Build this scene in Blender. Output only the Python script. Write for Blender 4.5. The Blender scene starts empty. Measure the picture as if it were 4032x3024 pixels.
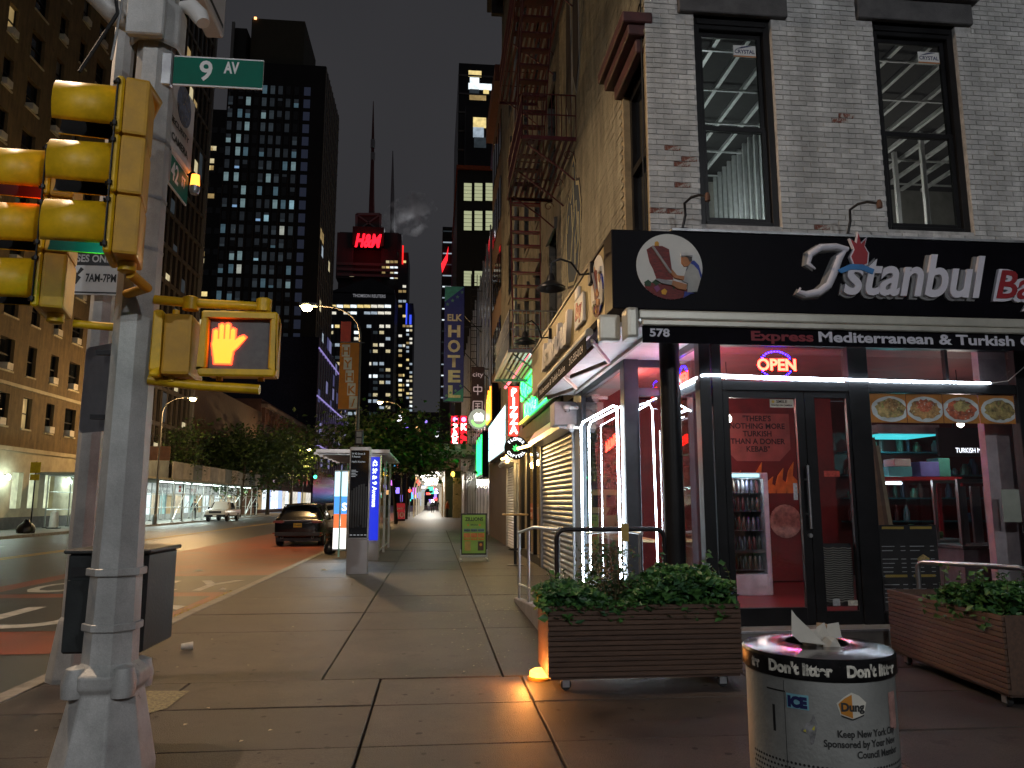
import bpy, bmesh, math, random
from mathutils import Vector, Matrix
R = math.radians
random.seed(42)
SC = bpy.context.scene
COL = SC.collection

# ---------------------------------------------------------------- camera
cam = bpy.data.cameras.new('camera'); camo = bpy.data.objects.new('camera', cam); COL.objects.link(camo)
cam.sensor_width = 36; cam.lens = 36 * 3000 / 4032; cam.clip_start = .05; cam.clip_end = 3000
PITCH = math.atan(463 / 3000); YAW = math.atan(303 / 3035)
camo.location = (0, 0, 1.6); camo.rotation_euler = (R(90) + PITCH, 0, -YAW)
SC.camera = camo
# ---------------------------------------------------------------- world: overcast city-glow night sky
W = bpy.data.worlds.new('World'); SC.world = W; W.use_nodes = True
nt = W.node_tree; bgn = nt.nodes['Background']
tcn = nt.nodes.new('ShaderNodeTexCoord'); nzw = nt.nodes.new('ShaderNodeTexNoise')
nzw.inputs['Scale'].default_value = 1.6; nzw.inputs['Detail'].default_value = 3
rpw = nt.nodes.new('ShaderNodeValToRGB')
rpw.color_ramp.elements[0].color = (.022, .022, .0245, 1); rpw.color_ramp.elements[0].position = .3
rpw.color_ramp.elements[1].color = (.03, .0295, .0325, 1); rpw.color_ramp.elements[1].position = .75
nt.links.new(tcn.outputs['Generated'], nzw.inputs['Vector']); nt.links.new(nzw.outputs['Fac'], rpw.inputs['Fac'])
nt.links.new(rpw.outputs['Color'], bgn.inputs['Color']); bgn.inputs['Strength'].default_value = 1.0
# ---------------------------------------------------------------- view / render
SC.view_settings.view_transform = 'Standard'; SC.view_settings.look = 'None'
SC.view_settings.exposure = .2; SC.view_settings.gamma = 1
SC.render.engine = 'CYCLES'
cy = SC.cycles
cy.use_denoising = True; cy.max_bounces = 6; cy.diffuse_bounces = 2; cy.glossy_bounces = 3
cy.transmission_bounces = 4; cy.transparent_max_bounces = 16; cy.volume_bounces = 0
cy.caustics_reflective = False; cy.caustics_refractive = False; cy.sample_clamp_indirect = 4; cy.sample_clamp_direct = 60
cy.use_light_tree = True

# ---------------------------------------------------------------- materials
MATS = {}
def M(name, col, rough=.6, metal=0., var=.18, scale=4., bump=0., bscale=60., spec=.5, coat=0., col2=None, thr=None, stretch=None, pos=False, grain=0., streak=0.):
    """procedural Principled: base colour broken up by two noises, optional second colour in patches, fine bump"""
    if name in MATS: return MATS[name]
    m = bpy.data.materials.new(name); m.use_nodes = True; t = m.node_tree; N = t.nodes; L = t.links
    p = N['Principled BSDF']; p.inputs['Metallic'].default_value = metal
    p.inputs['Specular IOR Level'].default_value = spec
    if coat: p.inputs['Coat Weight'].default_value = coat; p.inputs['Coat Roughness'].default_value = .05
    tc = N.new('ShaderNodeTexCoord'); mp = N.new('ShaderNodeMapping'); src = N.new('ShaderNodeNewGeometry').outputs['Position'] if pos else tc.outputs['Object']; L.new(src, mp.inputs['Vector'])
    if stretch: mp.inputs['Scale'].default_value = stretch
    n1 = N.new('ShaderNodeTexNoise'); n1.inputs['Scale'].default_value = scale; n1.inputs['Detail'].default_value = 6; n1.inputs['Roughness'].default_value = .65
    L.new(mp.outputs['Vector'], n1.inputs['Vector'])
    r = N.new('ShaderNodeValToRGB'); e = r.color_ramp.elements
    lo = tuple(max(0, c * (1 - var * 1.5)) for c in col[:3]); hi = tuple(min(1, c * (1 + var)) for c in col[:3])
    e[0].position = .3; e[0].color = lo + (1,); e[1].position = .7; e[1].color = hi + (1,)
    L.new(n1.outputs['Fac'], r.inputs['Fac']); out = r.outputs['Color']
    if col2:
        n2 = N.new('ShaderNodeTexNoise'); n2.inputs['Scale'].default_value = scale * 1.7; n2.inputs['Detail'].default_value = 8; n2.inputs['Roughness'].default_value = .7
        L.new(src, n2.inputs['Vector'])
        r2 = N.new('ShaderNodeValToRGB'); th = thr or .62; r2.color_ramp.elements[0].position = th; r2.color_ramp.elements[1].position = th + .05
        mx = N.new('ShaderNodeMix'); mx.data_type = 'RGBA'; L.new(n2.outputs['Fac'], r2.inputs['Fac']); L.new(r2.outputs['Color'], mx.inputs['Factor'])
        L.new(out, mx.inputs[6]); mx.inputs[7].default_value = tuple(col2[:3]) + (1,); out = mx.outputs[2]
    for amt, sc_, st_ in ((grain, 140., (1, 1, 1)), (streak, 1.0, (5, 5, .7))):
        if not amt: continue
        mp2 = N.new('ShaderNodeMapping'); L.new(src, mp2.inputs['Vector']); mp2.inputs['Scale'].default_value = st_
        ng = N.new('ShaderNodeTexNoise'); ng.inputs['Scale'].default_value = sc_; ng.inputs['Detail'].default_value = 5; L.new(mp2.outputs['Vector'], ng.inputs['Vector'])
        mg = N.new('ShaderNodeMapRange'); mg.inputs['From Min'].default_value = .3; mg.inputs['From Max'].default_value = .7; mg.inputs['To Min'].default_value = 1 - amt; mg.inputs['To Max'].default_value = 1 + amt * .5; L.new(ng.outputs['Fac'], mg.inputs['Value'])
        vm = N.new('ShaderNodeVectorMath'); vm.operation = 'SCALE'; L.new(out, vm.inputs[0]); L.new(mg.outputs['Result'], vm.inputs['Scale']); out = vm.outputs['Vector']
    L.new(out, p.inputs['Base Color'])
    rr = N.new('ShaderNodeMapRange'); dr = .06 if metal > .5 else .2; rr.inputs['To Min'].default_value = max(.02, rough * (1 - dr)); rr.inputs['To Max'].default_value = min(1, rough * (1 + dr))
    L.new(n1.outputs['Fac'], rr.inputs['Value']); L.new(rr.outputs['Result'], p.inputs['Roughness'])
    if bump:
        n3 = N.new('ShaderNodeTexNoise'); n3.inputs['Scale'].default_value = bscale; n3.inputs['Detail'].default_value = 4
        L.new(mp.outputs['Vector'], n3.inputs['Vector']); b = N.new('ShaderNodeBump'); b.inputs['Strength'].default_value = bump; b.inputs['Distance'].default_value = .01
        L.new(n3.outputs['Fac'], b.inputs['Height']); L.new(b.outputs['Normal'], p.inputs['Normal'])
    MATS[name] = m; return m

def EM(name, col, s, sample=True, var=0., scale=2.):
    """light-giving surface; var breaks the glow up with noise (curtains, shelves behind a lit pane)"""
    if name in MATS: return MATS[name]
    m = bpy.data.materials.new(name); m.use_nodes = True; t = m.node_tree; N = t.nodes; L = t.links
    p = N['Principled BSDF']; p.inputs['Base Color'].default_value = (.05, .05, .05, 1); p.inputs['Roughness'].default_value = .3
    p.inputs['Emission Color'].default_value = tuple(col[:3]) + (1,); p.inputs['Emission Strength'].default_value = s
    if var:
        tc = N.new('ShaderNodeTexCoord'); n1 = N.new('ShaderNodeTexNoise'); n1.inputs['Scale'].default_value = scale; n1.inputs['Detail'].default_value = 5
        L.new(tc.outputs['Object'], n1.inputs['Vector']); rr = N.new('ShaderNodeMapRange'); rr.inputs['From Min'].default_value = .3; rr.inputs['From Max'].default_value = .7
        rr.inputs['To Min'].default_value = s * (1 - var); rr.inputs['To Max'].default_value = s * (1 + var); L.new(n1.outputs['Fac'], rr.inputs['Value'])
        L.new(rr.outputs['Result'], p.inputs['Emission Strength'])
    if not sample: m.cycles.emission_sampling = 'NONE'
    MATS[name] = m; return m

def GLASS(name, tint=(.9, .93, .95), refl=.12, rough=.02):
    """shop-window sheet: mostly clear, mirrors at grazing angles"""
    if name in MATS: return MATS[name]
    m = bpy.data.materials.new(name); m.use_nodes = True; t = m.node_tree; N = t.nodes; L = t.links
    N.remove(N['Principled BSDF']); o = N['Material Output']
    tr = N.new('ShaderNodeBsdfTransparent'); tr.inputs['Color'].default_value = tuple(tint) + (1,)
    gl = N.new('ShaderNodeBsdfGlossy'); gl.inputs['Roughness'].default_value = rough; gl.inputs['Color'].default_value = (.9, .9, .9, 1)
    lw = N.new('ShaderNodeLayerWeight'); lw.inputs['Blend'].default_value = .35
    ma = N.new('ShaderNodeMath'); ma.operation = 'MULTIPLY_ADD'; ma.inputs[1].default_value = .55; ma.inputs[2].default_value = refl * .6
    L.new(lw.outputs['Fresnel'], ma.inputs[0]); mx = N.new('ShaderNodeMixShader'); L.new(ma.outputs[0], mx.inputs['Fac'])
    L.new(tr.outputs[0], mx.inputs[1]); L.new(gl.outputs[0], mx.inputs[2]); L.new(mx.outputs[0], o.inputs['Surface'])
    MATS[name] = m; return m

# ---------------------------------------------------------------- objects
PM = {}
def tag(o, label=None, cat=None, group=None, kind=None):
    if label: o['label'] = label
    if cat: o['category'] = cat
    if group: o['group'] = group
    if kind: o['kind'] = kind
    return o
def thing(name, label, cat, loc=(0, 0, 0), rz=0., group=None):
    o = bpy.data.objects.new(name, None); o.empty_display_size = .2; COL.objects.link(o)
    o.location = loc; o.rotation_euler = (0, 0, rz); PM[o] = Matrix.Translation(loc) @ Matrix.Rotation(rz, 4, 'Z')
    return tag(o, label, cat, group)
def link(name, me, parent=None, world=True, mat=None):
    o = bpy.data.objects.new(name, me); COL.objects.link(o)
    if parent is not None:
        o.parent = parent
        if world and parent in PM: o.matrix_parent_inverse = PM[parent].inverted()
    return o
def dup(root, loc, rz=None, label=None, group=None):
    r = root.copy(); COL.objects.link(r); r.location = loc
    if rz is not None: r.rotation_euler = (0, 0, rz)
    if label: r['label'] = label
    if group: r['group'] = group
    PM[r] = Matrix.Translation(loc) @ Matrix.Rotation(r.rotation_euler.z, 4, 'Z')
    for ch in root.children:
        c = ch.copy(); COL.objects.link(c); c.parent = r
        for g in ch.children:
            d = g.copy(); COL.objects.link(d); d.parent = c
    return r

class B:
    def __init__(s, T=None): s.v = []; s.f = []; s.mi = []; s.k = 0; s.T = T
    def add(s, vs, fs):
        o = len(s.v)
        s.v += [tuple(s.T @ Vector(v)) if s.T else tuple(v) for v in vs]
        s.f += [tuple(i + o for i in f) for f in fs]; s.mi += [s.k] * len(fs); return s
    def box(s, x0, x1, y0, y1, z0, z1):
        return s.add([(x0, y0, z0), (x1, y0, z0), (x1, y1, z0), (x0, y1, z0), (x0, y0, z1), (x1, y0, z1), (x1, y1, z1), (x0, y1, z1)],
                     [(0, 3, 2, 1), (4, 5, 6, 7), (0, 1, 5, 4), (1, 2, 6, 5), (2, 3, 7, 6), (3, 0, 4, 7)])
    def ob(s, c, sz, m=None):
        h = [x / 2 for x in sz]; m = m or Matrix.Identity(3); c = Vector(c)
        vs = [c + m @ Vector((a * h[0], b * h[1], d * h[2])) for d in (-1, 1) for a, b in ((-1, -1), (1, -1), (1, 1), (-1, 1))]
        return s.add(vs, [(0, 3, 2, 1), (4, 5, 6, 7), (0, 1, 5, 4), (1, 2, 6, 5), (2, 3, 7, 6), (3, 0, 4, 7)])
    def bar(s, a, b, w, h=None, up=(0, 0, 1)):
        a = Vector(a); b = Vector(b); d = (b - a); l = d.length; d.normalize(); u = Vector(up)
        if abs(d.dot(u)) > .98: u = Vector((1, 0, 0))
        x = d.cross(u).normalized(); z = x.cross(d)
        return s.ob((a + b) / 2, (w, l, h or w), Matrix((x, d, z)).transposed())
    def quad(s, *p): return s.add(p, [tuple(range(len(p)))])
    def prism(s, pts, f, a0, a1):
        """pts 2-D outline; f(p,a)->3-D"""
        n = len(pts); vs = [f(p, a0) for p in pts] + [f(p, a1) for p in pts]
        return s.add(vs, [tuple(range(n))[::-1], tuple(range(n, 2 * n))] + [(i, (i + 1) % n, n + (i + 1) % n, n + i) for i in range(n)])
    def tube(s, pts, r, n=8, cap=True):
        pts = [Vector(p) for p in pts]; rs = r if isinstance(r, (list, tuple)) else [r] * len(pts); vs = []; fs = []
        pu = None
        for i, p in enumerate(pts):
            d = (pts[min(i + 1, len(pts) - 1)] - pts[max(i - 1, 0)]).normalized()
            if pu is None: pu = Vector((0, 0, 1)) if abs(d.z) < .9 else Vector((1, 0, 0))
            x = d.cross(pu).normalized(); pu = x.cross(d).normalized()
            for k in range(n):
                a = 2 * math.pi * k / n; vs.append(p + (x * math.cos(a) + pu * math.sin(a)) * rs[i])
        for i in range(len(pts) - 1):
            for k in range(n): fs.append((i * n + k, i * n + (k + 1) % n, (i + 1) * n + (k + 1) % n, (i + 1) * n + k))
        if cap: fs += [tuple(range(n))[::-1], tuple(range((len(pts) - 1) * n, len(pts) * n))]
        return s.add(vs, fs)
    def lathe(s, prof, n=24, c=(0, 0, 0), m=None, rot=0., a0=0., a1=None):
        c = Vector(c); m = m or Matrix.Identity(3); vs = []; fs = []; full = a1 is None; k1 = n if full else n + 1
        for r, z in prof:
            for k in range(k1):
                a = rot + (2 * math.pi * k / n if full else a0 + (a1 - a0) * k / n); vs.append(c + m @ Vector((r * math.cos(a), r * math.sin(a), z)))
        for i in range(len(prof) - 1):
            for k in range(n): fs.append((i * k1 + k, i * k1 + (k + 1) % k1, (i + 1) * k1 + (k + 1) % k1, (i + 1) * k1 + k))
        return s.add(vs, fs)
    def mesh(s, name, mats, smooth=False, bev=0., seg=1):
        me = bpy.data.meshes.new(name); me.from_pydata(s.v, [], s.f)
        for m in (mats if isinstance(mats, (list, tuple)) else [mats]): me.materials.append(m)
        if any(s.mi): me.polygons.foreach_set('material_index', s.mi)
        if bev:
            b = bmesh.new(); b.from_mesh(me); bmesh.ops.remove_doubles(b, verts=b.verts, dist=1e-5)
            es = [e for e in b.edges if len(e.link_faces) == 2 and e.calc_face_angle(0) > .5]
            bmesh.ops.bevel(b, geom=es, offset=bev, segments=seg, affect='EDGES', profile=.6, clamp_overlap=True); b.to_mesh(me); b.free()
        if smooth:
            me.polygons.foreach_set('use_smooth', [True] * len(me.polygons)); me.set_sharp_from_angle(angle=R(38))
        me.update(); return me
    def obj(s, name, mats, parent=None, label=None, cat=None, group=None, kind=None, smooth=False, bev=0., seg=1, world=True):
        return tag(link(name, s.mesh(name, mats, smooth, bev, seg), parent, world), label, cat, group, kind)

def text(body, size, o, u, v, mat, parent=None, ext=.003, width=None, align='LEFT', shear=0., bold=0., space=1., name='lettering', world=True, res=3, bevel=0., line=1.):
    """flat or raised lettering: o origin, u reading direction, v up"""
    c = bpy.data.curves.new('t', 'FONT'); c.body = body; c.size = size; c.extrude = ext; c.align_x = align; c.shear = shear; c.offset = bold; c.space_character = space
    c.resolution_u = res; c.bevel_depth = bevel; c.space_line = line; c.fill_mode = 'BOTH' if ext else 'FRONT'
    to = bpy.data.objects.new('t', c); me = bpy.data.meshes.new_from_object(to); bpy.data.objects.remove(to); bpy.data.curves.remove(c)
    u = Vector(u).normalized(); v = Vector(v).normalized(); w = u.cross(v); o = Vector(o); sx = 1.
    if width and len(me.vertices):
        xs = [q.co.x for q in me.vertices]; sx = width / max(1e-6, max(xs) - min(xs))
    for q in me.vertices: q.co = o + u * (q.co.x * sx) + v * q.co.y + w * (q.co.z + ext)
    me.materials.clear(); me.materials.append(mat); me.name = name
    return link(name, me, parent, world)

def lamp(kind, name, loc, power, col, size=.1, target=None, spot=None, blend=.5, parent=None):
    l = bpy.data.lights.new(name, kind); l.energy = power; l.color = col
    if kind == 'AREA': l.size = size
    else: l.shadow_soft_size = size
    if kind == 'SPOT': l.spot_size = R(spot or 120); l.spot_blend = blend
    o = bpy.data.objects.new(name, l); COL.objects.link(o); o.location = loc
    if target is not None: o.rotation_euler = (Vector(target) - Vector(loc)).to_track_quat('-Z', 'Y').to_euler()
    if parent is not None:
        o.parent = parent; o.matrix_parent_inverse = PM[parent].inverted() if parent in PM else Matrix.Identity(4)
    return o

# ------- common materials
def S(r, g, b):   # sRGB 0-255 -> linear
    f = lambda c: (c / 255 / 12.92) if c / 255 <= .04045 else ((c / 255 + .055) / 1.055) ** 2.4
    return (f(r), f(g), f(b))
BLACK = M('black_frame', (.007, .007, .008), .4, 0, .3, spec=.3)
BLACKM = M('black_metal', (.018, .018, .02), .4, .5, .3, bump=.1)
STEEL = M('brushed_steel', (.5, .5, .51), .32, 1., .06, 2)
GALV = M('galvanised', (.38, .39, .4), .45, .8, .25, 6, .1)
WHITEP = M('white_paint', (.72, .71, .68), .5, 0, .1, 3, .05)
GREYP = M('grey_paint', (.3, .31, .31), .5, .2, .2, 5, .1)
CONC = M('concrete', (.22, .2, .18), .8, 0, .25, 2.5, .4, 90)
DARK = M('dark_void', (.006, .006, .007), .6, 0, .2)
RUBBER = M('rubber', (.015, .015, .015), .8, 0, .3)
SHOPGLASS = GLASS('shop_glass')
DGLASS = M('dark_glass', (.006, .008, .011), .08, 0, .3, 1.5, spec=.9)
# ---------------------------------------------------------------- photo pixel (2212-wide view) -> point on a known plane
_S = 2212 / 4032; _F = 3000 * _S
def ray(x, y):
    u = (x - 1106) / _F; v = -(y - 829.5) / _F
    f = math.cos(PITCH) - v * math.sin(PITCH); z = math.sin(PITCH) + v * math.cos(PITCH)
    return (u * math.cos(YAW) + f * math.sin(YAW), -u * math.sin(YAW) + f * math.cos(YAW), z)
def PG(x, y, z=0.): a = ray(x, y); t = (z - 1.6) / a[2]; return Vector((a[0] * t, a[1] * t, z))
def PX(x, y, X): a = ray(x, y); t = X / a[0]; return Vector((X, a[1] * t, 1.6 + a[2] * t))
def PY(x, y, Y): a = ray(x, y); t = Y / a[1]; return Vector((a[0] * t, Y, 1.6 + a[2] * t))

# ================================================================ SETTING
ASPH = M('asphalt', (.042, .042, .042), .42, 0, .35, 1.2, .5, 120, spec=.6, grain=.4)
REDL = M('bus_lane_red', (.24, .05, .022), .5, 0, .3, .9, .4, 120, col2=(.1, .04, .03), thr=.68, grain=.35)
PAINTW = M('road_paint_white', (.5, .49, .45), .6, 0, .3, 5, .3, 80, col2=(.08, .075, .07), thr=.68)
PAINTY = M('road_paint_yellow', (.5, .3, .03), .6, 0, .25, 5, .3, 80, col2=(.06, .055, .05), thr=.66)
PATCH = M('road_patch_black', (.03, .03, .031), .5, 0, .3, 2, .4, 120)
JOINT = M('joint_dirt', (.035, .03, .025), .95, 0, .4, 8)
SLABS = [M('paving_%d' % i, c, .56, 0, .45, 1.1, 1., 120, spec=.35, col2=tuple(k * .62 for k in c), thr=.6, grain=.5, streak=0) for i, c in enumerate([(.074, .06, .052), (.06, .05, .045), (.08, .065, .056), (.068, .056, .05)])]
WALKN = M('north_pavement', (.2, .2, .18), .6, 0, .25, 1.5, .4, 80)
KERBM = M('kerb_granite', (.24, .22, .19), .6, 0, .3, 6, .4, 60)

def sheet(name, x0, x1, y0, y1, z, m, parent=None, kind='structure'):
    return B().quad((x0, y0, z), (x1, y0, z), (x1, y1, z), (x0, y1, z)).obj(name, m, parent, kind=kind)
sheet('ground', -900, 900, -300, 1500, -.22, JOINT)
sheet('road', -20, -3.63, -60, 700, -.13, ASPH)
sheet('avenue_road', -120, -20, -60, 24, -.134, ASPH)
RL = sheet('bus_lane', -8.85, -3.66, 9.6, 120, -.126, REDL)
mk = B().box(-13.05, -12.93, 12, 200, -.13, -.125); mk.obj('centre_line', PAINTY, kind='structure')
mk = B().box(-13.35, -13.23, 12, 200, -.13, -.125); mk.obj('centre_line', PAINTY, kind='structure')
mk = B()
for k in range(14): mk.box(-16.7, -16.58, 20 + 9 * k, 23 + 9 * k, -.13, -.125)
mk.obj('lane_line', PAINTW, kind='structure')
# turn arrow on the far lane
mk = B()
a0 = PG(280, 1168, -.125)
mk.quad((-11.2, 28, -.124), (-10.9, 28, -.124), (-10.9, 31, -.124), (-11.2, 31, -.124)).quad((-11.6, 31, -.124), (-10.5, 31, -.124), (-11.05, 32.6, -.124))
mk.obj('lane_arrow', PAINTW, kind='structure')
# bus lane wording, on black boxes
for x0, x1, y0, y1 in ((-8.3, -4.1, 11.2, 15.0), (-8.3, -3.85, 15.6, 19.0)):
    sheet('lane_patch', x0, x1, y0, y1, -.122, PATCH)
for wd, yb, h in (('BUS', 11.5, 3.2), ('ONLY', 15.9, 2.8)):
    o = text(wd, h, (-8.1, yb, -.118), (1, 0, 0), (0, 1, 0), PAINTW, ext=0, width=3.9, bold=.03); o.name = 'lane_lettering'; o['kind'] = 'structure'
# stop / crossing bars of the avenue crossing
mk = B()
for k in range(9): mk.box(-6.2 - k * 1.5, -5.5 - k * 1.5, 3.2, 6.6, -.13, -.125)
mk.obj('crosswalk', PAINTW, kind='structure')

SW = sheet('sidewalk', -3.45, 40, -8, 240, -.035, JOINT)
rng = random.Random(3)
def slab(x0, x1, y0, y1, m=None):
    g = .009; dz = rng.uniform(-.003, .003); t = rng.uniform(-.003, .003)
    b = B().add([(x0 + g, y0 + g, -.09), (x1 - g, y0 + g, -.09), (x1 - g, y1 - g, -.09), (x0 + g, y1 - g, -.09),
                 (x0 + g, y0 + g, dz), (x1 - g, y0 + g, dz + t), (x1 - g, y1 - g, dz + t), (x0 + g, y1 - g, dz)],
                [(4, 5, 6, 7), (0, 1, 5, 4), (1, 2, 6, 5), (2, 3, 7, 6), (3, 0, 4, 7)])
    b.obj('paving_slab', m or rng.choice(SLABS), SW, bev=.006)
ys = [7.37, 10.1, 11.65, 13.6, 17.0, 18.75, 21.2, 23.6, 26, 28.6, 31, 33.6, 36.2, 38.8, 41.4, 44]
for i in range(len(ys) - 1):
    for x0, x1 in ((-3.45, -1.0), (-1.0, .65), (.65, 2.63)): slab(x0, x1, ys[i], ys[i + 1])
for y0, y1 in ((-3, -.6), (-.6, 1.6), (1.6, 3.5), (3.5, 5.4), (5.4, 6.45), (6.45, 7.37)):
    for x0, x1 in ((-3.45, -2.15), (-2.15, -.47), (-.47, .82), (.82, 2.9), (2.9, 5.2), (5.2, 7.4), (7.4, 9.6)): slab(x0, x1, y0, y1)
for x0, x1 in ((2.63, 4.9), (4.9, 7.1), (7.1, 9.6)): slab(x0, x1, 7.37, 8.9)
sheet('far_sidewalk', -3.45, 2.7, 44.01, 240, 0, SLABS[0])
KB = thing('kerb', 'x', 'x', (-3.55, 10, 0)); del KB['label'], KB['category']; KB['kind'] = 'structure'
km = B().box(-.085, .085, 0, 1.985, -.2, 0).mesh('kerb_stone', KERBM, bev=.02, seg=2)
for k in range(34):
    o = link('kerb_stone', km, KB, False); o.location = (0, -10 + k * 2, rng.uniform(-.004, .004)); o.rotation_euler.x = 0
B().box(-3.635, -3.465, 70, 240, -.2, -.001).obj('far_kerb', KERBM, kind='structure')
# north side
B().box(-24.6, -20, 24, 400, -.2, 0).obj('north_sidewalk', WALKN, kind='structure')
B().box(-20, -19.85, 24, 400, -.2, .004).obj('north_kerb', KERBM, kind='structure')

# ================================================================ STREET LAMPS
POLE = M('lamp_post_paint', (.1, .1, .095), .5, .4, .2)
SODIUM = (1., .6, .25)
def street_lamp(x, y, h, tip, label, power, col=SODIUM, e=60, kind='POINT', lens=(1, .8, .35)):
    t = thing('street_lamp', label, 'street lamp', (x, y, 0), group='cobra-head street lamps')
    B().lathe([(.16, 0), (.16, .5), (.11, .7), (.09, .72), (.055, h - 1.2)], 8, (x, y, 0)).obj('post', POLE, t, smooth=True)
    p = [Vector((x, y, h - 1.9)), Vector((x, y, h - 1.2))]
    for k in range(1, 8):
        a = k / 7 * math.pi / 2; p.append(Vector((x + (tip - x) * .75 * (1 - math.cos(a)), y, h - 1.2 + 1.2 * math.sin(a))))
    p.append(Vector((tip, y, h + .05))); B().tube(p, [.055] * 3 + [.04] * (len(p) - 3), 7).obj('arm', POLE, t, smooth=True)
    sg = 1 if tip > x else -1
    hd = B(); hd.ob((tip + sg * .3, y, h + .05), (.75, .3, .14)); hd.obj('lamp_head', GREYP, t, bev=.05, seg=2)
    B().lathe([(.01, -.2), (.14, -.17), (.21, -.07), (.22, .0)], 14, (tip + sg * .36, y, h - .025)).obj('lens', EM('lens_%s' % label[:6], lens, e, False), t, smooth=True)
    lamp(kind, 'lamp_light', (tip + sg * .36, y, h - .22), power, col, .12, (tip + sg * .36, y, 0), 172, .35, t)
    return t
pL1 = PX(776, 800, -3.2); hL1 = PY(661, 661, pL1.y)
street_lamp(-3.2, pL1.y, hL1.z, hL1.x + .4, 'street lamp on kerb post carrying the orange letter banner', 3300)
pL2 = PX(415, 860, -17.6)
street_lamp(-19.6, pL2.y, pL2.z, -17.9, 'street lamp arching over road beside the scaffold sidewalk shed', 4800)
pL4 = PX(820, 868, -5.5)
street_lamp(-3.2, pL4.y, pL4.z, -5.1, 'street lamp rising above the dark street trees beyond bus shelter', 5000)
pL3 = PX(668, 970, -17.5)
street_lamp(-19.6, pL3.y, pL3.z, -17.9, 'distant street lamp on far side past the parked pickup', 5000)
# lamps of the avenue corner behind the viewer (out of frame, they light the corner)
street_lamp(-7.5, -13, 10.5, -6.2, 'avenue street lamp on the near corner kerb', 3700, (.96, .97, 1.), kind='POINT', lens=(1, .95, .85))
street_lamp(10.5, -15, 10.5, 9.2, 'avenue street lamp further along the avenue kerb', 4800, (.92, .95, 1.), kind='POINT', lens=(.9, .95, 1))
# ================================================================ CORNER BUILDING (restaurant below, painted brick above)
XS, YF = 2.63, 8.9
BRW = [M('white_brick_%d' % i, c, .62, 0, .14, 5, .35, 70, col2=c2, thr=t, pos=True, streak=.24, grain=.25) for i, (c, c2, t) in enumerate([
    ((.6, .595, .57), (.2, .18, .155), .7), ((.53, .525, .505), (.16, .14, .12), .68), ((.66, .655, .63), (.24, .21, .18), .72), ((.56, .555, .54), (.17, .07, .045), .74)])]
BRR = M('bare_red_brick', (.2, .06, .035), .8, 0, .3, 12, .4, 70, col2=(.42, .4, .37), thr=.49)
MORT = M('mortar', (.48, .475, .46), .9, 0, .25, 9, .4, 70)
BRC = M('cream_brick', (.32, .29, .2), .7, 0, .2, 2.2, .3, 70, col2=(.2, .145, .09), thr=.66, streak=.35)
MORTC = M('cream_mortar', (.34, .27, .16), .9, 0, .25, 4, .3)
STONE = M('brown_stone', (.10, .098, .1), .8, 0, .25, 4, .4, 60, col2=(.36, .34, .25), thr=.69)
MAROON = M('maroon_paint', (.07, .02, .02), .6, 0, .3, 5, .2)
CB = thing('corner_building', 'white painted brick corner building over the kebab restaurant', 'building', (XS, YF, 0))
WIN = [(3.29, 4.35, 5.06, 7.95), (5.78, 6.97, 5.08, 8.02), (8.3, 9.45, 5.08, 8.02)]
HOLES = WIN + [(3.08, 4.56, 7.95, 8.28), (5.55, 7.2, 8.02, 8.36)]
def wall_grid(u0, u1, z0, z1, holes, f, depth=.32):
    """wall skin with real openings: f(u,z,d) -> point, reveals go back by depth"""
    us = sorted({u0, u1} | {h[i] for h in holes for i in (0, 1) if u0 < h[i] < u1}); zs = sorted({z0, z1} | {h[i] for h in holes for i in (2, 3) if z0 < h[i] < z1})
    b = B()
    for i in range(len(us) - 1):
        for j in range(len(zs) - 1):
            uc = (us[i] + us[i + 1]) / 2; zc = (zs[j] + zs[j + 1]) / 2
            if any(h[0] < uc < h[1] and h[2] < zc < h[3] for h in holes): continue
            b.quad(f(us[i], zs[j], 0), f(us[i + 1], zs[j], 0), f(us[i + 1], zs[j + 1], 0), f(us[i], zs[j + 1], 0))
    for a, c, d, e in holes:
        b.quad(f(a, d, 0), f(a, e, 0), f(a, e, depth), f(a, d, depth)).quad(f(c, d, 0), f(c, d, depth), f(c, e, depth), f(c, e, 0))
        b.quad(f(a, e, 0), f(c, e, 0), f(c, e, depth), f(a, e, depth)).quad(f(a, d, 0), f(a, d, depth), f(c, d, depth), f(c, d, 0))
    return b
fw = wall_grid(XS + .006, 12, 3.6, 16, WIN, lambda u, z, d: (u, YF + .006 + d, z)).obj('brick_wall', MORT, CB)
rb = random.Random(5); full = []
bm_full = {m: B().box(-.1025, .1025, -.006, .03, -.0325, .0325).mesh('brick', m, bev=.003) for m in BRW + [BRR]}
z = 4.86; row = 0; cand = []
while z < 9.3:
    x = XS + (.1 if row % 2 else 0) - .1025
    while x < 10.5:
        a, c = max(x, XS), x + .205
        segs = [(a, c)]
        for h in HOLES:
            if h[2] - .03 < z + .03 and z - .03 < h[3] - .01:
                ns = []
                for p, q in segs:
                    if q <= h[0] or p >= h[1]: ns.append((p, q))
                    else:
                        if p < h[0] - .03: ns.append((p, h[0]))
                        if q > h[1] + .03: ns.append((h[1], q))
                segs = ns
        for p, q in segs:
            if q - p > .04: cand.append(((p + q) / 2, z, q - p))
        x += .215
    z += .0705; row += 1
bare = [(2.98, 5.98, .16), (3.08, 5.86, .15), (2.95, 6.25, .07), (3.1, 5.55, .1), (5.3, 6.62, .16), (4.95, 6.62, .05), (5.2, 6.5, .1), (2.85, 5.2, .12), (4.9, 5.05, .08)]
def bmat(x, z):
    for bx, bz, r in bare:
        if math.hypot((x - bx) * .8, (z - bz) * 1.2) < r * rb.uniform(.25, .95): return BRR
    return rb.choice(BRW)
cand.sort(key=lambda c: (c[0] > 7.7) * 100 + c[1])
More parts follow.
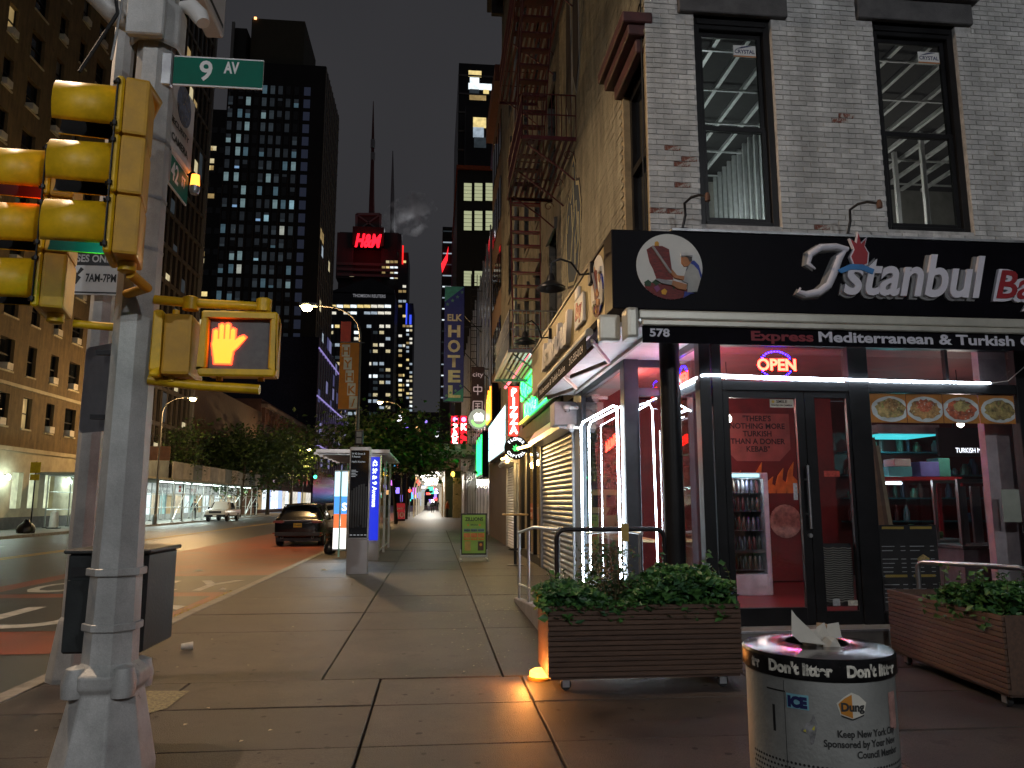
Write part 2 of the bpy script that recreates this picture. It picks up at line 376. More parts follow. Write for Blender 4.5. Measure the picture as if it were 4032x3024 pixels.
for i, (x, z, l) in enumerate(cand):
    if i < 300:
        o = link('brick', bm_full[bmat(x, z)], fw); o.location = (x, YF + rb.uniform(-.003, .003), z); o.scale.x = l / .205; o.rotation_euler = (rb.uniform(-.015, .015), 0, rb.uniform(-.01, .01))
rest = B(); mats = BRW + [BRR]
for x, z, l in cand[300:]:
    rest.k = mats.index(bmat(x, z)); y = YF + rb.uniform(-.003, .003); h = .0325; q = l / 2 - .001
    rest.add([(x - q, y + .02, z - h), (x + q, y + .02, z - h), (x + q, y + .02, z + h), (x - q, y + .02, z + h), (x - q + .003, y - .006, z - h + .003), (x + q - .003, y - .006, z - h + .003), (x + q - .003, y - .006, z + h - .003), (x - q + .003, y - .006, z + h - .003)],
             [(4, 5, 6, 7), (0, 1, 5, 4), (1, 2, 6, 5), (2, 3, 7, 6), (3, 0, 4, 7)])
rest.obj('brickwork', mats, fw, kind='stuff')
# side wall
SWIN = [(9.02, 10.12, 5.0, 7.42), (9.05, 10.1, 9.2, 11.6)]
sw = wall_grid(YF, 15.6, 3.6, 16, SWIN, lambda u, z, d: (XS + .006 + d, u, z)).obj('side_wall', MORTC, CB)
sb = B(); z = 4.7; row = 0
while z < 13:
    y = YF + (.1 if row % 2 else .0)
    while y < 15.5:
        c = min(y + .205, 15.59)
        if not any(h[2] - .03 < z < h[3] + .03 and c > h[0] and y < h[1] for h in SWIN):
            x = XS - rb.uniform(.006, .012)
            sb.add([(x, y, z - .03), (x, c, z - .03), (x, c, z + .03), (x, y, z + .03), (XS + .02, y, z - .03), (XS + .02, c, z - .03), (XS + .02, c, z + .03), (XS + .02, y, z + .03)],
                   [(3, 2, 1, 0), (0, 1, 5, 4), (1, 2, 6, 5), (2, 3, 7, 6), (3, 0, 4, 7)])
        y += .215
    z += .0705; row += 1
sb.obj('side_brickwork', BRC, sw, kind='stuff')
B().box(XS, 12, YF, 15.6, 16, 16.3).obj('roof', BLACKM, CB)
# lintels with chipped paint and heavy hood
for i, (a, c, d) in enumerate(((3.08, 4.56, 7.95), (5.55, 7.2, 8.02))):
    b = B().box(a, c, YF - .07, YF + .2, d, d + .3); b.box(a - .06, c + .06, YF - .16, YF + .1, d + .3, d + .42); b.obj('lintel', STONE, CB, bev=.012)
for h in SWIN:
    b = B().box(XS - .1, XS + .2, h[0] - .02, h[1] + .1, h[3], h[3] + .2).box(XS - .3, XS + .1, h[0] - .15, h[1] + .3, h[3] + .35, h[3] + .5).box(XS - .22, XS + .1, h[0] - .1, h[1] + .22, h[3] + .2, h[3] + .35)
    b.obj('window_hood', MAROON, CB, bev=.015)
    w = B().box(XS + .1, XS + .2, h[0], h[0] + .1, h[2], h[3]).box(XS + .1, XS + .2, h[1] - .1, h[1], h[2], h[3]).box(XS + .1, XS + .2, h[0] + .1, h[1] - .1, h[3] - .12, h[3]).box(XS + .09, XS + .2, h[0] + .1, h[1] - .1, (h[2] + h[3]) / 2 - .05, (h[2] + h[3]) / 2 + .05)
    w = w.obj('window_frame', BLACK, CB)
    B().quad((XS + .16, h[0] + .1, h[2]), (XS + .16, h[1] - .1, h[2]), (XS + .16, h[1] - .1, h[3] - .1), (XS + .16, h[0] + .1, h[3] - .1)).obj('pane', DGLASS, w)
# front sash windows
STICK = M('sticker_white', (.7, .7, .68), .5, 0, .05)
NAVY = M('navy_ink', (.01, .015, .09), .5)
for k, (x0, x1, z0, z1) in enumerate(WIN):
    y = YF + .1; zm = z0 + (z1 - z0) * .47
    fr = B().box(x0, x0 + .09, y - .04, y + .1, z0, z1).box(x1 - .09, x1, y - .04, y + .1, z0, z1).box(x0 + .09, x1 - .09, y - .04, y + .1, z1 - .16, z1).box(x0 + .09, x1 - .09, y - .05, y + .1, z0, z0 + .07)
    fr.box(x0 + .05, x1 - .05, y - .06, y - .03, z1 - .1, z1 - .03)
    fr = fr.obj('window_frame', BLACK, CB, bev=.006)
    for a, c, dy in ((z0 + .07, zm + .03, .03), (zm - .03, z1 - .16, .055)):
        i0, i1 = x0 + .09, x1 - .09
        s = B().box(i0, i0 + .06, y + dy - .02, y + dy + .02, a, c).box(i1 - .06, i1, y + dy - .02, y + dy + .02, a, c).box(i0 + .06, i1 - .06, y + dy - .02, y + dy + .02, a, a + .065).box(i0 + .06, i1 - .06, y + dy - .02, y + dy + .02, c - .065, c)
        s.obj('sash', BLACK, fr, bev=.004)
        B().quad((i0 + .06, y + dy, a + .065), (i1 - .06, y + dy, a + .065), (i1 - .06, y + dy, c - .065), (i0 + .06, y + dy, c - .065)).obj('pane', GLASS('sash_glass', (.9, .93, .93), .14), fr)
    if k < 2:
        sx = x1 - .17; sz = z1 - .32
        st = thing('window_sticker', ['white maker sticker in the window nearest the building corner', 'white maker sticker in the window above the large shop lettering'][k], 'sticker', (sx - .15, y + .02, sz - .17))
        B().box(sx - .31, sx, y + .03, y + .034, sz - .17, sz).obj('label_card', STICK, st)
        text('CRYSTAL', .075, (sx - .295, y + .029, sz - .115), (1, 0, 0), (0, 0, 1), NAVY, st, 0, .28, bold=.002)
        B().box(sx - .31, sx, y + .026, y + .0295, sz - .168, sz - .15).obj('stripe', M('sticker_orange', (.5, .18, .03), .5), st)
        b = B(); b.prism([(-.13, 0), (-.04, .035), (.03, .05), (.1, .045), (.02, .03), (-.05, .012)], lambda p, a: (sx - .15 + p[0], a, sz - .055 + p[1]), y + .0265, y + .029); b.obj('swoosh', NAVY, st)
# room under construction behind the sash windows
rm = B().box(2.85, 12, 14.6, 14.7, 4.6, 8.7).box(11.9, 12, 9.3, 14.6, 4.6, 8.7).box(2.85, 2.9, 9.3, 14.6, 4.6, 8.7).box(2.9, 11.9, 9.3, 14.6, 4.55, 4.6)
rm.obj('upper_room', M('raw_plasterboard', (.3, .3, .28), .8, 0, .2, 2), CB)
B().box(2.9, 11.9, 9.25, 14.6, 8.2, 8.28).obj('upper_ceiling', M('bare_deck', (.03, .03, .03), .8, 0, .3), CB)
STUD = M('steel_stud', (.8, .82, .83), .35, .25, .1, 8)
for k in range(17): B().box(3.0 + k * .45, 3.06 + k * .45, 9.35, 14.5, 8.13, 8.195).obj('ceiling_channel', STUD, CB)
for k in range(5): B().box(2.95, 11.8, 9.9 + k * 1.05, 9.93 + k * 1.05, 8.1, 8.128).obj('ceiling_channel', STUD, CB)
for k in range(16): B().box(5.6, 5.66, 10.6 + k * .25, 10.64 + k * .25, 4.6, 8.3).obj('wall_stud', STUD, CB)
B().box(5.67, 5.7, 10.6, 14.5, 4.6, 8.3).obj('stud_panel', M('foil_panel', (.45, .47, .46), .35, .5, .3, 6), CB)
for k in range(4): B().box(8.6, 8.67, 10.5 + k * .8, 10.57 + k * .8, 4.6, 8.3).obj('wall_stud', STUD, CB)
lamp('POINT', 'room_work_light', (4.4, 12.6, 6.0), 60, (.9, 1., .95), .1, parent=CB)
lamp('POINT', 'room_work_light', (7.4, 12.6, 6.0), 50, (1., .95, .85), .1, parent=CB)

# ---------------------------------------------------------------- ground-floor shopfront
FR = BLACK
BASE = M('step_concrete', (.17, .16, .145), .8, 0, .25, 3, .4, 80)
B().box(3.2, 8.3, 8.5, 15.5, .0, .165).obj('shop_floor_slab', BASE, CB, bev=.01)
B().box(3.2, 7.5, 8.49, 8.52, .15, .172).obj('step_nosing', GALV, CB)
b = B()
b.box(3.17, 3.31, YF - .05, YF + .12, .165, 3.6).box(3.33, 3.45, YF - .04, YF + .1, .165, 3.6)
b.box(5.07, 5.33, YF - .05, YF + .1, .165, 3.6).box(7.3, 7.52, YF - .05, YF + .1, .165, 3.6)
b.box(3.45, 7.3, YF - .04, YF + .08, 2.94, 3.06).box(3.45, 7.3, YF - .04, YF + .08, 3.5, 3.6).box(5.33, 7.3, YF - .03, YF + .08, .165, .3)
b.box(6.38, 6.42, YF - .03, YF + .05, 3.06, 3.5)
b.obj('shopfront_frame', FR, CB, bev=.006)
B().box(7.52, 12, YF - .02, YF + .3, 0, 3.6).obj('shop_pier', BLACKM, CB)
DO = thing('restaurant_door', 'black framed glass restaurant door with long steel pull handle', 'door', (3.96, YF, .165))
b = B().box(3.452, 3.53, YF - .03, YF + .03, .17, 2.935).box(4.38, 4.485, YF - .03, YF + .03, .17, 2.935).box(3.53, 4.38, YF - .03, YF + .03, .17, .37).box(3.53, 4.38, YF - .03, YF + .03, 2.85, 2.935)
b.obj('door_leaf', FR, DO, bev=.004)
B().quad((3.53, YF, .37), (4.38, YF, .37), (4.38, YF, 2.85), (3.53, YF, 2.85)).obj('pane', SHOPGLASS, DO)
B().tube([(4.45, YF - .1, 1.28), (4.45, YF - .1, 2.03)], .017, 10).tube([(4.45, YF - .1, 1.45), (4.45, YF - .03, 1.45)], .012, 8).tube([(4.45, YF - .1, 1.86), (4.45, YF - .03, 1.86)], .012, 8).obj('pull_handle', STEEL, DO, smooth=True)
B().lathe([(.0, .0), (.025, 0), (.025, .03), (0, .03)], 14, (4.46, YF - .03, 1.2), Matrix.Rotation(R(90), 3, 'X')).obj('lock', STEEL, DO, smooth=True)
SL = thing('side_light', 'narrow glazed panel beside the restaurant door handle', 'glass panel', (4.78, YF, .165))
b = B().box(4.49, 4.62, YF - .03, YF + .03, .17, 2.935).box(5.03, 5.068, YF - .03, YF + .03, .17, 2.935).box(4.62, 5.03, YF - .03, YF + .03, .17, .32).box(4.62, 5.03, YF - .03, YF + .03, 2.86, 2.935)
b.obj('panel_frame', FR, SL, bev=.004)
B().quad((4.62, YF, .32), (5.03, YF, .32), (5.03, YF, 2.86), (4.62, YF, 2.86)).obj('pane', SHOPGLASS, SL)
B().quad((5.33, YF, .3), (7.3, YF, .3), (7.3, YF, 2.94), (5.33, YF, 2.94)).obj('display_pane', SHOPGLASS, CB)
B().quad((3.45, YF, 3.06), (5.07, YF, 3.06), (5.07, YF, 3.5), (3.45, YF, 3.5)).obj('transom_pane', SHOPGLASS, CB)
B().quad((5.33, YF, 3.06), (6.38, YF, 3.06), (6.38, YF, 3.5), (5.33, YF, 3.5)).obj('transom_pane', SHOPGLASS, CB)
B().quad((6.42, YF, 3.06), (7.3, YF, 3.06), (7.3, YF, 3.5), (6.42, YF, 3.5)).obj('transom_pane', SHOPGLASS, CB)
# recessed corner: return panel, nook panel and side bay
b = B().box(3.19, 3.29, 10.3, 10.5, .165, 3.6).box(3.2, 3.26, 9.03, 10.3, 2.98, 3.07).box(3.2, 3.26, 9.03, 10.3, .165, .4).box(3.2, 3.26, 9.03, 10.3, 3.5, 3.6)
b.box(2.84, 3.185, 10.46, 10.54, 3.08, 3.2).box(2.84, 3.185, 10.46, 10.54, 3.5, 3.6).box(2.84, 3.185, 10.46, 10.54, .1, .42)
b.box(XS, 2.84, 10.42, 10.66, .0, 3.6)
b.box(XS, XS + .1, 13.6, 13.8, 0, 3.6).box(XS, XS + .08, 10.66, 13.6, 0, .42).box(XS, XS + .08, 10.66, 13.6, 3.5, 3.6)
b.obj('corner_frame', M('grey_green_frame', (.055, .065, .075), .4, .4, .2), CB, bev=.006)
B().quad((3.23, 9.03, .4), (3.23, 10.3, .4), (3.23, 10.3, 2.98), (3.23, 9.03, 2.98)).obj('return_pane', SHOPGLASS, CB)
B().quad((3.23, 9.03, 3.07), (3.23, 10.3, 3.07), (3.23, 10.3, 3.5), (3.23, 9.03, 3.5)).obj('return_pane', SHOPGLASS, CB)
for z0, z1 in ((.42, 3.08), (3.2, 3.5)):
    B().quad((2.84, 10.5, z0), (3.185, 10.5, z0), (3.185, 10.5, z1), (2.84, 10.5, z1)).obj('nook_pane', SHOPGLASS, CB)
B().quad((XS + .04, 10.66, .42), (XS + .04, 13.6, .42), (XS + .04, 13.6, 3.5), (XS + .04, 10.66, 3.5)).obj('bay_pane', SHOPGLASS, CB)
B().lathe([(.12, 0), (.12, 3.58)], 20, (2.8, 8.85, 0)).obj('corner_column', BLACK, CB, smooth=True)
B().box(2.05, 8.2, 8.46, YF - .06, 3.6, 3.66).box(2.05, XS - .01, YF - .06, 14.2, 3.6, 3.66).box(XS - .01, 3.6, YF - .06, 10.7, 3.6, 3.66).obj('soffit', WHITEP, CB)
# ramp along the side
rp = B(); rp.prism([(8.55, 0), (12.7, 0), (9.9, .2), (8.55, .2)], lambda p, a: (a, p[0], p[1]), 1.36, 3.2); rp.obj('entrance_ramp', CONC, CB, bev=.012)
B().prism([(8.5, 0), (12.75, 0), (12.7, .06), (9.9, .27), (8.5, .27)], lambda p, a: (a, p[0], p[1]), 1.3, 1.42).obj('ramp_kerb', CONC, CB, bev=.012)
# LED strips
LEDW = EM('led_white', (.75, .88, 1.), 34)
def led(pts, label, r=.012):
    return B().tube(pts, r, 6).obj('led_strip', LEDW, label=label, cat='light strip', group='white LED strips')
led([(3.19, 10.25, 3.09), (3.17, 9.0, 3.1), (3.2, 8.83, 3.11), (3.3, 8.82, 3.115), (4.2, 8.82, 3.1), (5.2, 8.82, 3.085), (6.2, 8.82, 3.075), (6.92, 8.82, 3.07)], 'white LED strip running over the restaurant door and turning the corner', .014)
led([(2.6, 13.5, .15), (2.6, 13.5, 2.93), (2.6, 13.3, 3.0), (2.6, 11, 3.0), (2.6, 10.75, 2.96), (2.6, 10.72, .3)], 'white LED strip outlining the side bay window by the roller shutter', .016)
led([(2.84, 10.53, 2.88), (3.02, 10.53, 2.98), (3.06, 10.53, 2.9), (3.08, 10.53, .3)], 'white LED strip hooked inside the narrow nook pane', .011)
led([(2.72, 12.4, .3), (2.72, 12.4, 2.85), (2.72, 11.2, 2.87)], 'thin glowing strip drawn as an LED reflection in the side bay', .008)  # added glowing strip, stands for the LED outline mirrored in the bay glass
led([(3.17, 10.43, .3), (3.17, 10.43, 2.6)], 'thin upright white LED strip at the edge of the nook', .007)
cab = B().tube([(6.92, 8.82, 3.07), (7.15, 8.8, 3.1), (7.4, 8.78, 3.3), (7.6, 8.78, 3.4)], .006, 5); cab.obj('power_cord', WHITEP, label='thin white cord hanging off the end of the door light strip', cat='cord')
# OPEN neon
NEONR = EM('neon_red', (1., .012, .006), 70)
NEONB = EM('neon_blue', (.004, .002, 1.), 120)
def open_sign(c, u, w, label):
    t = thing('open_sign', label, 'neon sign', c)
    c = Vector(c); u = Vector(u); up = Vector((0, 0, 1))
    text('OPEN', .2, c - u * w * .5 - up * .07, u, up, NEONR, t, .004, w, bold=.006)
    b = B(); n = Vector(u).cross(up)
    for k in range(34):
        a = 2 * math.pi * k / 34; p = c + u * (w * .42 * math.cos(a)) + up * (.165 * math.sin(a))
        if abs(math.sin(a)) < .45: continue
        b.tube([p - u * .008, p + u * .008], .008, 5)
    b.obj('dot_ring', NEONB, t)
    return t
open_sign((4.2, YF + .06, 3.285), (1, 0, 0), .5, 'red OPEN neon with blue dot ring above the restaurant door')
open_sign((3.3, 9.85, 3.24), (0, -1, 0), .42, 'red OPEN neon with blue ring facing the corner nook')

# ---------------------------------------------------------------- shop signs
SIGNB = M('sign_black', (.004, .0035, .006), .45, 0, .3, 2, .05, spec=.06)
LETW = M('letter_white', (.66, .65, .72), .45, 0, .06)
LETS = M('letter_return', (.2, .2, .2), .5, 0, .1)
CREAMS = M('side_sign_cream', (.3, .235, .1), .5, 0, .2, 2)
SG = thing('shop_sign', 'long black sign box with raised white script restaurant name', 'shop sign', (2.02, 8.45, 3.82))
B().box(2.02, 9.5, 8.45, YF - .02, 3.82, 4.78).obj('sign_box', SIGNB, SG, bev=.008)
B().box(2.75, 9.5, 8.43, 8.62, 4.785, 4.815).obj('top_trim', GALV, SG)
text('stanbul', .74, (4.80, 8.44, 4.06), (1, 0, 0), (0, 0, 1), LETW, SG, .03, 1.86, shear=.32, bold=.014, res=5)
text('stanbul', .74, (4.775, 8.452, 4.045), (1, 0, 0), (0, 0, 1), LETS, SG, .015, 1.88, shear=.32, bold=.03, res=4)
# swash capital I: looped head, slanting stem, curled foot
I_ = [(4.93, 4.62), (4.78, 4.65), (4.58, 4.63), (4.44, 4.54), (4.41, 4.42), (4.5, 4.36)], [(4.9, 4.61), (4.8, 4.5), (4.72, 4.32), (4.64, 4.16), (4.52, 4.07), (4.36, 4.04), (4.27, 4.07), (4.3, 4.12)]
for ln, rs in zip(I_, ([.03, .04, .045, .045, .035, .012], [.02, .05, .058, .055, .05, .04, .035, .012])):
    B().tube([(x, 8.425, z) for x, z in ln], rs, 10).obj('capital_stroke', LETW, SG, smooth=True)
    B().tube([(x - .025, 8.45, z - .015) for x, z in ln], [r * 1.25 for r in rs], 8).obj('capital_return', LETS, SG, smooth=True)
REDP = M('tulip_red', (.32, .012, .02), .45); BLUEP = M('wave_blue', (.03, .2, .5), .45)
tul = [(0, -.15), (.08, -.11), (.1, .02), (.06, .1), (.09, .2), (.02, .13), (.0, .26), (-.03, .13), (-.1, .18), (-.06, .06), (-.11, -.03), (-.08, -.12)]
B().prism([(p[0] * 1.2, p[1] * 1.12) for p in tul], lambda p, a: (5.06 + p[0], a, 4.55 + p[1]), 8.395, 8.44).obj('tulip_outline', LETW, SG)
B().prism(tul, lambda p, a: (5.06 + p[0], a, 4.55 + p[1]), 8.385, 8.394).obj('tulip', REDP, SG)
B().prism([(-.27, -.02), (-.1, .06), (.05, .06), (.2, .0), (.17, -.06), (.03, -.01), (-.1, -.01), (-.22, -.06)], lambda p, a: (5.02 + p[0], a, 4.36 + p[1]), 8.37, 8.384).obj('wave', BLUEP, SG)
text('Bay', .5, (6.74, 8.44, 4.05), (1, 0, 0), (0, 0, 1), LETW, SG, .02, .8, shear=.32, bold=.035)
text('Bay', .5, (6.75, 8.398, 4.06), (1, 0, 0), (0, 0, 1), REDP, SG, .004, .78, shear=.32, bold=.008)
# round kebab-carver emblem
WH = M('emblem_white', (.62, .62, .58), .5, 0, .05)
def emblem(t, o, u, sx=1.):
    o = Vector(o); u = Vector(u); up = Vector((0, 0, 1)); n = u.cross(up); nl = [0]
    def flat(name, pts, m):
        nl[0] += 1; d0 = .006 + nl[0] * .0016
        B().prism(pts, lambda p, a: o + u * (p[0] * .4 * sx) + up * (p[1] * .4) + n * a, .002, d0).obj(name, m, t)
    circ = [(math.cos(a * math.pi / 24), math.sin(a * math.pi / 24)) for a in range(48)]
    flat('emblem_disc', circ, WH)
    mt = M('kebab_meat', (.17, .02, .018), .6, 0, .5, 14, .2, stretch=(1, 1, 5)); sk = M('skin_print', (.42, .17, .06), .6); bl = M('apron_blue', (.015, .04, .3), .6)
    gr = M('lettuce_print', (.01, .05, .018), .6); gy = M('print_grey', (.28, .28, .29), .6); ye = M('pepper_yellow', (.6, .3, .02), .6)
    flat('pepper_top', [(-.44, .6), (-.3, .6), (-.3, .72), (-.35, .77), (-.42, .74)], ye)
    flat('kebab', [(-.68, .5), (-.5, .62), (-.2, .62), (.0, .53), (.05, .05), (.1, -.4), (-.4, -.42), (-.5, -.1), (-.6, .1)], mt)
    veg = [(x, -math.sqrt(max(0, 1 - x * x))) for x in [-.75 + i * .1 for i in range(14)]]
    flat('vegetables', [(-.78, -.55), (-.5, -.5), (-.3, -.55), (0, -.5), (.3, -.6), (.6, -.7)] + veg[::-1], mt)
    flat('lettuce', [(-.78, -.5), (-.66, -.42), (-.56, -.5), (-.6, -.62), (-.74, -.62)], gr); flat('lettuce', [(-.55, -.5), (-.42, -.4), (-.32, -.52), (-.42, -.6)], gr); flat('lettuce', [(.05, -.55), (.2, -.55), (.1, -.72)], gr)
    flat('yellow_pepper', [(-.28, -.75), (-.18, -.68), (-.1, -.75), (-.15, -.87), (-.26, -.85)], ye); flat('onion', [(-.5, -.65), (-.38, -.58), (-.3, -.7), (-.42, -.8)], M('onion_print', (.2, .05, .16), .6))
    flat('apron', [(.38, -.95), (.42, -.75), (.72, -.8), (.6, -.82)], bl)
    flat('shirt', [(.35, -.45), (.5, -.1), (.62, .1), (.85, .1), (.95, -.25), (.8, -.75), (.5, -.78), (.52, -.5)], M('shirt_print', (.4, .4, .38), .6))
    flat('collar', [(.48, -.12), (.6, .12), (.72, .06), (.86, -.1), (.92, -.35), (.96, -.25), (.88, .05), (.74, .2), (.62, .16)], bl)
    flat('face', [(.36, .28), (.36, .1), (.44, .0), (.55, .02), (.66, .16), (.68, .32)], sk); flat('hair', [(.5, .31), (.68, .33), (.67, .18), (.6, .14), (.56, .24)], M('hair_print', (.03, .02, .015), .6))
    flat('cap', [(.34, .3), (.35, .42), (.68, .46), (.7, .3), (.5, .33)], M('cap_print', (.62, .62, .6), .6)); flat('cap_shade', [(.36, .31), (.36, .34), (.69, .35), (.69, .31), (.5, .34)], gy)
    flat('arm', [(.0, -.2), (.06, -.1), (.2, -.28), (.42, -.3), (.4, -.42), (.14, -.36)], sk); flat('arm', [(-.08, -.5), (.06, -.44), (.5, -.55), (.45, -.72), (.2, -.68)], sk)
    flat('knife', [(-.53, .58), (-.48, .6), (.05, -.2), (.0, -.22)], gy); flat('pan', [(-.46, -.42), (-.36, -.4), (.06, -.46), (.02, -.58), (-.26, -.54)], gy)
emblem(SG, (2.71, 8.45, 4.34), (1, 0, 0))
# side sign: cream panel, emblem, raised letters
SS = thing('side_sign', 'cream side sign with oval emblem and raised boxes of letters', 'shop sign', (2.02, 12, 3.82))
B().box(2.05, XS - .02, YF - .015, 16.2, 3.84, 4.76).obj('sign_box', [CREAMS], SS, bev=.006)
B().box(2.03, XS - .02, YF - .015, 16.22, 4.762, 4.8).obj('top_trim', BLACKM, SS)
emblem(SS, (2.045, 9.35, 4.34), (0, -1, 0))
text('Bay', .34, (2.0, 10.72, 4.2), (0, -1, 0), (0, 0, 1), REDP, SS, .004, .5, shear=.3, bold=.01)
B().box(2.0, 2.048, 10.15, 10.8, 4.08, 4.5).box(2.0, 2.048, 10.5, 10.75, 4.502, 4.68).obj('letter_box', WHITEP, SS, bev=.01)
text('Istanbul', .62, (2.048, 14.1, 4.05), (0, -1, 0), (0, 0, 1), WHITEP, SS, .04, 2.9, shear=.3, bold=.03)
# gooseneck sign lamps
def gooseneck(x, label):
    t = thing('gooseneck_lamp', label, 'sign lamp', (x, 8.6, 4.8), group='gooseneck lamps on the sign')
    B().lathe([(0, 0), (.1, 0), (.09, .05), (.03, .07)], 14, (x, 8.62, 4.815)).obj('mount', BLACKM, t, smooth=True)
    p = [(x, 8.62, 4.86), (x + .04, 8.6, 5.05)] + [(x + .09 + .08 * math.cos(a), 8.56 - .1 * k, 5.14 + .08 * math.sin(a)) for k, a in enumerate([2.6, 1.8, 1., .2, -.5])]
    B().tube(p, .017, 8).obj('neck', BLACKM, t, smooth=True)
    B().lathe([(.02, .05), (.035, 0), (.03, -.05), (0, -.05)], 10, p[-1]).obj('lamp_head', M('lamp_socket', (.12, .05, .025), .6), t, smooth=True)
gooseneck(2.94, 'black gooseneck lamp over the round emblem on the sign'); gooseneck(5.05, 'black gooseneck lamp over the large script letters')
def dish_lamp(root, head, label):
    t = thing('dish_lamp', label, 'sign lamp', root, group='dish-shade lamps along the side sign')
    r = Vector(root); h = Vector(head)
    B().ob(r, (.06, .16, .3)).obj('wall_plate', BLACKM, t, bev=.01)
    B().tube([r, r + Vector((-.15, 0, -.02)), (r + h) / 2 + Vector((0, 0, .22)), h + Vector((.12, 0, .34)), h + Vector((0, 0, .28)), h + Vector((0, 0, .12))], .016, 7).obj('arm', BLACKM, t, smooth=True)
    B().lathe([(.025, .14), (.05, .1), (.07, .03), (.19, -.05), (.195, -.07), (.17, -.06), (.05, 0)], 22, h).obj('shade', BLACKM, t, smooth=True)
dish_lamp((2.02, 9.65, 4.6), (1.46, 9.5, 4.40), 'black dish lamp on an arm beside the oval emblem'); dish_lamp((2.03, 13.4, 4.55), (1.55, 13.2, 4.46), 'black dish lamp on an arm above the side awning text')

# ---------------------------------------------------------------- awnings
AWW = M('awning_bar', (.5, .49, .42), .4, .3, .1); VAL = M('valance_black', (.006, .005, .008), .8, 0, .3, 4, .1, spec=.1)
AW = thing('awning', 'retracted front awning with black valance lettered Mediterranean & Turkish', 'awning', (2.25, 8.2, 3.4))
B().box(2.25, 9.5, 8.14, 8.3, 3.625, 3.735).obj('cassette', AWW, AW, bev=.02, seg=2)
B().box(2.27, 9.5, 8.1, 8.22, 3.545, 3.612).obj('front_bar', AWW, AW, bev=.012)
B().box(2.28, 9.5, 8.15, 8.157, 3.355, 3.55).obj('valance', VAL, AW)
text('578', .125, (2.36, 8.148, 3.43), (1, 0, 0), (0, 0, 1), LETW, AW, 0, .23, bold=.004)
text('Express', .15, (3.53, 8.148, 3.41), (1, 0, 0), (0, 0, 1), M('letter_red', (.25, .02, .03), .6), AW, 0, .74, bold=.005)
text('Mediterranean & Turkish Cuisine', .165, (4.33, 8.148, 3.41), (1, 0, 0), (0, 0, 1), LETW, AW, 0, 3.2, bold=.005)
B().box(2.1, 2.24, 8.12, 8.4, 3.4, 3.76).obj('end_cap', AWW, AW, bev=.04, seg=2)
SA = thing('side_awning', 'retracted side awning with folding arms and phone number valance', 'awning', (1.9, 10.5, 3.3))
B().box(1.86, 2.03, 8.6, 13.2, 3.62, 3.74).obj('cassette', VAL, SA, bev=.02)
B().tube([(1.8, 8.75, 3.6), (1.8, 13.1, 3.6)], .05, 10).obj('front_bar', AWW, SA, smooth=True)
B().box(1.765, 1.772, 8.8, 13.1, 3.33, 3.56).obj('valance', VAL, SA)
text('Mediterranean & Turkish Cuisine', .14, (1.763, 12.9, 3.4), (0, -1, 0), (0, 0, 1), LETW, SA, 0, 2.6)
text('212-555-0124', .14, (1.763, 9.95, 3.4), (0, -1, 0), (0, 0, 1), LETW, SA, 0, .95)
for y0, y1 in ((8.8, 10.6), (11.2, 12.9)):
    B().bar((1.84, y0, 3.5), (2.25, (y0 + y1) / 2, 3.42), .04, .06).bar((2.25, (y0 + y1) / 2, 3.42), (1.9, y1, 3.36), .04, .06).obj('folding_arm', AWW, SA, bev=.01)
B().box(2.5, 2.54, 8.9, 13.6, 3.55, 3.59).obj('torsion_bar', AWW, SA)
B().box(1.85, 2.1, 8.4, 8.56, 3.42, 3.74).obj('end_cap', AWW, SA, bev=.04, seg=2)
# ================================================================ RESTAURANT INTERIOR
RI = thing('restaurant_interior', 'red walled restaurant room seen through the shop windows', 'room', (5, 12, .17))
REDW = M('red_wall', (.13, .012, .011), .6, 0, .25, 2.5, .1)
b = B().box(3.24, 11.6, 14.6, 14.7, .17, 3.6).box(XS + .14, 3.24, 14.6, 14.7, 0, 3.6)
b.obj('back_wall', REDW, RI)
B().box(11.5, 11.6, 9.25, 14.6, .17, 3.6).obj('end_wall', M('dark_tile', (.05, .05, .055), .3, 0, .3, 3), RI)
B().box(3.21, 11.5, 8.96, 14.6, .166, .176).obj('red_floor', M('red_floor', (.16, .02, .022), .35, 0, .3, 3), RI)
B().box(XS + .1, 11.5, 9.0, 14.6, 3.62, 3.7).obj('ceiling', M('red_ceiling', (.22, .06, .06), .7), RI)
B().box(XS + .14, 3.3, 12.9, 12.98, .0, 3.55).obj('mural_wall', REDW, RI)
SKIN2 = M('mural_pink', (.26, .075, .06), .6, 0, .2, 4)
mu = thing('chef_mural', 'red wall mural of a moustached chef in a buttoned coat', 'mural', (2.95, 12.9, 1))
inkm = M('mural_ink', (.02, .008, .008), .7)
B().prism([(-.25, 0), (.25, 0), (.28, 1.1), (.12, 1.25), (-.12, 1.25), (-.28, 1.1)], lambda p, a: (3.0 + p[0], a, 1.5 + p[1]), 12.89, 12.9).obj('chef_coat', SKIN2, mu)
b = B()
for zz in (1.7, 1.95, 2.2, 2.45): b.lathe([(0, 0), (.03, 0), (.03, .004)], 10, (2.95, 12.886, zz), Matrix.Rotation(R(90), 3, 'X'))
b.tube([(2.82, 12.885, 2.86), (2.9, 12.885, 2.9), (3.0, 12.885, 2.87), (3.1, 12.885, 2.9), (3.18, 12.885, 2.86)], [.008, .03, .012, .03, .008], 6)
for s in (-1, 1): b.tube([(3.0 + s * .25, 12.887, 1.55), (3.0 + s * .26, 12.887, 2.1), (3.0 + s * .2, 12.887, 2.65)], .008, 5)
b.obj('mural_lines', inkm, mu)
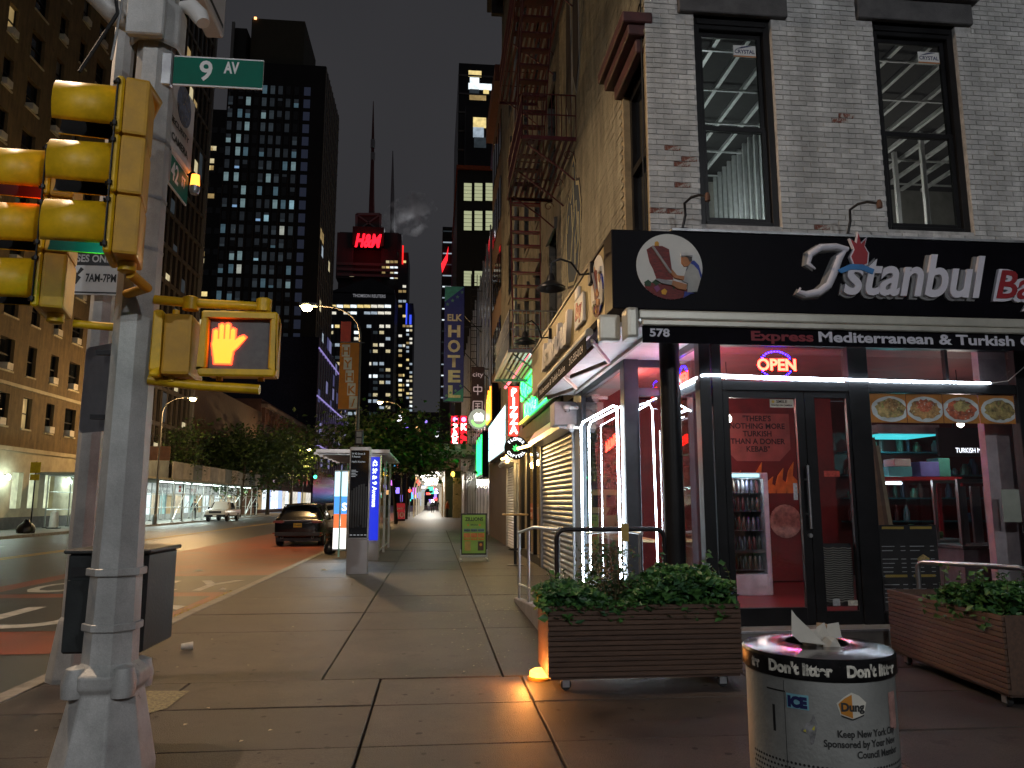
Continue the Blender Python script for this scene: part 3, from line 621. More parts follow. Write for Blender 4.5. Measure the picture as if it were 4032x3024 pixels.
# quotation mural
qm = thing('slogan_mural', 'pink slogan panel about doner kebab over painted flames', 'mural', (4.9, 13.4, 2.2))
B().box(5.15, 7.3, 13.42, 13.5, .2, 3.5).obj('panel_wall', REDW, qm)
B().prism([(-.62, .45), (.62, .45), (.62, -.2), (.4, -.42), (-.4, -.42), (-.62, -.2)], lambda p, a: (5.85 + p[0], a, 2.75 + p[1]), 13.405, 13.42).obj('slogan_board', SKIN2, qm)
text('"THERE\'S\nNOTHING MORE\nTURKISH\nTHAN A DONER\nKEBAB"', .14, (5.85, 13.4, 3.06), (1, 0, 0), (0, 0, 1), inkm, qm, 0, 1.05, 'CENTER', bold=.003)
fl = M('flame_paint', (.55, .16, .02), .6, 0, .3, 5); b = B(); rf = random.Random(9)
for k in range(8):
    x = 5.25 + k * .2; h = rf.uniform(.3, .6)
    b.prism([(-.09, 0), (.09, 0), (.11, h * .4), (.03, h * .55), (.06, h), (-.05, h * .7), (-.1, h * .35)], lambda p, a, x=x: (x + p[0], a, 1.75 + p[1]), 13.395, 13.42)
b.obj('flames', fl, qm)
b = B()
for x, z, r in ((5.6, 1.45, .28), (6.3, 1.25, .3)): b.lathe([(0, .01), (r * .8, .01), (r, .0)], 20, (x, 13.4, z), Matrix.Rotation(R(90), 3, 'X'))
b.obj('plate_picture', M('plate_print', (.4, .25, .2), .5, 0, .4, 9), qm)
# drinks fridge
fg = thing('drinks_fridge', 'white upright glass-door drinks fridge inside the door', 'fridge', (4.85, 12, .18))
FW = M('fridge_white', (.55, .56, .57), .4)
B().box(4.45, 4.53, 11.6, 12.2, .18, 2.05).box(5.12, 5.2, 11.6, 12.2, .18, 2.05).box(4.53, 5.12, 11.6, 12.2, .18, .5).box(4.53, 5.12, 11.6, 12.2, 1.95, 2.05).box(4.53, 5.12, 12.12, 12.2, .5, 1.95).obj('cabinet', FW, fg, bev=.01)
B().box(4.55, 5.1, 11.585, 11.598, .82, .84).box(4.5, 4.54, 11.57, 11.598, .5, 1.95).obj('door_frame', STEEL, fg)
B().quad((4.54, 11.595, .5), (5.12, 11.595, .5), (5.12, 11.595, 1.95), (4.54, 11.595, 1.95)).obj('door_pane', SHOPGLASS, fg)
B().box(4.6, 5.05, 11.58, 11.594, 1.98, 2.03).obj('header', EM('fridge_header', (.4, .8, .9), 2.), fg)
cols = [M('can_%d' % i, c, .35, .3) for i, c in enumerate([(.16, .05, .045), (.07, .09, .07), (.2, .15, .1), (.2, .2, .21), (.08, .08, .12)])]
for zz in (.56, .86, 1.16, 1.46, 1.74):
    B().box(4.54, 5.11, 11.65, 12.1, zz - .012, zz).obj('shelf', GALV, fg)
    for k in range(7): B().lathe([(0, 0), (.03, 0), (.032, .02), (.032, .13), (.018, .19), (.015, .2)], 8, (4.59 + k * .078, 11.72, zz)).obj('bottle', cols[(k // 2 + int(zz * 10)) % 5], fg, smooth=True)
lamp('POINT', 'fridge_light', (4.85, 11.66, 1.9), 3, (.85, .95, 1), .05, parent=fg)
# counter and glass display
def bxp(x0, x1, y0, y1, Y, d): a_ = PY(x0, y1, Y); c_ = PY(x1, y0, Y); return (a_.x, c_.x, Y, Y + d, a_.z, c_.z)
def case(t, x0, x1, y0, y1, z0, z1, w, m):
    for x in (x0, x1 - w):
        for y in (y0, y1 - w): B().box(x, x + w, y, y + w, z0, z1 - w).obj('case_post', m, t)
    for y in (y0, y1 - w): B().box(x0, x1, y, y + w, z1 - w + .001, z1).obj('case_rail', m, t)
    B().quad((x0 + w, y0 + .01, z0), (x1 - w, y0 + .01, z0), (x1 - w, y0 + .01, z1 - w), (x0 + w, y0 + .01, z1 - w)).obj('case_pane', SHOPGLASS, t)
ct = thing('serving_counter', 'serving counter with glass display cases behind the shop window', 'counter', (7.6, 11, .18)); RF = M('red_case_frame', (.3, .02, .025), .4)
x0, x1, y0, y1, z0, z1 = bxp(1905, 2078, 1030, 1165, 11.3, .6); case(ct, x0, x1, y0, y1, z0, z1, .06, RF)
B().box(x0 - .05, x1, y0 - .05, y1 + .1, z0 - .06, z0).obj('counter_top', STEEL, ct, bev=.006); B().box(x0, x1, y0 + .03, y1, .18, z0 - .061).obj('counter_body', M('counter_dark', (.03, .025, .03), .3, 0, .3, 3), ct)
B().box(x0 + .9, x0 + 1.15, y0 + .015, y0 + .028, .18, z0 - .08).obj('red_panel', RF, ct)
B().tube([(x0 + .08, y0 + .1, z1 - .1), (x0 + .45, y0 + .1, z1 - .1)], .02, 8).obj('case_lamp', EM('case_tube', (.9, .95, 1), 9), ct)
for k in range(10): B().lathe([(0, 0), (.06, 0), (.085, .05), (.07, .1 + .05 * (k % 3)), (0, .12 + .05 * (k % 3))], 10, (x0 + .14 + k * .11, y0 + .3, z0 + .002), rot=k).obj('salad_bowl', M('food_%d' % (k % 4), [(.3, .12, .03), (.06, .16, .03), (.4, .3, .12), (.3, .04, .03)][k % 4], .6, 0, .4, 20, .4), ct, smooth=True)
gz = z1
for i, (dx, w, h, c, lb, dz) in enumerate([(.45, .4, .16, (.05, .3, .32), 'teal takeaway box on the red display case', 0), (.95, .32, .24, (.12, .14, .4), 'blue carton on the red display case', 0), (.5, .28, .12, (.4, .42, .4), 'white carton stacked on the teal box', .162), (1.2, .2, .3, (.05, .25, .2), 'green bottle crate on the red display case', 0)]):
    B().box(x0 + dx - w / 2, x0 + dx + w / 2, y0 + .1, y0 + .4, gz + .002 + dz, gz + dz + h).obj('carton', M('carton_%d' % i, c, .6), label=lb, cat='box', bev=.008)
x0, x1, y0, y1, z0, z1 = bxp(2080, 2200, 1035, 1178, 10.4, .6); case(ct, x0, x1, y0, y1, z0, z1, .045, STEEL)
B().box(x0 - .05, x1 + .1, y0 - .05, y1 + .1, z0 - .05, z0).obj('counter_top', STEEL, ct, bev=.006); B().box(x0, x1 + .1, y0, y1, .18, z0 - .051).obj('counter_end', M('counter_grey', (.2, .19, .19), .4, .3, .3, 3), ct)
for k in range(3): B().box(x0 + .2 + k * .22, x0 + .34 + k * .22, y0 + .3, y0 + .34, z0 + .01, z1 - .1).obj('steel_panel', STEEL, ct)
# leaning boards and white post just inside the glass
lb_ = thing('leaning_boards', 'brown boards leaning inside beside the display window jamb', 'boards', (5.5, 9.2, .18))
for k, c in enumerate([(.2, .1, .05), (.12, .06, .035), (.3, .22, .13)]): B().bar((5.62 + k * .1, 9.15 + k * .04, .19), (5.4 + k * .08, 9.1 + k * .03, 2.5 - k * .1), .1 - k * .02, .02, up=(0, 1, 0)).obj('board', M('lean_board_%d' % k, c, .6, 0, .3, 4), lb_)
x0, x1, y0, y1, z0, z1 = bxp(2165, 2188, 905, 1330, 9.25, .12); B().box(x0, x1, y0, y1, .18, 3.6).obj('white_post', M('post_pinkish', (.5, .42, .42), .6), label='pale square post inside the right end of shop window', cat='post')
hb = thing('hanging_menu_board', 'dark hanging menu board with small white letters inside', 'menu board', (9, 12.6, 2.6)); x0, x1, y0, y1, z0, z1 = bxp(2030, 2170, 925, 985, 12.4, .05)
B().box(x0, x1, y0, y1, z0, z1).obj('board', M('menu_black', (.02, .015, .018), .4), hb); text('TURKISH MARKET', .12, (x0 + .3, y0 - .004, z0 + .06), (1, 0, 0), (0, 0, 1), EM('menu_text', (.9, .92, 1), 2.5, False), hb, 0, .75)
for k in range(2): B().box(x0 + .3 + k * .6, x0 + .32 + k * .6, y0 + .01, y0 + .03, z1, 3.62).obj('hanger', BLACKM, hb)
rg = B().tube([(x0 + .9, y0 - .02, z0 - .1), (x1 - .1, y0 - .02, z0 + .02)], .02, 6).obj('red_tube', EM('menu_red', (1, .1, .08), 2), hb)
tl = thing('teal_light_panel', 'teal glowing ceiling light panel at back of the shop', 'ceiling light', (8, 13.4, 3.0)); x0, x1, y0, y1, z0, z1 = bxp(1900, 2020, 925, 952, 13.4, .9)
B().box(x0, x1, y0, y1, z0 + .1, z0 + .13).obj('diffuser', EM('teal_panel', (.05, .5, .55), 1.3), tl); B().box(x0 - .05, x1 + .05, y0 - .05, y1 + .05, z0 + .132, z0 + .3).obj('housing', GREYP, tl)
lamp('POINT', 'teal_glow', ((x0 + x1) / 2, y0 + .3, z0 - .2), 14, (.1, .8, .85), .04, parent=tl)
sh_ = thing('wall_shelf', 'shelves of bottles and cups on the far restaurant wall', 'shelf', (9, 14.4, 1.2))
for j in range(4):
    B().box(8.0, 11.2, 14.25, 14.58, 1.2 + j * .45, 1.23 + j * .45).obj('shelf_board', M('shelf_teal', (.05, .09, .1), .5), sh_)
    for k in range(16):
        if rf.random() < .35: continue
        hh = rf.uniform(.12, .38); ww = rf.uniform(.03, .1)
        B().lathe([(0, 0), (ww, 0), (ww, hh * .6), (ww * .6, hh * .8), (ww * .4, hh), (.0, hh)], 8, (8.1 + k * .19, 14.42 + rf.uniform(-.06, .06), 1.231 + j * .45)).obj('jar', cols[(k * 3 + j) % 5], sh_, smooth=True)
for k, (x, y) in enumerate(((4.2, 10.6), (8.0, 10.9), (4.6, 12.9))):
    t = thing('pendant_bulb', ['round white pendant bulb behind the door sticker', 'round white pendant bulb behind the food posters', 'round white pendant bulb by the slogan mural'][k], 'light bulb', (x, y, 3.2), group='pendant bulbs in restaurant')
    B().lathe([(.0, -.06), (.045, -.03), (.05, .01), (.03, .05), (.015, .07)], 12, (x, y, 2.78)).obj('bulb', EM('bulb_glow', (1, .95, .85), 12), t, smooth=True); B().tube([(x, y, 2.85), (x, y, 3.62)], .006, 5).obj('flex', BLACKM, t)
    lamp('POINT', 'bulb_light', (x, y, 2.7), 18, (1, .8, .7), .08, parent=t)
lamp('POINT', 'bay_red_light', (3.0, 11.6, 3.3), 60, (1, .35, .3), .03, parent=RI)
so = thing('window_neon', 'small red neon word in the side bay window', 'neon sign', (2.75, 11.9, 2.4))
b = B()
for k, (h, w) in enumerate(((.16, .05), (.1, 0), (.16, .06), (.02, .05), (.15, .05), (.12, .04), (.16, .05), (.16, .04), (.15, .05))):
    y0 = 12.3 - k * .09; z0 = 2.4 + k * .012
    b.tube([(2.78, y0, z0), (2.78, y0, z0 + h), (2.78, y0 - w, z0 + h * .95), (2.78, y0 - w, z0 + .01)], .009, 5)
b.obj('tube_stroke', NEONR, so)
hc = thing('bay_table', 'pale wooden bar table inside the side bay', 'table', (2.95, 11.8, 0))
B().box(2.72, 3.2, 10.9, 12.8, 1.02, 1.06).obj('table_top', M('pale_wood', (.4, .27, .12), .5, 0, .2, 6, stretch=(8, 1, 1)), hc, bev=.006)
for y in (11.1, 12.6): B().box(2.93, 2.99, y, y + .06, .01, 1.02).obj('leg', BLACKM, hc)
# window graphics
PO = thing('food_poster_strip', 'row of four kebab dish photos inside the display window', 'poster', (6.2, YF + .02, 2.6))
rf = random.Random(2)
PLW = M('plate_white', (.85, .85, .8), .5); OR = M('poster_orange', (.7, .26, .04), .5)
FD = [M('poster_food_%d' % i, c, .6, 0, .6, 16, .3, col2=c2, thr=.58) for i, (c, c2) in enumerate([((.6, .4, .14), (.22, .42, .06)), ((.55, .28, .09), (.8, .65, .3)), ((.6, .13, .05), (.8, .68, .5)), ((.5, .36, .12), (.22, .1, .04))])]
for k in range(4):
    x0 = 5.36 + k * .485; x1 = x0 + .475; y = YF + .012
    pc = B().box(x0, x1, y, y + .004, 2.57, 2.935).obj('photo_card', OR, PO)
    cx = (x0 + x1) / 2 + rf.uniform(-.03, .03)
    def ell(rx, rz, wob, y0, y1, m, nm, cz=2.74):
        pts = [(rx * (1 + rf.uniform(-wob, wob)) * math.cos(a * math.pi / 14), rz * (1 + rf.uniform(-wob, wob)) * math.sin(a * math.pi / 14)) for a in range(28)]
        pts = [(min(max(p[0] + cx, x0 + .004), x1 - .004), min(max(p[1] + cz, 2.574), 2.931)) for p in pts]
        B().prism(pts, lambda p, a: (p[0], a, p[1]), y0, y1).obj(nm, m, pc)
    ell(.25, .16, .02, y - .003, y, PLW, 'plate'); ell(.2, .12, .12, y - .006, y - .003, FD[k], 'food'); ell(.11, .07, .3, y - .009, y - .006, FD[(k + 1) % 4], 'topping', 2.79)
MB = thing('window_menu', 'black menu poster with white price lines low in window', 'menu poster', (5.6, YF + .02, .3))
MK = M('menu_poster', (.025, .022, .022), .4); B().box(5.34, 6.1, YF + .012, YF + .016, .31, 1.32).obj('poster', MK, MB)
b = B()
for k in range(15):
    for x0, x1 in ((5.38, 5.38 + rf.uniform(.12, .2)), (5.62, 5.68), (5.74, 5.74 + rf.uniform(.1, .2)), (6.0, 6.05)):
        if k % 6: b.box(x0, x1, YF + .009, YF + .0115, .36 + k * .05, .368 + k * .05)
b.obj('price_line', M('menu_ink', (.5, .5, .48), .6), MB)
for z in (1.27, .7): B().box(5.4, 5.68, YF + .009, YF + .0115, z, z + .03).box(5.76, 6.04, YF + .009, YF + .0115, z, z + .03).obj('heading', M('menu_gold', (.5, .33, .06), .6), MB)
B().prism([(-.06, -.05), (.06, -.05), (.08, .02), (0, .07), (-.08, .02)], lambda p, a: (5.9 + p[0], a, .9 + p[1]), YF + .006, YF + .0085).obj('dish_picture', FD[0], MB)
DM = thing('coiled_mat', 'wavy grey corrugated sheet standing behind the narrow door panel', 'corrugated sheet', (4.83, YF + .08, .35))
for k in range(24):
    z = .42 + k * .027; p = [(4.64 + .39 * i / 10, YF + .08, z + .006 * math.sin(i * 1.9)) for i in range(11)]
    B().tube(p, .008, 4).obj('ridge', M('mat_grey', (.26, .24, .2), .6), DM)
B().box(4.63, 5.03, YF + .09, YF + .095, .36, 1.1).obj('backing', DARK, DM)
ST = thing('camera_notice', 'pale smile-camera notice stuck on the door glass', 'notice', (4.2, YF - .01, 2.75))
B().box(4.06, 4.36, YF - .008, YF - .004, 2.74, 2.84).obj('card', M('notice_pale', (.5, .48, .38), .6), ST)
text('SMILE', .05, (4.14, YF - .009, 2.795), (1, 0, 0), (0, 0, 1), inkm, ST, 0, .14, bold=.001); text("YOU'RE ON CAMERA", .03, (4.075, YF - .009, 2.755), (1, 0, 0), (0, 0, 1), inkm, ST, 0, .27, bold=.001)
B().lathe([(0, .001), (.018, .001), (.018, 0)], 12, (4.1, YF - .0085, 2.81), Matrix.Rotation(R(90), 3, 'X')).obj('face_mark', M('smile_yellow', (.6, .42, .05), .6), ST)
for i, (x, z, w, h, c, lb) in enumerate([(4.71, .38, .09, .08, (.35, .36, .36), 'grey square sticker low on the narrow door panel'), (4.9, .38, .12, .06, (.5, .48, .4), 'pale warning sticker low on the narrow door panel'), (4.7, 1.9, .2, .07, (.5, .06, .04), 'red delivery sticker on the narrow door panel'), (4.3, 1.62, .05, .2, (.45, .48, .5), 'strip of card-payment stickers by the door stile')]):
    B().box(x, x + w, YF - .006, YF - .003, z, z + h).obj('sticker', M('sticker_%d' % i, c, .6, 0, .3, 30), label=lb, cat='sticker')
B().box(7.0, 7.24, YF + .012, YF + .016, 1.35, 1.75).obj('paper_notice', M('paper_cream', (.5, .5, .4), .8, 0, .1, 6), label='cream paper notice taped inside right edge of display window', cat='notice')
# security cameras and box on the side
def dome_cam(p, label):
    t = thing('security_camera', label, 'security camera', p, group='white dome cameras'); p = Vector(p)
    B().ob(p + Vector((.12, 0, .02)), (.16, .12, .05)).lathe([(.0, .08), (.06, .08), (.075, .04), (.07, 0)], 16, p).obj('housing', WHITEP, t, smooth=True)
    B().lathe([(.06, 0), (.05, -.04), (.025, -.062), (0, -.068)], 16, p).obj('dome', M('camera_dome', (.35, .35, .35), .25, 0, .2), t, smooth=True)
    B().lathe([(0, 0), (.018, 0), (.018, -.012), (0, -.014)], 10, p + Vector((-.035, -.02, -.045))).obj('lens', BLACK, t)
dome_cam((2.42, 13.9, 3.3), 'white dome camera tucked under the side awning end'); dome_cam((2.47, 13.8, 2.92), 'white dome camera below the square white box'); dome_cam((2.75, 12.9, 3.36), 'white dome camera inside the side bay glass')
B().box(2.2, XS, 14.05, 14.6, 3.02, 3.46).obj('junction_box', M('box_lilac_white', (.5, .48, .5), .5), label='square white metal box above the roller shutter end', cat='utility box', bev=.012)

# ================================================================ PLANTERS
WOOD = [M('planter_board_%d' % i, c, .6, 0, .3, 3, .3, 60, stretch=(1, 12, 12)) for i, c in enumerate([(.095, .05, .03), (.082, .043, .027), (.105, .056, .034)])]
LEAF = [M('leaf_%d' % i, c, .45, 0, .3, 6, spec=.4) for i, c in enumerate([(.055, .15, .035), (.075, .19, .045), (.04, .115, .045), (.11, .21, .06)])]
SOIL = M('soil', (.02, .014, .01), .95, 0, .4, 12, .6)
def leafy(pts, mats, name, parent, size=.05, world=False, seed=1):
    """many small lobed leaves, each a folded four-point blade"""
    r = random.Random(seed); b = B()
    for p in pts:
        s = size * r.uniform(.4, 1.5); d = Vector((r.uniform(-1, 1), r.uniform(-1, 1), r.uniform(-.5, .6))).normalized(); n = Vector((r.uniform(-.6, .6), r.uniform(-.9, .4), r.uniform(.4, 1))).normalized()
        w = d.cross(n).normalized(); n = w.cross(d); p = Vector(p); b.k = r.randrange(len(mats))
        b.add([p - d * s * .5, p + w * s * .42 + n * s * .1, p + d * s * .15 + w * s * .3, p + d * s * .6 - n * s * .12, p + d * s * .15 - w * s * .3, p - w * s * .42 + n * s * .1], [(0, 1, 2), (0, 2, 3), (0, 3, 4), (0, 4, 5)])
    return b.obj(name, mats, parent, world=world)
def planter(loc, rz, label, lx=1.71, ly=.62, sticker=False):
    t = thing('planter_box', label, 'planter', loc, rz, 'wheeled timber planters'); z0, z1 = .12, .715; n = 14; h = (z1 - z0) / n; r = random.Random(int(lx * 100 + rz * 50))
    for k in range(n):
        za = z0 + k * h + .003; zb = z0 + (k + 1) * h - .003
        for y0, y1 in ((-ly / 2 - .025, -ly / 2), (ly / 2, ly / 2 + .025)):
            o = r.uniform(-.002, .002); B().box(-lx / 2, lx / 2, y0 + o, y1 + o, za, zb).obj('board', r.choice(WOOD), t, world=False, bev=.003)
    for s in (-1, 1): B().box(s * (lx / 2 - .012) - .012, s * (lx / 2 - .012) + .012, -ly / 2 + .002, ly / 2 - .002, z0, z1).obj('end_panel', WOOD[2], t, world=False)
    B().box(-lx / 2 + .025, lx / 2 - .025, -ly / 2 + .002, ly / 2 - .002, .15, .66).obj('soil', SOIL, t, world=False)
    B().box(-lx / 2 + .02, lx / 2 - .02, -ly / 2, ly / 2, .1, .119).obj('base_board', WOOD[1], t, world=False)
    for sx in (-1, 1):
        for sy in (-1, 1):
            x, y = sx * (lx / 2 - .16), sy * (ly / 2 - .06)
            c = B().box(x - .03, x + .03, y - .028, y - .02, .03, .1).box(x - .03, x + .03, y + .02, y + .028, .03, .1).box(x - .045, x + .045, y - .04, y + .04, .09, .1).obj('caster_fork', GALV, t, world=False)
            B().lathe([(0, -.018), (.045, -.018), (.05, -.008), (.05, .008), (.045, .018), (0, .018)], 16, (x, y, .05), Matrix.Rotation(R(90), 3, 'X')).obj('caster_wheel', RUBBER, c, world=False, smooth=True)
    return t
P1 = planter((1.835, 7.03, 0), 0, 'brown slatted planter full of ivy beside the handrail')
P2 = planter((4.86, 6.66, 0), R(84), 'brown slatted planter set askew before the display window', 1.86)
def mound(lx, ly, n, hf, seed, z=.66):
    r = random.Random(seed); out = []
    while len(out) < n:
        x, y = r.uniform(-lx / 2, lx / 2), r.uniform(-ly / 2, ly / 2); h = hf(x, y)
        if h > 0.02: out.append((x, y, z + h * (1 - r.random() ** 2.2)))
    return out
def plant(loc, rz, label, pts, size, mats=LEAF, seed=1, stems=None):
    t = thing('plant', label, 'plant', loc, rz)
    leafy(pts, mats, 'foliage', t, size, False, seed)
    b = B(); r = random.Random(seed + 5)
    xs_ = [p[0] for p in pts]
    if size > .05:
        edge = [(r.uniform(min(xs_), max(xs_)), r.choice([-1, -1, 1]) * .33 + r.uniform(-.03, .03), .74 - .16 * r.random() ** 2) for _ in range(160)]; leafy(edge, mats, 'trailing_leaf', t, size, False, seed + 3)['kind'] = 'stuff'
        for _ in range(14):
            q = Vector(r.choice(pts)); hh = r.uniform(.08, .2); dx = r.uniform(-.06, .06); b.tube([q, q + Vector((dx * .5, 0, hh * .6)), q + Vector((dx, 0, hh))], [.004, .003, .002], 4); leafy([q + Vector((dx * f + r.uniform(-.03, .03), r.uniform(-.03, .03), hh * f)) for f in (.4, .6, .75, .9, 1.)], mats, 'sprig', t, size * .8, False, seed + int(q.x * 99))['kind'] = 'stuff'
    for k in range(26):
        p = Vector(r.choice(pts)); b.tube([(p.x * .9, p.y * .8, .65), ((p.x + p.x * .9) / 2 + r.uniform(-.03, .03), p.y * .9, (p.z + .65) / 2), p], [.006, .004, .002], 4)
    b.obj('stem', M('stem', (.05, .055, .02), .7), t, world=False); return t
plant((1.835, 7.03, 0), 0, 'spreading green ivy filling the right of the planter beside handrail', mound(1.66, .66, 4200, lambda x, y: (.34 - ((x - .42) / .62) ** 2 * .3 + .05 * math.sin(x * 17) * math.cos(y * 13 + x * 5)) * (1 - (y / .5) ** 2 * .5) if x > -.25 else 0, 1), .07, LEAF[:3], 11)
plant((1.835, 7.03, 0), 0, 'low green ivy trailing over the left planter end by ramp', mound(1.8, .7, 2000, lambda x, y: (.22 - ((x + .65) / .4) ** 2 * .16) * (1 - (y / .5) ** 2 * .4) if x < -.2 else 0, 2), .068, LEAF[:3], 12)
plant((1.835, 7.03, 0), 0, 'twiggy dry brown shrub rising from the ivy planter', mound(.55, .4, 1500, lambda x, y: 0, 3) if False else [(random.Random(k).gauss(-.28, .13), random.Random(k + 9000).gauss(0, .1), .72 + .5 * random.Random(k + 20000).random() ** 1.1) for k in range(1500)], .03, [M('dry_leaf', (.09, .08, .03), .7, 0, .3), M('dry_leaf_b', (.14, .1, .05), .7, 0, .3), LEAF[2]], 13)
plant((4.86, 6.66, 0), R(84), 'bright green leafy plant in the middle of the askew planter', mound(.6, .5, 900, lambda x, y: .2 - ((x + .05) / .3) ** 2 * .18, 4), .06, LEAF, 14)
plant((4.86, 6.66, 0), R(84), 'dark green leafy plant at the near end of askew planter', mound(1.6, .55, 1700, lambda x, y: (.27 - ((x + .6) / .34) ** 2 * .22), 5), .06, LEAF[:3], 15)

# ================================================================ LITTER BIN
def wrap(o, c, rad):
    """bend a flat child (built on x = arc length, y = out, z) round a vertical cylinder"""
    for v in o.data.vertices:
        s, out, z = v.co; a = math.atan2(-3.22, -1.62) + s / rad; rr = rad + out; v.co = (c[0] + rr * math.cos(a), c[1] + rr * math.sin(a), z)
BC = (1.62, 3.22); BR = .292
LB = thing('litter_bin', 'grey perforated street litter bin covered in stickers', 'litter bin', (BC[0], BC[1], 0))
BING = M('bin_grey', (.21, .215, .2), .55, .2, .2, 4, .15, 60, col2=(.24, .23, .2), thr=.66)
B().lathe([(BR - .03, .02), (BR, .03), (BR, .905), (BR - .012, .93)], 64, (BC[0], BC[1], 0)).obj('drum', BING, LB, smooth=True)
B().lathe([(0, .03), (BR - .04, .03)], 32, (BC[0], BC[1], 0)).obj('floor_plate', BING, LB)
RIM = M('bin_rim_black', (.02, .02, .022), .3, .6, .5, 12, .1, col2=(.3, .3, .3), thr=.66)
B().lathe([(BR + .006, .912), (BR + .012, .92), (BR + .012, .985), (BR + .004, .995)], 64, (BC[0], BC[1], 0)).obj('rim_band', RIM, LB, smooth=True)
B().lathe([(BR + .004, .996), (BR - .02, 1.001), (.21, 1.008), (.135, 1.015), (.13, 1.012), (.135, .99)], 64, (BC[0], BC[1], 0)).obj('lid', M('lid_chrome', (.5, .48, .5), .2, 1., .35, 5, .12, 20), LB, smooth=True)
B().lathe([(0, .93), (.2, .93)], 24, (BC[0], BC[1], 0)).obj('bin_liner', DARK, LB)
for s0, body in ((-.285, "tter"), (-.19, "Don't litter"), (.1, "Don't litter")):
    o = text(body, .058, (s0, -.0, .934), (1, 0, 0), (0, 0, 1), M('rim_letters', (.6, .58, .5), .5, 0, .5, 30, col2=(.03, .03, .03), thr=.6), LB, 0, .05 if body == 'tter' else .24, bold=.003)
    for v in o.data.vertices: v.co.y = .0135
    wrap(o, BC, BR)
b = B(); rr = random.Random(4)
for j in range(30):
    for k in range(112):
        a = 2 * math.pi * (k + .5 * (j % 2)) / 112
        if -math.pi < a - math.pi * 2 < 0 and .05 < 1:
            s0 = a; cz = .07 + j * .0195
            if cz > .60: continue
            p = []
            for q in range(7):
                w = 2 * math.pi * q / 7; aa = a + .0052 * math.cos(w) / BR; p.append((BC[0] + (BR + .0012) * math.cos(aa), BC[1] + (BR + .0012) * math.sin(aa), cz + .0052 * math.sin(w)))
            b.quad(*p)
b.obj('perforation', DARK, LB, kind='stuff')
def sticker(s0, z0, w, h, m, name, parent=LB, pts=None, out=.0015):
    n = 10; b = B()
    if pts is None: pts = [(0, 0), (w, 0), (w, h), (0, h)]
    b.prism([(s0 + p[0], z0 + p[1]) for p in pts], lambda p, a: (p[0], a, p[1]), out, out - .0012) if False else None
    # subdivided sheet so that it follows the drum
    xs = [p[0] for p in pts]; lo, hi = min(xs), max(xs); me = B().add([(s0 + p[0], out, z0 + p[1]) for p in pts], [tuple(range(len(pts)))]).obj(name, m, parent)
    bmm = bmesh.new(); bmm.from_mesh(me.data)
    for i in range(1, n): bmesh.ops.bisect_plane(bmm, geom=bmm.verts[:] + bmm.edges[:] + bmm.faces[:], plane_co=(s0 + lo + (hi - lo) * i / n, 0, 0), plane_no=(1, 0, 0))
    bmm.to_mesh(me.data); bmm.free(); wrap(me, BC, BR); return me
def cyl_text(body, size, s0, z0, m, width, out=.003, parent=LB, **k):
    o = text(body, size, (s0, 0, z0), (1, 0, 0), (0, 0, 1), m, parent, 0, width, **k)
    for v in o.data.vertices: v.co.y = out
    wrap(o, BC, BR); return o
INK = M('bin_print', (.025, .026, .026), .7)
ice = sticker(-.125, .80, .085, .055, M('ice_blue', (.18, .42, .5), .5), 'sticker'); ice['label'] = 'light blue ICE sticker'
cyl_text('ICE', .052, -.12, .808, NAVY, .074, parent=ice, bold=.004)
hx = [(0, .06), (.03, .085), (.058, .1), (.088, .088), (.116, .062), (.104, .02), (.056, 0), (.012, .018)]
d = sticker(.06, .775, 0, 0, M('dung_white', (.6, .58, .5), .5), 'sticker', pts=hx); d['label'] = 'six-sided orange and white Dung sticker'
sticker(.06, .775, 0, 0, M('dung_orange', (.5, .2, .02), .5), 'orange_half', d, pts=[(.006, .058), (.03, .079), (.058, .093), (.058, .006), (.015, .022)], out=.0026)
cyl_text('Dung', .042, .074, .808, INK, .09, .004, parent=d, bold=.002)
sticker(.06, .775, 0, 0, INK, 'bottom_edge', d, pts=[(.016, .012), (.056, -.002), (.102, .014), (.103, .019), (.056, .004), (.014, .018)], out=.0028)
pk = sticker(.3, .72, .06, .14, M('pink_print', (.36, .2, .17), .6, 0, .35, 22), 'sticker'); pk['label'] = 'pink picture sticker'
tr_ = sticker(-.075, .69, 0, 0, M('torn_grey', (.22, .22, .22), .7, 0, .5, 30), 'sticker', pts=[(0, .03), (.02, .06), (.04, .075), (.05, .1), (.062, .06), (.055, .03), (.045, -.01), (.035, -.015), (.03, .02)]); tr_['label'] = 'torn grey sticker scrap with yellow flecks'
sticker(-.075, .69, 0, 0, M('fleck_yellow', (.55, .5, .04), .6), 'fleck', tr_, pts=[(.008, .032), (.018, .04), (.02, .03)], out=.003); sticker(-.075, .69, 0, 0, MATS['fleck_yellow'], 'fleck', tr_, pts=[(.04, .042), (.052, .058), (.05, .04)], out=.003)
cyl_text('Keep New York City', .036, .055, .712, INK, .27, bold=.001); cyl_text('Sponsored by Your New', .036, .005, .675, INK, .32, bold=.001); cyl_text('Council Member', .036, .125, .637, INK, .21, bold=.001)
sticker(-.19, .70, .012, .1, DARK, 'slot'); sticker(-.215, .855, .085, .006, DARK, 'seam'); sticker(-.136, .05, .003, .85, M('bin_seam', (.05, .05, .05), .7), 'seam')
pw = thing('paper_wrappers', 'crumpled white paper wrappers stuffed in the bin opening', 'paper', (1.6, 3.2, 1.03))
PAPER = M('paper', (.55, .52, .45), .8, 0, .08, 8)
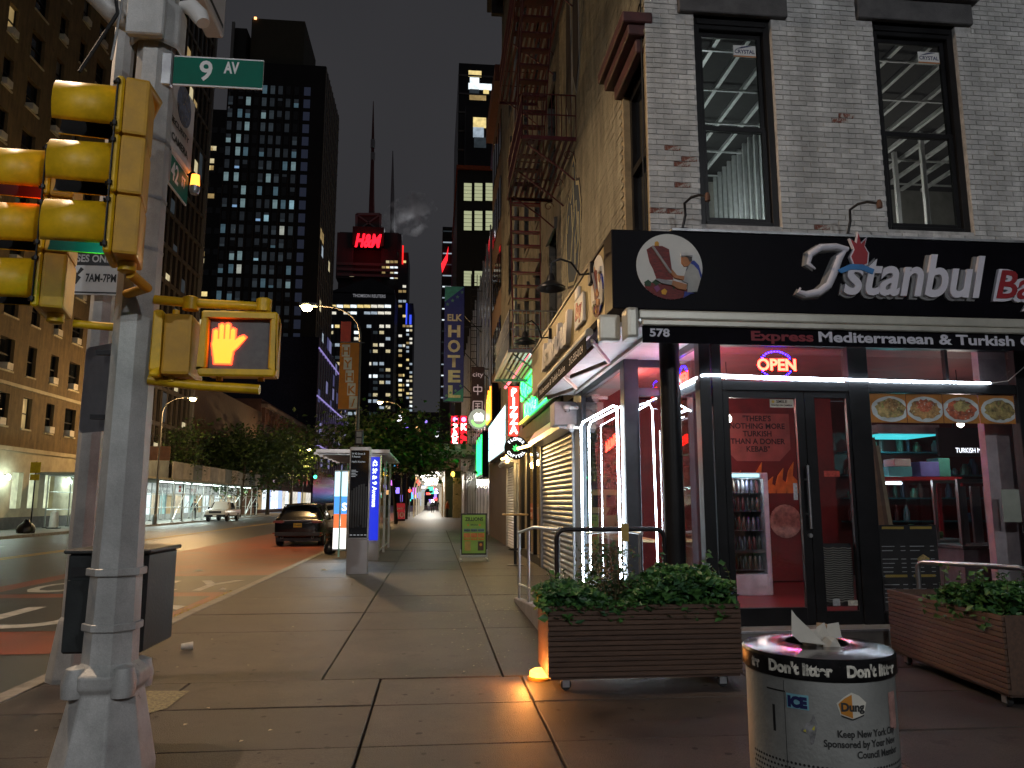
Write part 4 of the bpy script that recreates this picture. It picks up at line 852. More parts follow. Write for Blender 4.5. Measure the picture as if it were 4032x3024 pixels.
B().add([(1.5, 3.12, 1.03), (1.6, 3.1, 1.02), (1.56, 3.13, 1.07), (1.50, 3.14, 1.13), (1.485, 3.15, 1.155), (1.47, 3.13, 1.06)], [(0, 1, 2, 3, 5), (3, 4, 5)]).add([(1.58, 3.16, 1.02), (1.66, 3.17, 1.02), (1.63, 3.16, 1.1), (1.6, 3.17, 1.08)], [(0, 1, 2, 3)]).add([(1.65, 3.2, 1.02), (1.73, 3.21, 1.03), (1.725, 3.22, 1.09), (1.67, 3.21, 1.085)], [(0, 1, 2, 3)]).obj('wrapper', PAPER, pw)
for i_, (bx_, by_, bz_, br_) in enumerate(((1.57, 3.17, 1.03, .045), (1.68, 3.26, 1.03, .05), (1.63, 3.12, 1.01, .04))):
    bm_ = bmesh.new(); bmesh.ops.create_icosphere(bm_, subdivisions=2, radius=br_); rc_ = random.Random(i_)
    for v in bm_.verts: v.co = v.co * rc_.uniform(.65, 1.2) + Vector((bx_, by_, bz_))
    me_ = bpy.data.meshes.new('crumpled_ball'); bm_.to_mesh(me_); bm_.free(); me_.materials.append(PAPER if i_ != 1 else M('napkin_brown', (.35, .24, .14), .8)); link('crumpled_ball', me_, pw)
B().prism([(0, 0), (.3, 0), (.28, .5), (.12, .62), (.0, .6)], lambda p, a: (2.0 + p[0] * .4, 3.45 + a + p[0] * .3, p[1] * .92), 0, .05).obj('cardboard_sheet', M('cardboard', (.28, .15, .05), .8, 0, .2, 5), label='brown cardboard sheet leaning behind the litter bin', cat='cardboard', bev=.01)
# ---------------------------------------------------------------- rails
def rail(name, pts, r, m, label, posts=()):
    t = thing(name, label, 'handrail', (pts[0][0], pts[0][1], 0)); B().tube(pts, r, 12).obj('rail', m, t, smooth=True)
    for p, z in posts: B().tube([(p[0], p[1], z), p], r * .9, 10).obj('post', m, t, smooth=True)
    return t
def hoop(x0, y0, x1, y1, zt, zb, n=6, rad=.1):
    d = Vector((x1 - x0, y1 - y0, 0)); L = d.length; d.normalize(); a = Vector((x0, y0, 0)); p = [a + Vector((0, 0, zb))]
    for k in range(n + 1):
        w = math.pi / 2 * k / n; p.append(a + d * (rad * (1 - math.cos(w))) + Vector((0, 0, zt - rad + rad * math.sin(w))))
    for k in range(n + 1):
        w = math.pi / 2 * k / n; p.append(a + d * (L - rad + rad * math.sin(w)) + Vector((0, 0, zt - rad + rad * math.cos(w))))
    p.append(a + d * L + Vector((0, 0, zb))); return p
rail('handrail', hoop(1.32, 8.35, 2.52, 8.35, 1.3, .01), .025, BLACKM, 'black tubular hoop rail across the ramp end')
rail('handrail', [(1.36, 8.4, 1.3), (1.36, 10.6, 1.25), (1.36, 12.55, 1.1)], .022, STEEL, 'steel ramp handrail sloping along the pavement edge', [((1.36, 12.45, 1.1), .06), ((1.36, 11.2, 1.2), .13), ((1.36, 8.5, 1.29), .2)])
rail('handrail', [(1.36, 8.6, .42), (1.36, 10.3, .42), (1.36, 12.45, .3)], .015, STEEL, 'thin lower steel rail along the ramp edge')
rail('handrail', [(2.5, 9.2, 1.22), (2.5, 10.4, 1.22), (2.5, 12.6, 1.08)], .02, STEEL, 'steel handrail against the side bay window', [((2.5, 12.5, 1.08), .02), ((2.5, 9.3, 1.22), .2)])
rail('handrail', hoop(5.42, 8.3, 5.98, 7.35, .93, .01, rad=.08), .028, STEEL, 'shiny steel hoop rail behind the askew planter')
B().box(2.03, 2.11, 8.3, 8.325, 1.17, 1.36).obj('rail_tag', M('tag_yellow', (.45, .32, .08), .6), label='small yellow tag taped round the black hoop rail', cat='tag')
# ================================================================ SIGNAL CORNER (left foreground)
POLEG = M('pole_silver', (.5, .5, .48), .5, .15, .2, 3, .2, 40, col2=(.2, .185, .16), thr=.66, grain=.15, streak=.2)
SIGY = M('signal_yellow', (.8, .48, .008), .45, 0, .2, 6, .1, 40, col2=(.24, .14, .015), thr=.69)
SIGO = M('signal_yellow_back', (.6, .32, .02), .55, 0, .15, 6, .1, 40)
PXX, PYY = -1.93, 5.0
def octo(r): return r
SP = thing('signal_pole', 'near eight-sided silver signal pole with heavy cast base', 'pole', (PXX, PYY, 0))
B().lathe([(.155, .62), (.135, 1.6), (.112, 5.9), (.11, 6.4)], 8, (PXX, PYY, 0), rot=R(22.5)).obj('shaft', POLEG, SP)
B().lathe([(.29, 0), (.29, .06), (.2, .5), (.225, .53), (.225, .6), (.17, .64), (.15, .66)], 8, (PXX, PYY, 0), rot=R(22.5)).obj('cast_base', POLEG, SP, bev=.012, seg=2)
for k in range(4):
    a = R(45 + 90 * k); B().lathe([(.07, .48), (.075, .56), (.055, .64), (.0, .66)], 12, (PXX + .19 * math.cos(a), PYY + .19 * math.sin(a), 0)).obj('bolt_cover', POLEG, SP, smooth=True)
for z in (.84, 1.16): B().lathe([(.165, z), (.168, z + .005), (.168, z + .04), (.16, z + .045)], 8, (PXX, PYY, 0), rot=R(22.5)).obj('steel_band', POLEG, SP)
for z in (3.95, 3.55, 3.2, 2.5, 2.15): B().lathe([(.13, z), (.13, z + .022)], 8, (PXX, PYY, 0), rot=R(22.5)).obj('steel_band', GALV, SP)
# mast-arm clamp and arm going up to the left
CL = B().lathe([(.16, 4.62), (.175, 4.64), (.175, 4.92), (.16, 4.94)], 8, (PXX, PYY, 0), rot=R(22.5)); CL.box(PXX - .13, PXX + .11, PYY - .22, PYY - .16, 4.62, 4.92); CL.obj('arm_clamp', POLEG, SP, bev=.01)
B().tube([(PXX - .1, PYY - .02, 4.8), (PXX - .28, PYY - .05, 4.87), (PXX - .4, PYY - .08, 4.98)], [.09, .085, .075], 12).obj('arm_knuckle', POLEG, SP, smooth=True)
B().tube([(PXX - .3, PYY - .06, 4.89), (PXX - .8, PYY - .15, 5.25), (PXX - 2.2, PYY - .4, 6.1)], [.06, .06, .05], 10).obj('mast_arm', POLEG, SP, smooth=True)
B().tube([(PXX - .3, PYY - .1, 5.2), (PXX - .18, PYY - .22, 4.75), (PXX - .32, PYY - .35, 4.25)], .012, 6).obj('signal_cable', RUBBER, SP)
B().tube([(PXX - .15, PYY - .15, 5.6), (PXX - .16, PYY - .2, 4.9), (PXX - .18, PYY - .25, 4.4)], .008, 6).obj('signal_cable', GREYP, SP)
# street name signs
GREEN = M('sign_green', (.002, .13, .085), .55, 0, .08, spec=.15); SIGNW = M('sign_white', (.7, .7, .68), .45, 0, .05)
def name_plate(label, o, u, w, h, parts, loc):
    t = thing('street_name_sign', label, 'street sign', loc); o = Vector(o); u = Vector(u); up = Vector((0, 0, 1)); n = u.cross(up)
    m3 = Matrix((u, -n, up)).transposed()
    B().ob(o + u * w / 2 + up * h / 2, (w, .012, h), m3).obj('plate_edge', SIGNW, t)
    B().ob(o + u * w / 2 + up * h / 2 + n * .0075, (w, .003, h - .022), m3).obj('plate', GREEN, t)
    for body, sz, dx, dz, ww in parts: text(body, sz, o + u * dx + up * dz + n * .0095, u, up, SIGNW, t, 0, ww, bold=.004)
    B().ob(o - u * .045 + up * h / 2, (.08, .05, h + .02), m3).obj('bracket', GALV, t, bev=.008)
name_plate('green 9 AV street sign fixed to the near signal pole', (-1.79, 4.94, 4.355), (1, 0, 0), .585, .215, [('9', .2, .165, .045, .085), ('AV', .115, .33, .105, .1)], (-1.79, 4.94, 4.35))
name_plate('green 42 ST street sign angled away behind the signal pole', (-1.9, 5.26, 3.81), (-.03, 1, 0), .45, .235, [('42', .19, .05, .06, .17), ('ST', .11, .29, .1, .09)], (-1.93, 5.26, 3.8))
# the 42 ST plate faces the street centre: its lettering sits on the side seen from the pavement
fb = thing('orange_beacon', 'small orange alarm beacon at the tip of 42 ST sign', 'beacon', (-1.9, 5.8, 3.9))
B().lathe([(.0, .1), (.03, .09), (.034, .03), (.036, 0)], 12, (-1.87, 5.76, 3.99)).obj('amber_cap', EM('beacon_orange', (1, .25, .03), 4), fb, smooth=True); B().lathe([(.04, 0), (.04, -.03), (.03, -.06), (0, -.06)], 12, (-1.87, 5.76, 3.988)).obj('beacon_base', GALV, fb, smooth=True)
cb = thing('camera_box_sign', 'white camera warning box with round emblem on the pole', 'camera box', (-1.9, 5.5, 4.05))
B().box(-2.04, -1.9, 5.2, 5.75, 4.08, 4.66).obj('box_shell', M('box_white', (.52, .5, .48), .5, 0, .1), cb, bev=.015)
B().lathe([(0, .004), (.15, .004), (.15, 0)], 28, (-1.9, 5.5, 4.5), Matrix.Rotation(R(90), 3, 'Y')).obj('emblem', M('emblem_blue', (.1, .13, .2), .5, 0, .6, 25, col2=(.4, .25, .06), thr=.58), cb)
text('SECURITY', .06, (-1.896, 5.24, 4.27), (0, 1, 0), (0, 0, 1), INK, cb, 0, .4, bold=.002); text('CAMERA', .075, (-1.896, 5.28, 4.15), (0, 1, 0), (0, 0, 1), INK, cb, 0, .36, bold=.003)
B().box(-1.9, -1.86, 5.05, 5.12, 4.4, 4.46).obj('lens_stub', BLACKM, cb)
hs = thing('bullet_sensor', 'white rounded sensor on the pole above the 9 AV sign', 'sensor', (-1.75, 5, 4.9))
B().tube([(-1.8, 5.0, 4.98), (-1.72, 5.0, 4.97), (-1.66, 4.98, 4.9), (-1.63, 4.97, 4.84)], [.03, .06, .062, .045], 12).obj('shell', WHITEP, hs, smooth=True)
ub = thing('upper_camera_box', 'white printed box sign high on the pole', 'camera box', (-1.7, 5.3, 5.1))
B().box(-1.86, -1.72, 5.2, 5.75, 5.22, 5.75).obj('box_shell', MATS['box_white'], ub, bev=.015); B().box(-1.719, -1.716, 5.26, 5.7, 5.28, 5.31).obj('print_line', INK, ub)
# three-section signals; built facing local -Y
def signal(loc, rz, label, lit, col, group='yellow traffic signals on the corner pole'):
    t = thing('traffic_signal', label, 'traffic signal', loc, rz, group); h = .355; w = .33
    for k in range(3):
        z = k * h
        s = B().box(-w / 2, w / 2, 0, .13, z + .004, z + h - .004).obj('section', SIGO, t, world=False, bev=.018, seg=2)
        B().box(-w / 2 - .004, w / 2 + .004, -.045, -.002, z + .006, z + h - .006).obj('door', SIGY, s, world=False, bev=.012)
        zc = z + h / 2 + .01
        v = B(); m3 = Matrix.Rotation(R(90), 3, 'X')
        # tunnel visor: a sleeve open at the bottom, slightly drooped
        n = 26; vs = []; fs = []; a0, a1 = R(-48), R(228)
        for j, (y, dz, r) in enumerate(((-.046, 0, .158), (-.36, -.02, .15))):
            for q in range(n + 1):
                a = a0 + (a1 - a0) * q / n; yy = y
                vs.append((r * math.cos(a), yy, zc + dz + r * math.sin(a)))
        for q in range(n): fs.append((q, q + 1, n + 2 + q, n + 1 + q))
        v.add(vs, fs)
        me = v.obj('visor', [SIGY, M('visor_black', (.01, .01, .01), .8)], t, world=False, smooth=True)
        md = me.modifiers.new('thick', 'SOLIDIFY'); md.thickness = .006; md.offset = -1; md.material_offset = 0
        iv = B(); vs2 = [(x * .955, y, zc + (zz - zc) * .955) for x, y, zz in vs]; iv.add(vs2, fs).obj('visor_lining', MATS['visor_black'], me, world=False, smooth=True)
        on = lit == 2 - k
        B().lathe([(0, .02), (.06, .016), (.12, .004), (.14, 0)], 22, (0, -.046, zc), m3).obj('lens', EM('sig_' + label[:9], col, 9) if on else M('lens_dark', (.02, .012, .01), .2), t, world=False, smooth=True)
        if on: lamp('POINT', 'signal_light', PM[t] @ Vector((0, -.12, zc)), (.35 if lit == 0 else .9), col, .05, parent=t)
        for zz in (z + .05, z + h - .05):
            B().tube([(w / 2 - .01, -.06, zz), (w / 2 - .01, -.02, zz)], .012, 6).tube([(w / 2 + .012, -.035, zz - .012), (w / 2 + .012, -.035, zz + .012)], .014, 6).obj('latch', BLACKM, t, world=False)
    B().tube([(w / 2 + .012, -.035, .03), (w / 2 + .012, -.035, 3 * h - .03)], .006, 5).obj('hinge_rod', BLACKM, t, world=False)
    B().lathe([(.05, 3 * h), (.05, 3 * h + .03), (.03, 3 * h + .04), (0, 3 * h + .04)], 12, (0, .065, 0)).obj('hub_cap', SIGY, t, world=False, smooth=True)
    B().lathe([(.05, 0), (.05, -.05), (.03, -.06), (0, -.06)], 12, (0, .065, 0)).obj('hub_cap', SIGY, t, world=False, smooth=True)
    return t
n1 = PY(243, 350, 4.33)
S1 = signal((n1.x + .02, 4.42, 2.96), R(-90) + R(15), 'yellow traffic signal nearest the pole glowing green underneath', 2, (.05, 1., .62))
n2 = PY(108, 640, 4.75)
S2 = signal((n2.x - .1, 4.9, 2.76), R(-90) + R(15), 'second yellow traffic signal glowing red behind the first', 0, (1., .04, .02))
B().tube([(n1.x + .1, 4.45, 4.08), (n1.x + .12, 4.6, 4.05), (PXX - .02, PYY - .1, 3.98)], .028, 10).obj('bracket_pipe', SIGO, SP, smooth=True)
B().tube([(n1.x + .1, 4.45, 2.9), (n1.x + .14, 4.6, 2.86), (PXX - .03, PYY - .1, 2.9)], .03, 10).obj('bracket_pipe', SIGO, SP, smooth=True)
B().tube([(n2.x + .06, 4.95, 2.71), (n2.x + .3, 4.98, 2.7), (PXX - .05, PYY, 2.7)], .026, 10).obj('bracket_pipe', SIGY, SP, smooth=True)
# pedestrian signals
def hand(parent, c, s):
    gl = EM('hand_red', (1., .04, .007), 6); yl = EM('hand_yellow', (1., .3, .015), 2.2)
    for m, e, y, nm in ((gl, .017, -.003, 'hand_glow'), (yl, 0, -.006, 'hand_symbol')):
        b = B(); F = lambda p, a: (c[0] + p[0] * s, c[1] + a, c[2] + p[1] * s)
        b.prism([(-.1 - e, -.22 - e), (.07 + e, -.22 - e), (.1 + e, 0), (.1 + e, .06), (-.13 - e, .06), (-.14 - e, 0)], F, y, y - .002)
        for x, top in ((-.108, .17), (-.045, .235), (.02, .24), (.08, .185)):
            w = .023 + e; b.prism([(x - w, .02), (x + w, .02), (x + w, top - .02 + e), (x, top + e), (x - w, top - .02 + e)], F, y - .0003, y - .0023)
        b.prism([(.07, -.1 - e), (.13 + e, -.04), (.225 + e, .07 + e), (.2, .1 + e), (.15, .08 + e), (.08, .03)], F, y - .0006, y - .0026)
        b.obj(nm, m, parent)
def ped_signal(loc, rz, label, show):
    t = thing('pedestrian_signal', label, 'pedestrian signal', loc, rz, 'yellow pedestrian signals')
    x, y, z = loc; w, h = .44, .39
    b = B().box(-w / 2, w / 2, .0, .17, .0, h).obj('housing', SIGO, t, world=False, bev=.02, seg=2)
    fr = B()
    for p in ((-w / 2 - .015, w / 2 + .015, -.06, .0, h - .03, h + .015), (-w / 2 - .015, w / 2 + .015, -.06, .0, -.015, .03), (-w / 2 - .015, -w / 2 + .03, -.06, 0, .03, h - .03), (w / 2 - .03, w / 2 + .015, -.06, 0, .03, h - .03)): fr.box(*p)
    fr.obj('front_frame', SIGY, t, world=False, bev=.01)
    B().box(-w / 2 + .03, w / 2 - .03, -.012, -.001, .03, h - .03).obj('screen', M('ped_screen', (.13, .125, .12), .55, 0, .2, 20, .1, 200), t, world=False)
    for s in (-1, 1): B().lathe([(.022, 0), (.022, -.03)], 8, (s * .13, .05, 0)).lathe([(.022, h), (.022, h + .04)], 8, (s * .13, .05, 0)).obj('lug', SIGY, t, world=False)
    if show:
        hand(t, (x - .09, y - .013, z + h / 2), .56)
    return t
ped_signal((-1.255, 4.93, 2.395), 0, 'pedestrian signal showing a lit orange raised hand', True)
a = PY(372, 760, 5.0)
ped_signal((-1.73, 5.06, 2.38), R(-84), 'plain yellow pedestrian signal seen from its side behind hand', False)
B().tube([(PXX + .12, PYY - .05, 2.88), (-1.6, 4.97, 2.87), (-1.15, 4.97, 2.855), (-1.12, 4.97, 2.85)], .03, 10).obj('bracket_pipe', SIGY, SP, smooth=True)
B().tube([(PXX + .12, PYY - .05, 2.36), (-1.5, 4.97, 2.33), (-1.13, 4.97, 2.31)], .032, 10).obj('bracket_pipe', SIGY, SP, smooth=True)
for x in (-1.59, -1.13): B().lathe([(.05, -.04), (.05, .04), (.03, .05), (0, .05)], 12, (x, 4.97, 2.862)).obj('pipe_tee', SIGY, SP, smooth=True)
# rounded metal plate seen almost edge-on
mp_ = thing('metal_plate_sign', 'bare metal sign plate seen from behind catching red light', 'sign plate', (-2.05, 5.1, 2.1))
pts = []
for cx, cz, a0 in ((.17, .25, 0), (-.17, .25, 90), (-.17, -.25, 180), (.17, -.25, 270)):
    pts += [(cx + .04 * math.cos(R(a0 + q * 22.5)), cz + .04 * math.sin(R(a0 + q * 22.5))) for q in range(5)]
B().prism(pts, lambda p, a: (-2.2 + p[0] * .8 + a, 5.2 - p[0] * .6, 2.34 + p[1]), 0, .006).obj('plate', M('plate_alu', (.5, .5, .52), .3, .9, .15), mp_)
B().box(-2.2, -1.99, 5.08, 5.12, 2.12, 2.15).box(-2.2, -1.99, 5.08, 5.12, 2.54, 2.57).obj('plate_bracket', BLACKM, mp_)
# second pole, a lamp standard whose head is above the frame
P2X, P2Y = -3.27, 7.62
LP = thing('lamp_standard', 'second silver lamp pole at the kerb with square cast foot', 'pole', (P2X, P2Y, 0))
B().lathe([(.21, 0), (.21, .04), (.15, .5), (.14, .54), (.12, .56)], 8, (P2X, P2Y, 0), rot=R(22.5)).obj('cast_base', POLEG, LP, bev=.01)
B().lathe([(.12, .55), (.11, 2.5), (.085, 9.2)], 8, (P2X, P2Y, 0), rot=R(22.5)).obj('shaft', POLEG, LP)
B().tube([(P2X, P2Y, 9.0), (P2X, P2Y, 9.3), (P2X - .6, P2Y, 9.7), (P2X - 2.2, P2Y, 9.9)], .045, 8).obj('arm', POLEG, LP, smooth=True)
B().ob((P2X - 2.5, P2Y, 9.9), (.7, .3, .14)).obj('lamp_head', GREYP, LP, bev=.04)
B().lathe([(0, -.06), (.12, -.04), (.15, 0)], 12, (P2X - 2.55, P2Y, 9.83)).obj('lens', EM('lens_corner', (1, .8, .4), 40, False), LP, smooth=True)
lamp('SPOT', 'lamp_light', (P2X - 2.55, P2Y, 9.7), 1900, (1, .72, .5), .12, (P2X - 2.0, P2Y, 0), 172, .35, LP)
bs = thing('bus_lane_sign', 'blue black and white bus lane hours sign on second pole', 'street sign', (-3.3, 7.45, 3.5))
sx0, sx1, sy = -3.58, -3.06, 7.42
B().box(sx0, sx1, sy, sy + .008, 3.55, 4.32).obj('plate', SIGNW, bs, bev=.003)
B().box(sx0 + .01, sx1 - .01, sy - .003, sy - .0005, 3.985, 4.31).obj('blue_field', M('sign_blue', (.01, .04, .3), .5), bs); B().box(sx0 + .01, sx1 - .01, sy - .003, sy - .0005, 3.84, 3.975).obj('black_field', M('sign_ink', (.012, .012, .012), .5), bs)
text('BUS LANE', .13, (sx0 + .09, sy - .004, 4.02), (1, 0, 0), (0, 0, 1), SIGNW, bs, 0, .7 * .5, bold=.003); text('BUSES ONLY', .1, (sx0 + .02, sy - .004, 3.875), (1, 0, 0), (0, 0, 1), SIGNW, bs, 0, .47, bold=.003)
text('7AM-7PM', .11, (sx0 + .22, sy - .004, 3.68), (1, 0, 0), (0, 0, 1), MATS['sign_ink'], bs, 0, .28, bold=.003)
B().prism([(0, 0), (.06, .07), (.08, .04), (.11, .1), (.14, .08), (.09, .02), (.12, 0), (.08, -.07)], lambda p, a: (sx0 + .06 + p[0], a, 3.72 + p[1]), sy - .004, sy - .002).obj('arrow', MATS['sign_ink'], bs)
B().box(sx0, sx1, sy - .003, sy - .0005, 3.565, 3.58).obj('rule_line', MATS['sign_ink'], bs)
# control cabinet strapped to the near pole
CAB = M('cabinet_grey', (.03, .035, .036), .45, .3, .25, 3, .15, 40); CABL = M('cabinet_side', (.05, .055, .056), .5, .3, .2, 3, .15)
cc = thing('control_cabinet', 'dark grey signal control cabinet strapped behind the near pole', 'cabinet', (-2.05, 5.45, .62))
B().box(-2.31, -1.82, 5.2, 5.75, .66, 1.27).obj('cabinet_body', CAB, cc, bev=.012)
B().box(-2.3, -1.83, 5.188, 5.199, .67, 1.11).obj('door', CAB, cc, bev=.005); B().box(-2.28, -1.9, 5.19, 5.199, 1.13, 1.19).obj('vent_slot', DARK, cc)
B().box(-2.33, -1.8, 5.17, 5.78, 1.272, 1.3).obj('cabinet_roof', CABL, cc, bev=.008)
for z in (.72, 1.15): B().box(-1.9, -1.84, 5.15, 5.19, z, z + .06).obj('strap_lug', BLACKM, cc)
for x, z in ((-1.88, .98), (-1.9, .93), (-1.96, .95)): B().box(x, x + .03, 5.184, 5.1875, z, z + .025).obj('sticker_scrap', PAPER, cc)
# ================================================================ PAVEMENT FURNITURE
KI = thing('wayfinding_totem', 'tall wayfinding totem with black map panel and steel foot', 'totem', (-1.7, 17.75, 0))
x0, x1, y0 = -1.955, -1.485, 17.72
B().box(x0, x1, y0, y0 + .12, 0, .76).obj('steel_foot', STEEL, KI, bev=.006); B().box(x0, x1, y0, y0 + .12, .762, 2.84).obj('steel_case', GALV, KI, bev=.008)
B().box(x0 + .03, x1 - .03, y0 - .008, y0 - .001, .8, 2.76).obj('glass_panel', M('totem_glass', (.008, .009, .012), .08, 0, .3, spec=.9), KI)
TW = EM('totem_print', (.8, .85, .9), .35, False)
for body, sz, z, w in (('W 42 Street &\n9 Avenue', .065, 2.66, .3), ("Hell's Kitchen", .06, 2.48, .3)): text(body, sz, (x0 + .05, y0 - .009, z), (1, 0, 0), (0, 0, 1), TW, KI, 0, w)
b = B(); rk = random.Random(8)
for k in range(5): b.box(x0 + .05, x0 + rk.uniform(.14, .2), y0 - .011, y0 - .009, 2.3 - k * .035, 2.31 - k * .035)
for k in range(5): b.box(x0 + .06 + k * .08, x0 + .06 + k * .08 + .05, y0 - .011, y0 - .009, .85, .865)
b.obj('print_line', TW, KI)
b = B()
for k in range(7): b.box(x0 + .05 + .055 * k, x0 + .09 + .055 * k, y0 - .011, y0 - .009, 1.0 + rk.uniform(0, .1), 2.0 - rk.uniform(0, .15))
b.obj('map_block', M('map_grey', (.03, .035, .04), .3), KI)
PL = thing('bus_stop_pylon', 'blue illuminated bus stop pylon reading 42 St & 9 Avenue', 'bus stop sign', (-1.68, 21.6, 0))
B().box(-1.82, -1.53, 21.6, 21.75, 0, .5).obj('steel_foot', STEEL, PL, bev=.006); B().box(-1.83, -1.52, 21.61, 21.75, .502, 2.88).obj('steel_case', STEEL, PL, bev=.006)
B().box(-1.8, -1.55, 21.595, 21.609, .55, 2.83).obj('blue_panel', EM('pylon_blue', (.006, .03, .85), .75), PL)
text('42 St & 9 Avenue', .17, (-1.735, 21.593, 2.75), (0, 0, -1), (1, 0, 0), EM('pylon_text', (.8, .9, 1), 2.2, False), PL, 0, 1.3, bold=.004)
SH = thing('bus_shelter', 'glass bus shelter with thin roof and lit advertisement end', 'bus shelter', (-2.4, 25, 0))
GLS = GLASS('shelter_glass', (.8, .88, .86), .3)
b = B(); z = 3.02
b.box(-3.4, -1.35, 22.4, 28.4, z, z + .05); b.obj('roof', M('roof_slab', (.09, .095, .085), .3, .3, .1), SH, bev=.01)
for k in range(6): B().box(-3.5 + .0, -1.3, 22.5 + k, 22.54 + k, z - .08, z - .002).obj('roof_rib', STEEL, SH)
B().box(-3.42, -1.33, 22.36, 22.4, z - .03, z + .07).obj('roof_edge', STEEL, SH)
for x, y in ((-1.62, 22.8), (-1.62, 25.2), (-1.62, 27.8), (-3.15, 27.8)): B().box(x - .035, x + .035, y - .035, y + .035, 0, z - .08).obj('post', STEEL, SH)
for y0, y1 in ((22.86, 25.14), (25.26, 27.74)): B().quad((-1.62, y0, .2), (-1.62, y1, .2), (-1.62, y1, 2.7), (-1.62, y0, 2.7)).obj('pane', GLS, SH); B().box(-1.64, -1.6, y0, y1, .16, .2).obj('rail', STEEL, SH)
B().box(-2.9, -2.5, 22.55, 22.7, .22, 2.5).obj('ad_case', STEEL, SH, bev=.01); B().box(-2.72, -2.68, 22.44, 22.55, .05, 2.5).obj('ad_edge', M('ad_edge_teal', (.3, .55, .5), .4), SH)
AD = [EM('ad_%d' % i, c, s) for i, (c, s) in enumerate([((.5, .85, 1), 1.6), ((.05, .25, .7), 1.5), ((.8, .16, .04), 1.2), ((.8, .8, .75), 2.2)])]
for (z0, z1), m in zip(((1.75, 2.45), (1.25, 1.75), (.85, 1.25), (.27, .85)), AD): B().box(-2.88, -2.52, 22.535, 22.549, z0, z1).obj('ad_panel', m, SH)
text('S', .3, (-2.66, 22.53, 1.35), (1, 0, 0), (0, 0, 1), AD[3], SH, 0, bold=.01)
lamp('AREA', 'ad_glow', (-2.8, 22.4, 1.4), 22, (.75, .9, 1), 1.0, (-2.8, 20, .8), parent=SH)
B().box(-3.1, -2.6, 26, 27.4, .42, .46).box(-2.9, -2.8, 26.1, 26.2, 0, .42).box(-2.9, -2.8, 27.2, 27.3, 0, .42).obj('bench', STEEL, SH)
bg_ = thing('trash_bags', 'black rubbish bag slumped by the shelter ad panel', 'rubbish bag', (-3.2, 24.4, 0))
B().lathe([(.0, 0), (.15, .02), (.2, .12), (.17, .28), (.08, .4), (.03, .44), (.05, .48)], 14, (-3.2, 24.4, 0)).obj('bag', M('bin_bag', (.008, .008, .009), .3, 0, .3, 6, .8, 12), bg_, smooth=True)
# banner on the lamp post
BN = thing('street_banner', 'orange HYHK letter banner hung from the lamp post', 'banner', (-3.6, pL1.y, 5)); y = pL1.y - .06
q0 = PY(735, 740, y); q1 = PY(772, 884, y); ORB = M('banner_orange', (.5, .17, .012), .7, 0, .1)
B().box(q0.x, q1.x, y, y + .012, q1.z, q0.z).obj('cloth', ORB, BN)
B().box(q0.x - .02, q1.x + .2, y - .02, y + .03, q0.z, q0.z + .04).box(q0.x - .02, q1.x + .2, y - .02, y + .03, q1.z - .04, q1.z).obj('banner_arm', POLE, BN)
B().box(q0.x, q0.x + .42, y + .0, y + .012, q0.z + .05, q0.z + .9).obj('red_banner', M('banner_red', (.4, .05, .035), .7), BN)
w = q1.x - q0.x; h = (q0.z - q1.z) / 5.15; PAN = M('banner_tile', (.6, .57, .48), .7)
for k, ch in enumerate('HYHK/'):
    xx = q0.x + w * (.1 + .115 * k); zz = q0.z - h * (k + 1) - .05
    B().box(xx, xx + w * .42, y - .006, y - .001, zz, zz + h * .94).obj('letter_tile', PAN, BN); text(ch, h * .85, (xx + w * .21, y - .008, zz + h * .15), (1, 0, 0), (0, 0, 1), ORB, BN, 0, align='CENTER', bold=.01)
sm = thing('small_signal', 'small dark pedestrian signal on the banner lamp post', 'pedestrian signal', (-3.2, pL1.y, 3)); qs = PY(776, 945, pL1.y - .15)
B().ob(qs, (.34, .2, .62)).obj('housing', BLACKM, sm, bev=.03); B().ob(qs + Vector((0, -.11, .12)), (.2, .01, .2)).ob(qs + Vector((0, -.11, -.14)), (.2, .01, .2)).obj('screen', M('small_screen', (.2, .2, .2), .4), sm)
# A-board
ZB = thing('sidewalk_board', 'green ZILLIONS specials board standing on the pavement', 'A-board', (1.1, 21.4, 0))
bx0, bx1 = .72, 1.44; T = Matrix.Translation((0, 21.35, 0)) @ Matrix.Rotation(R(-3), 4, 'X') @ Matrix.Translation((0, -21.35, 0))
GB = M('poster_green', (.19, .36, .06), .5, 0, .06); y = 21.35
def zb(name, m, *bxs):
    b = B(T)
    for q in bxs: b.box(*q)
    return b.obj(name, m, ZB)
zb('frame', BLACKM, (bx0, bx0 + .04, y, y + .04, .16, 1.28), (bx1 - .04, bx1, y, y + .04, .16, 1.28), (bx0 + .04, bx1 - .04, y, y + .04, 1.24, 1.28), (bx0 + .04, bx1 - .04, y, y + .04, .16, .2))
zb('poster', GB, (bx0 + .04, bx1 - .04, y + .01, y + .03, .2, 1.24))
zb('blue_band', M('band_blue', (.1, .2, .26), .6, 0, .3, 14), *[(bx0 + .08 + k * .195, bx0 + .26 + k * .195, y + .006, y + .0095, .78, .86) for k in range(3)])
zb('orange_band', M('band_orange', (.5, .16, .05), .6, 0, .25, 14), *[(bx0 + .08 + k * .195, bx0 + .26 + k * .195, y + .006, y + .0095, .62, .74) for k in range(3)])
zb('yellow_band', M('band_yellow', (.45, .3, .05), .6, 0, .35, 20), *[(bx0 + .08 + k * .195, bx0 + .26 + k * .195, y + .006, y + .0095, .55, .6) for k in range(3)])
zb('pizza_card', M('card_tan', (.4, .26, .08), .6), (bx0 + .11, bx0 + .27, y + .006, y + .0095, .27, .52)); zb('pizza_card', M('card_brown', (.06, .03, .02), .6), (bx0 + .47, bx0 + .63, y + .006, y + .0095, .27, .52))
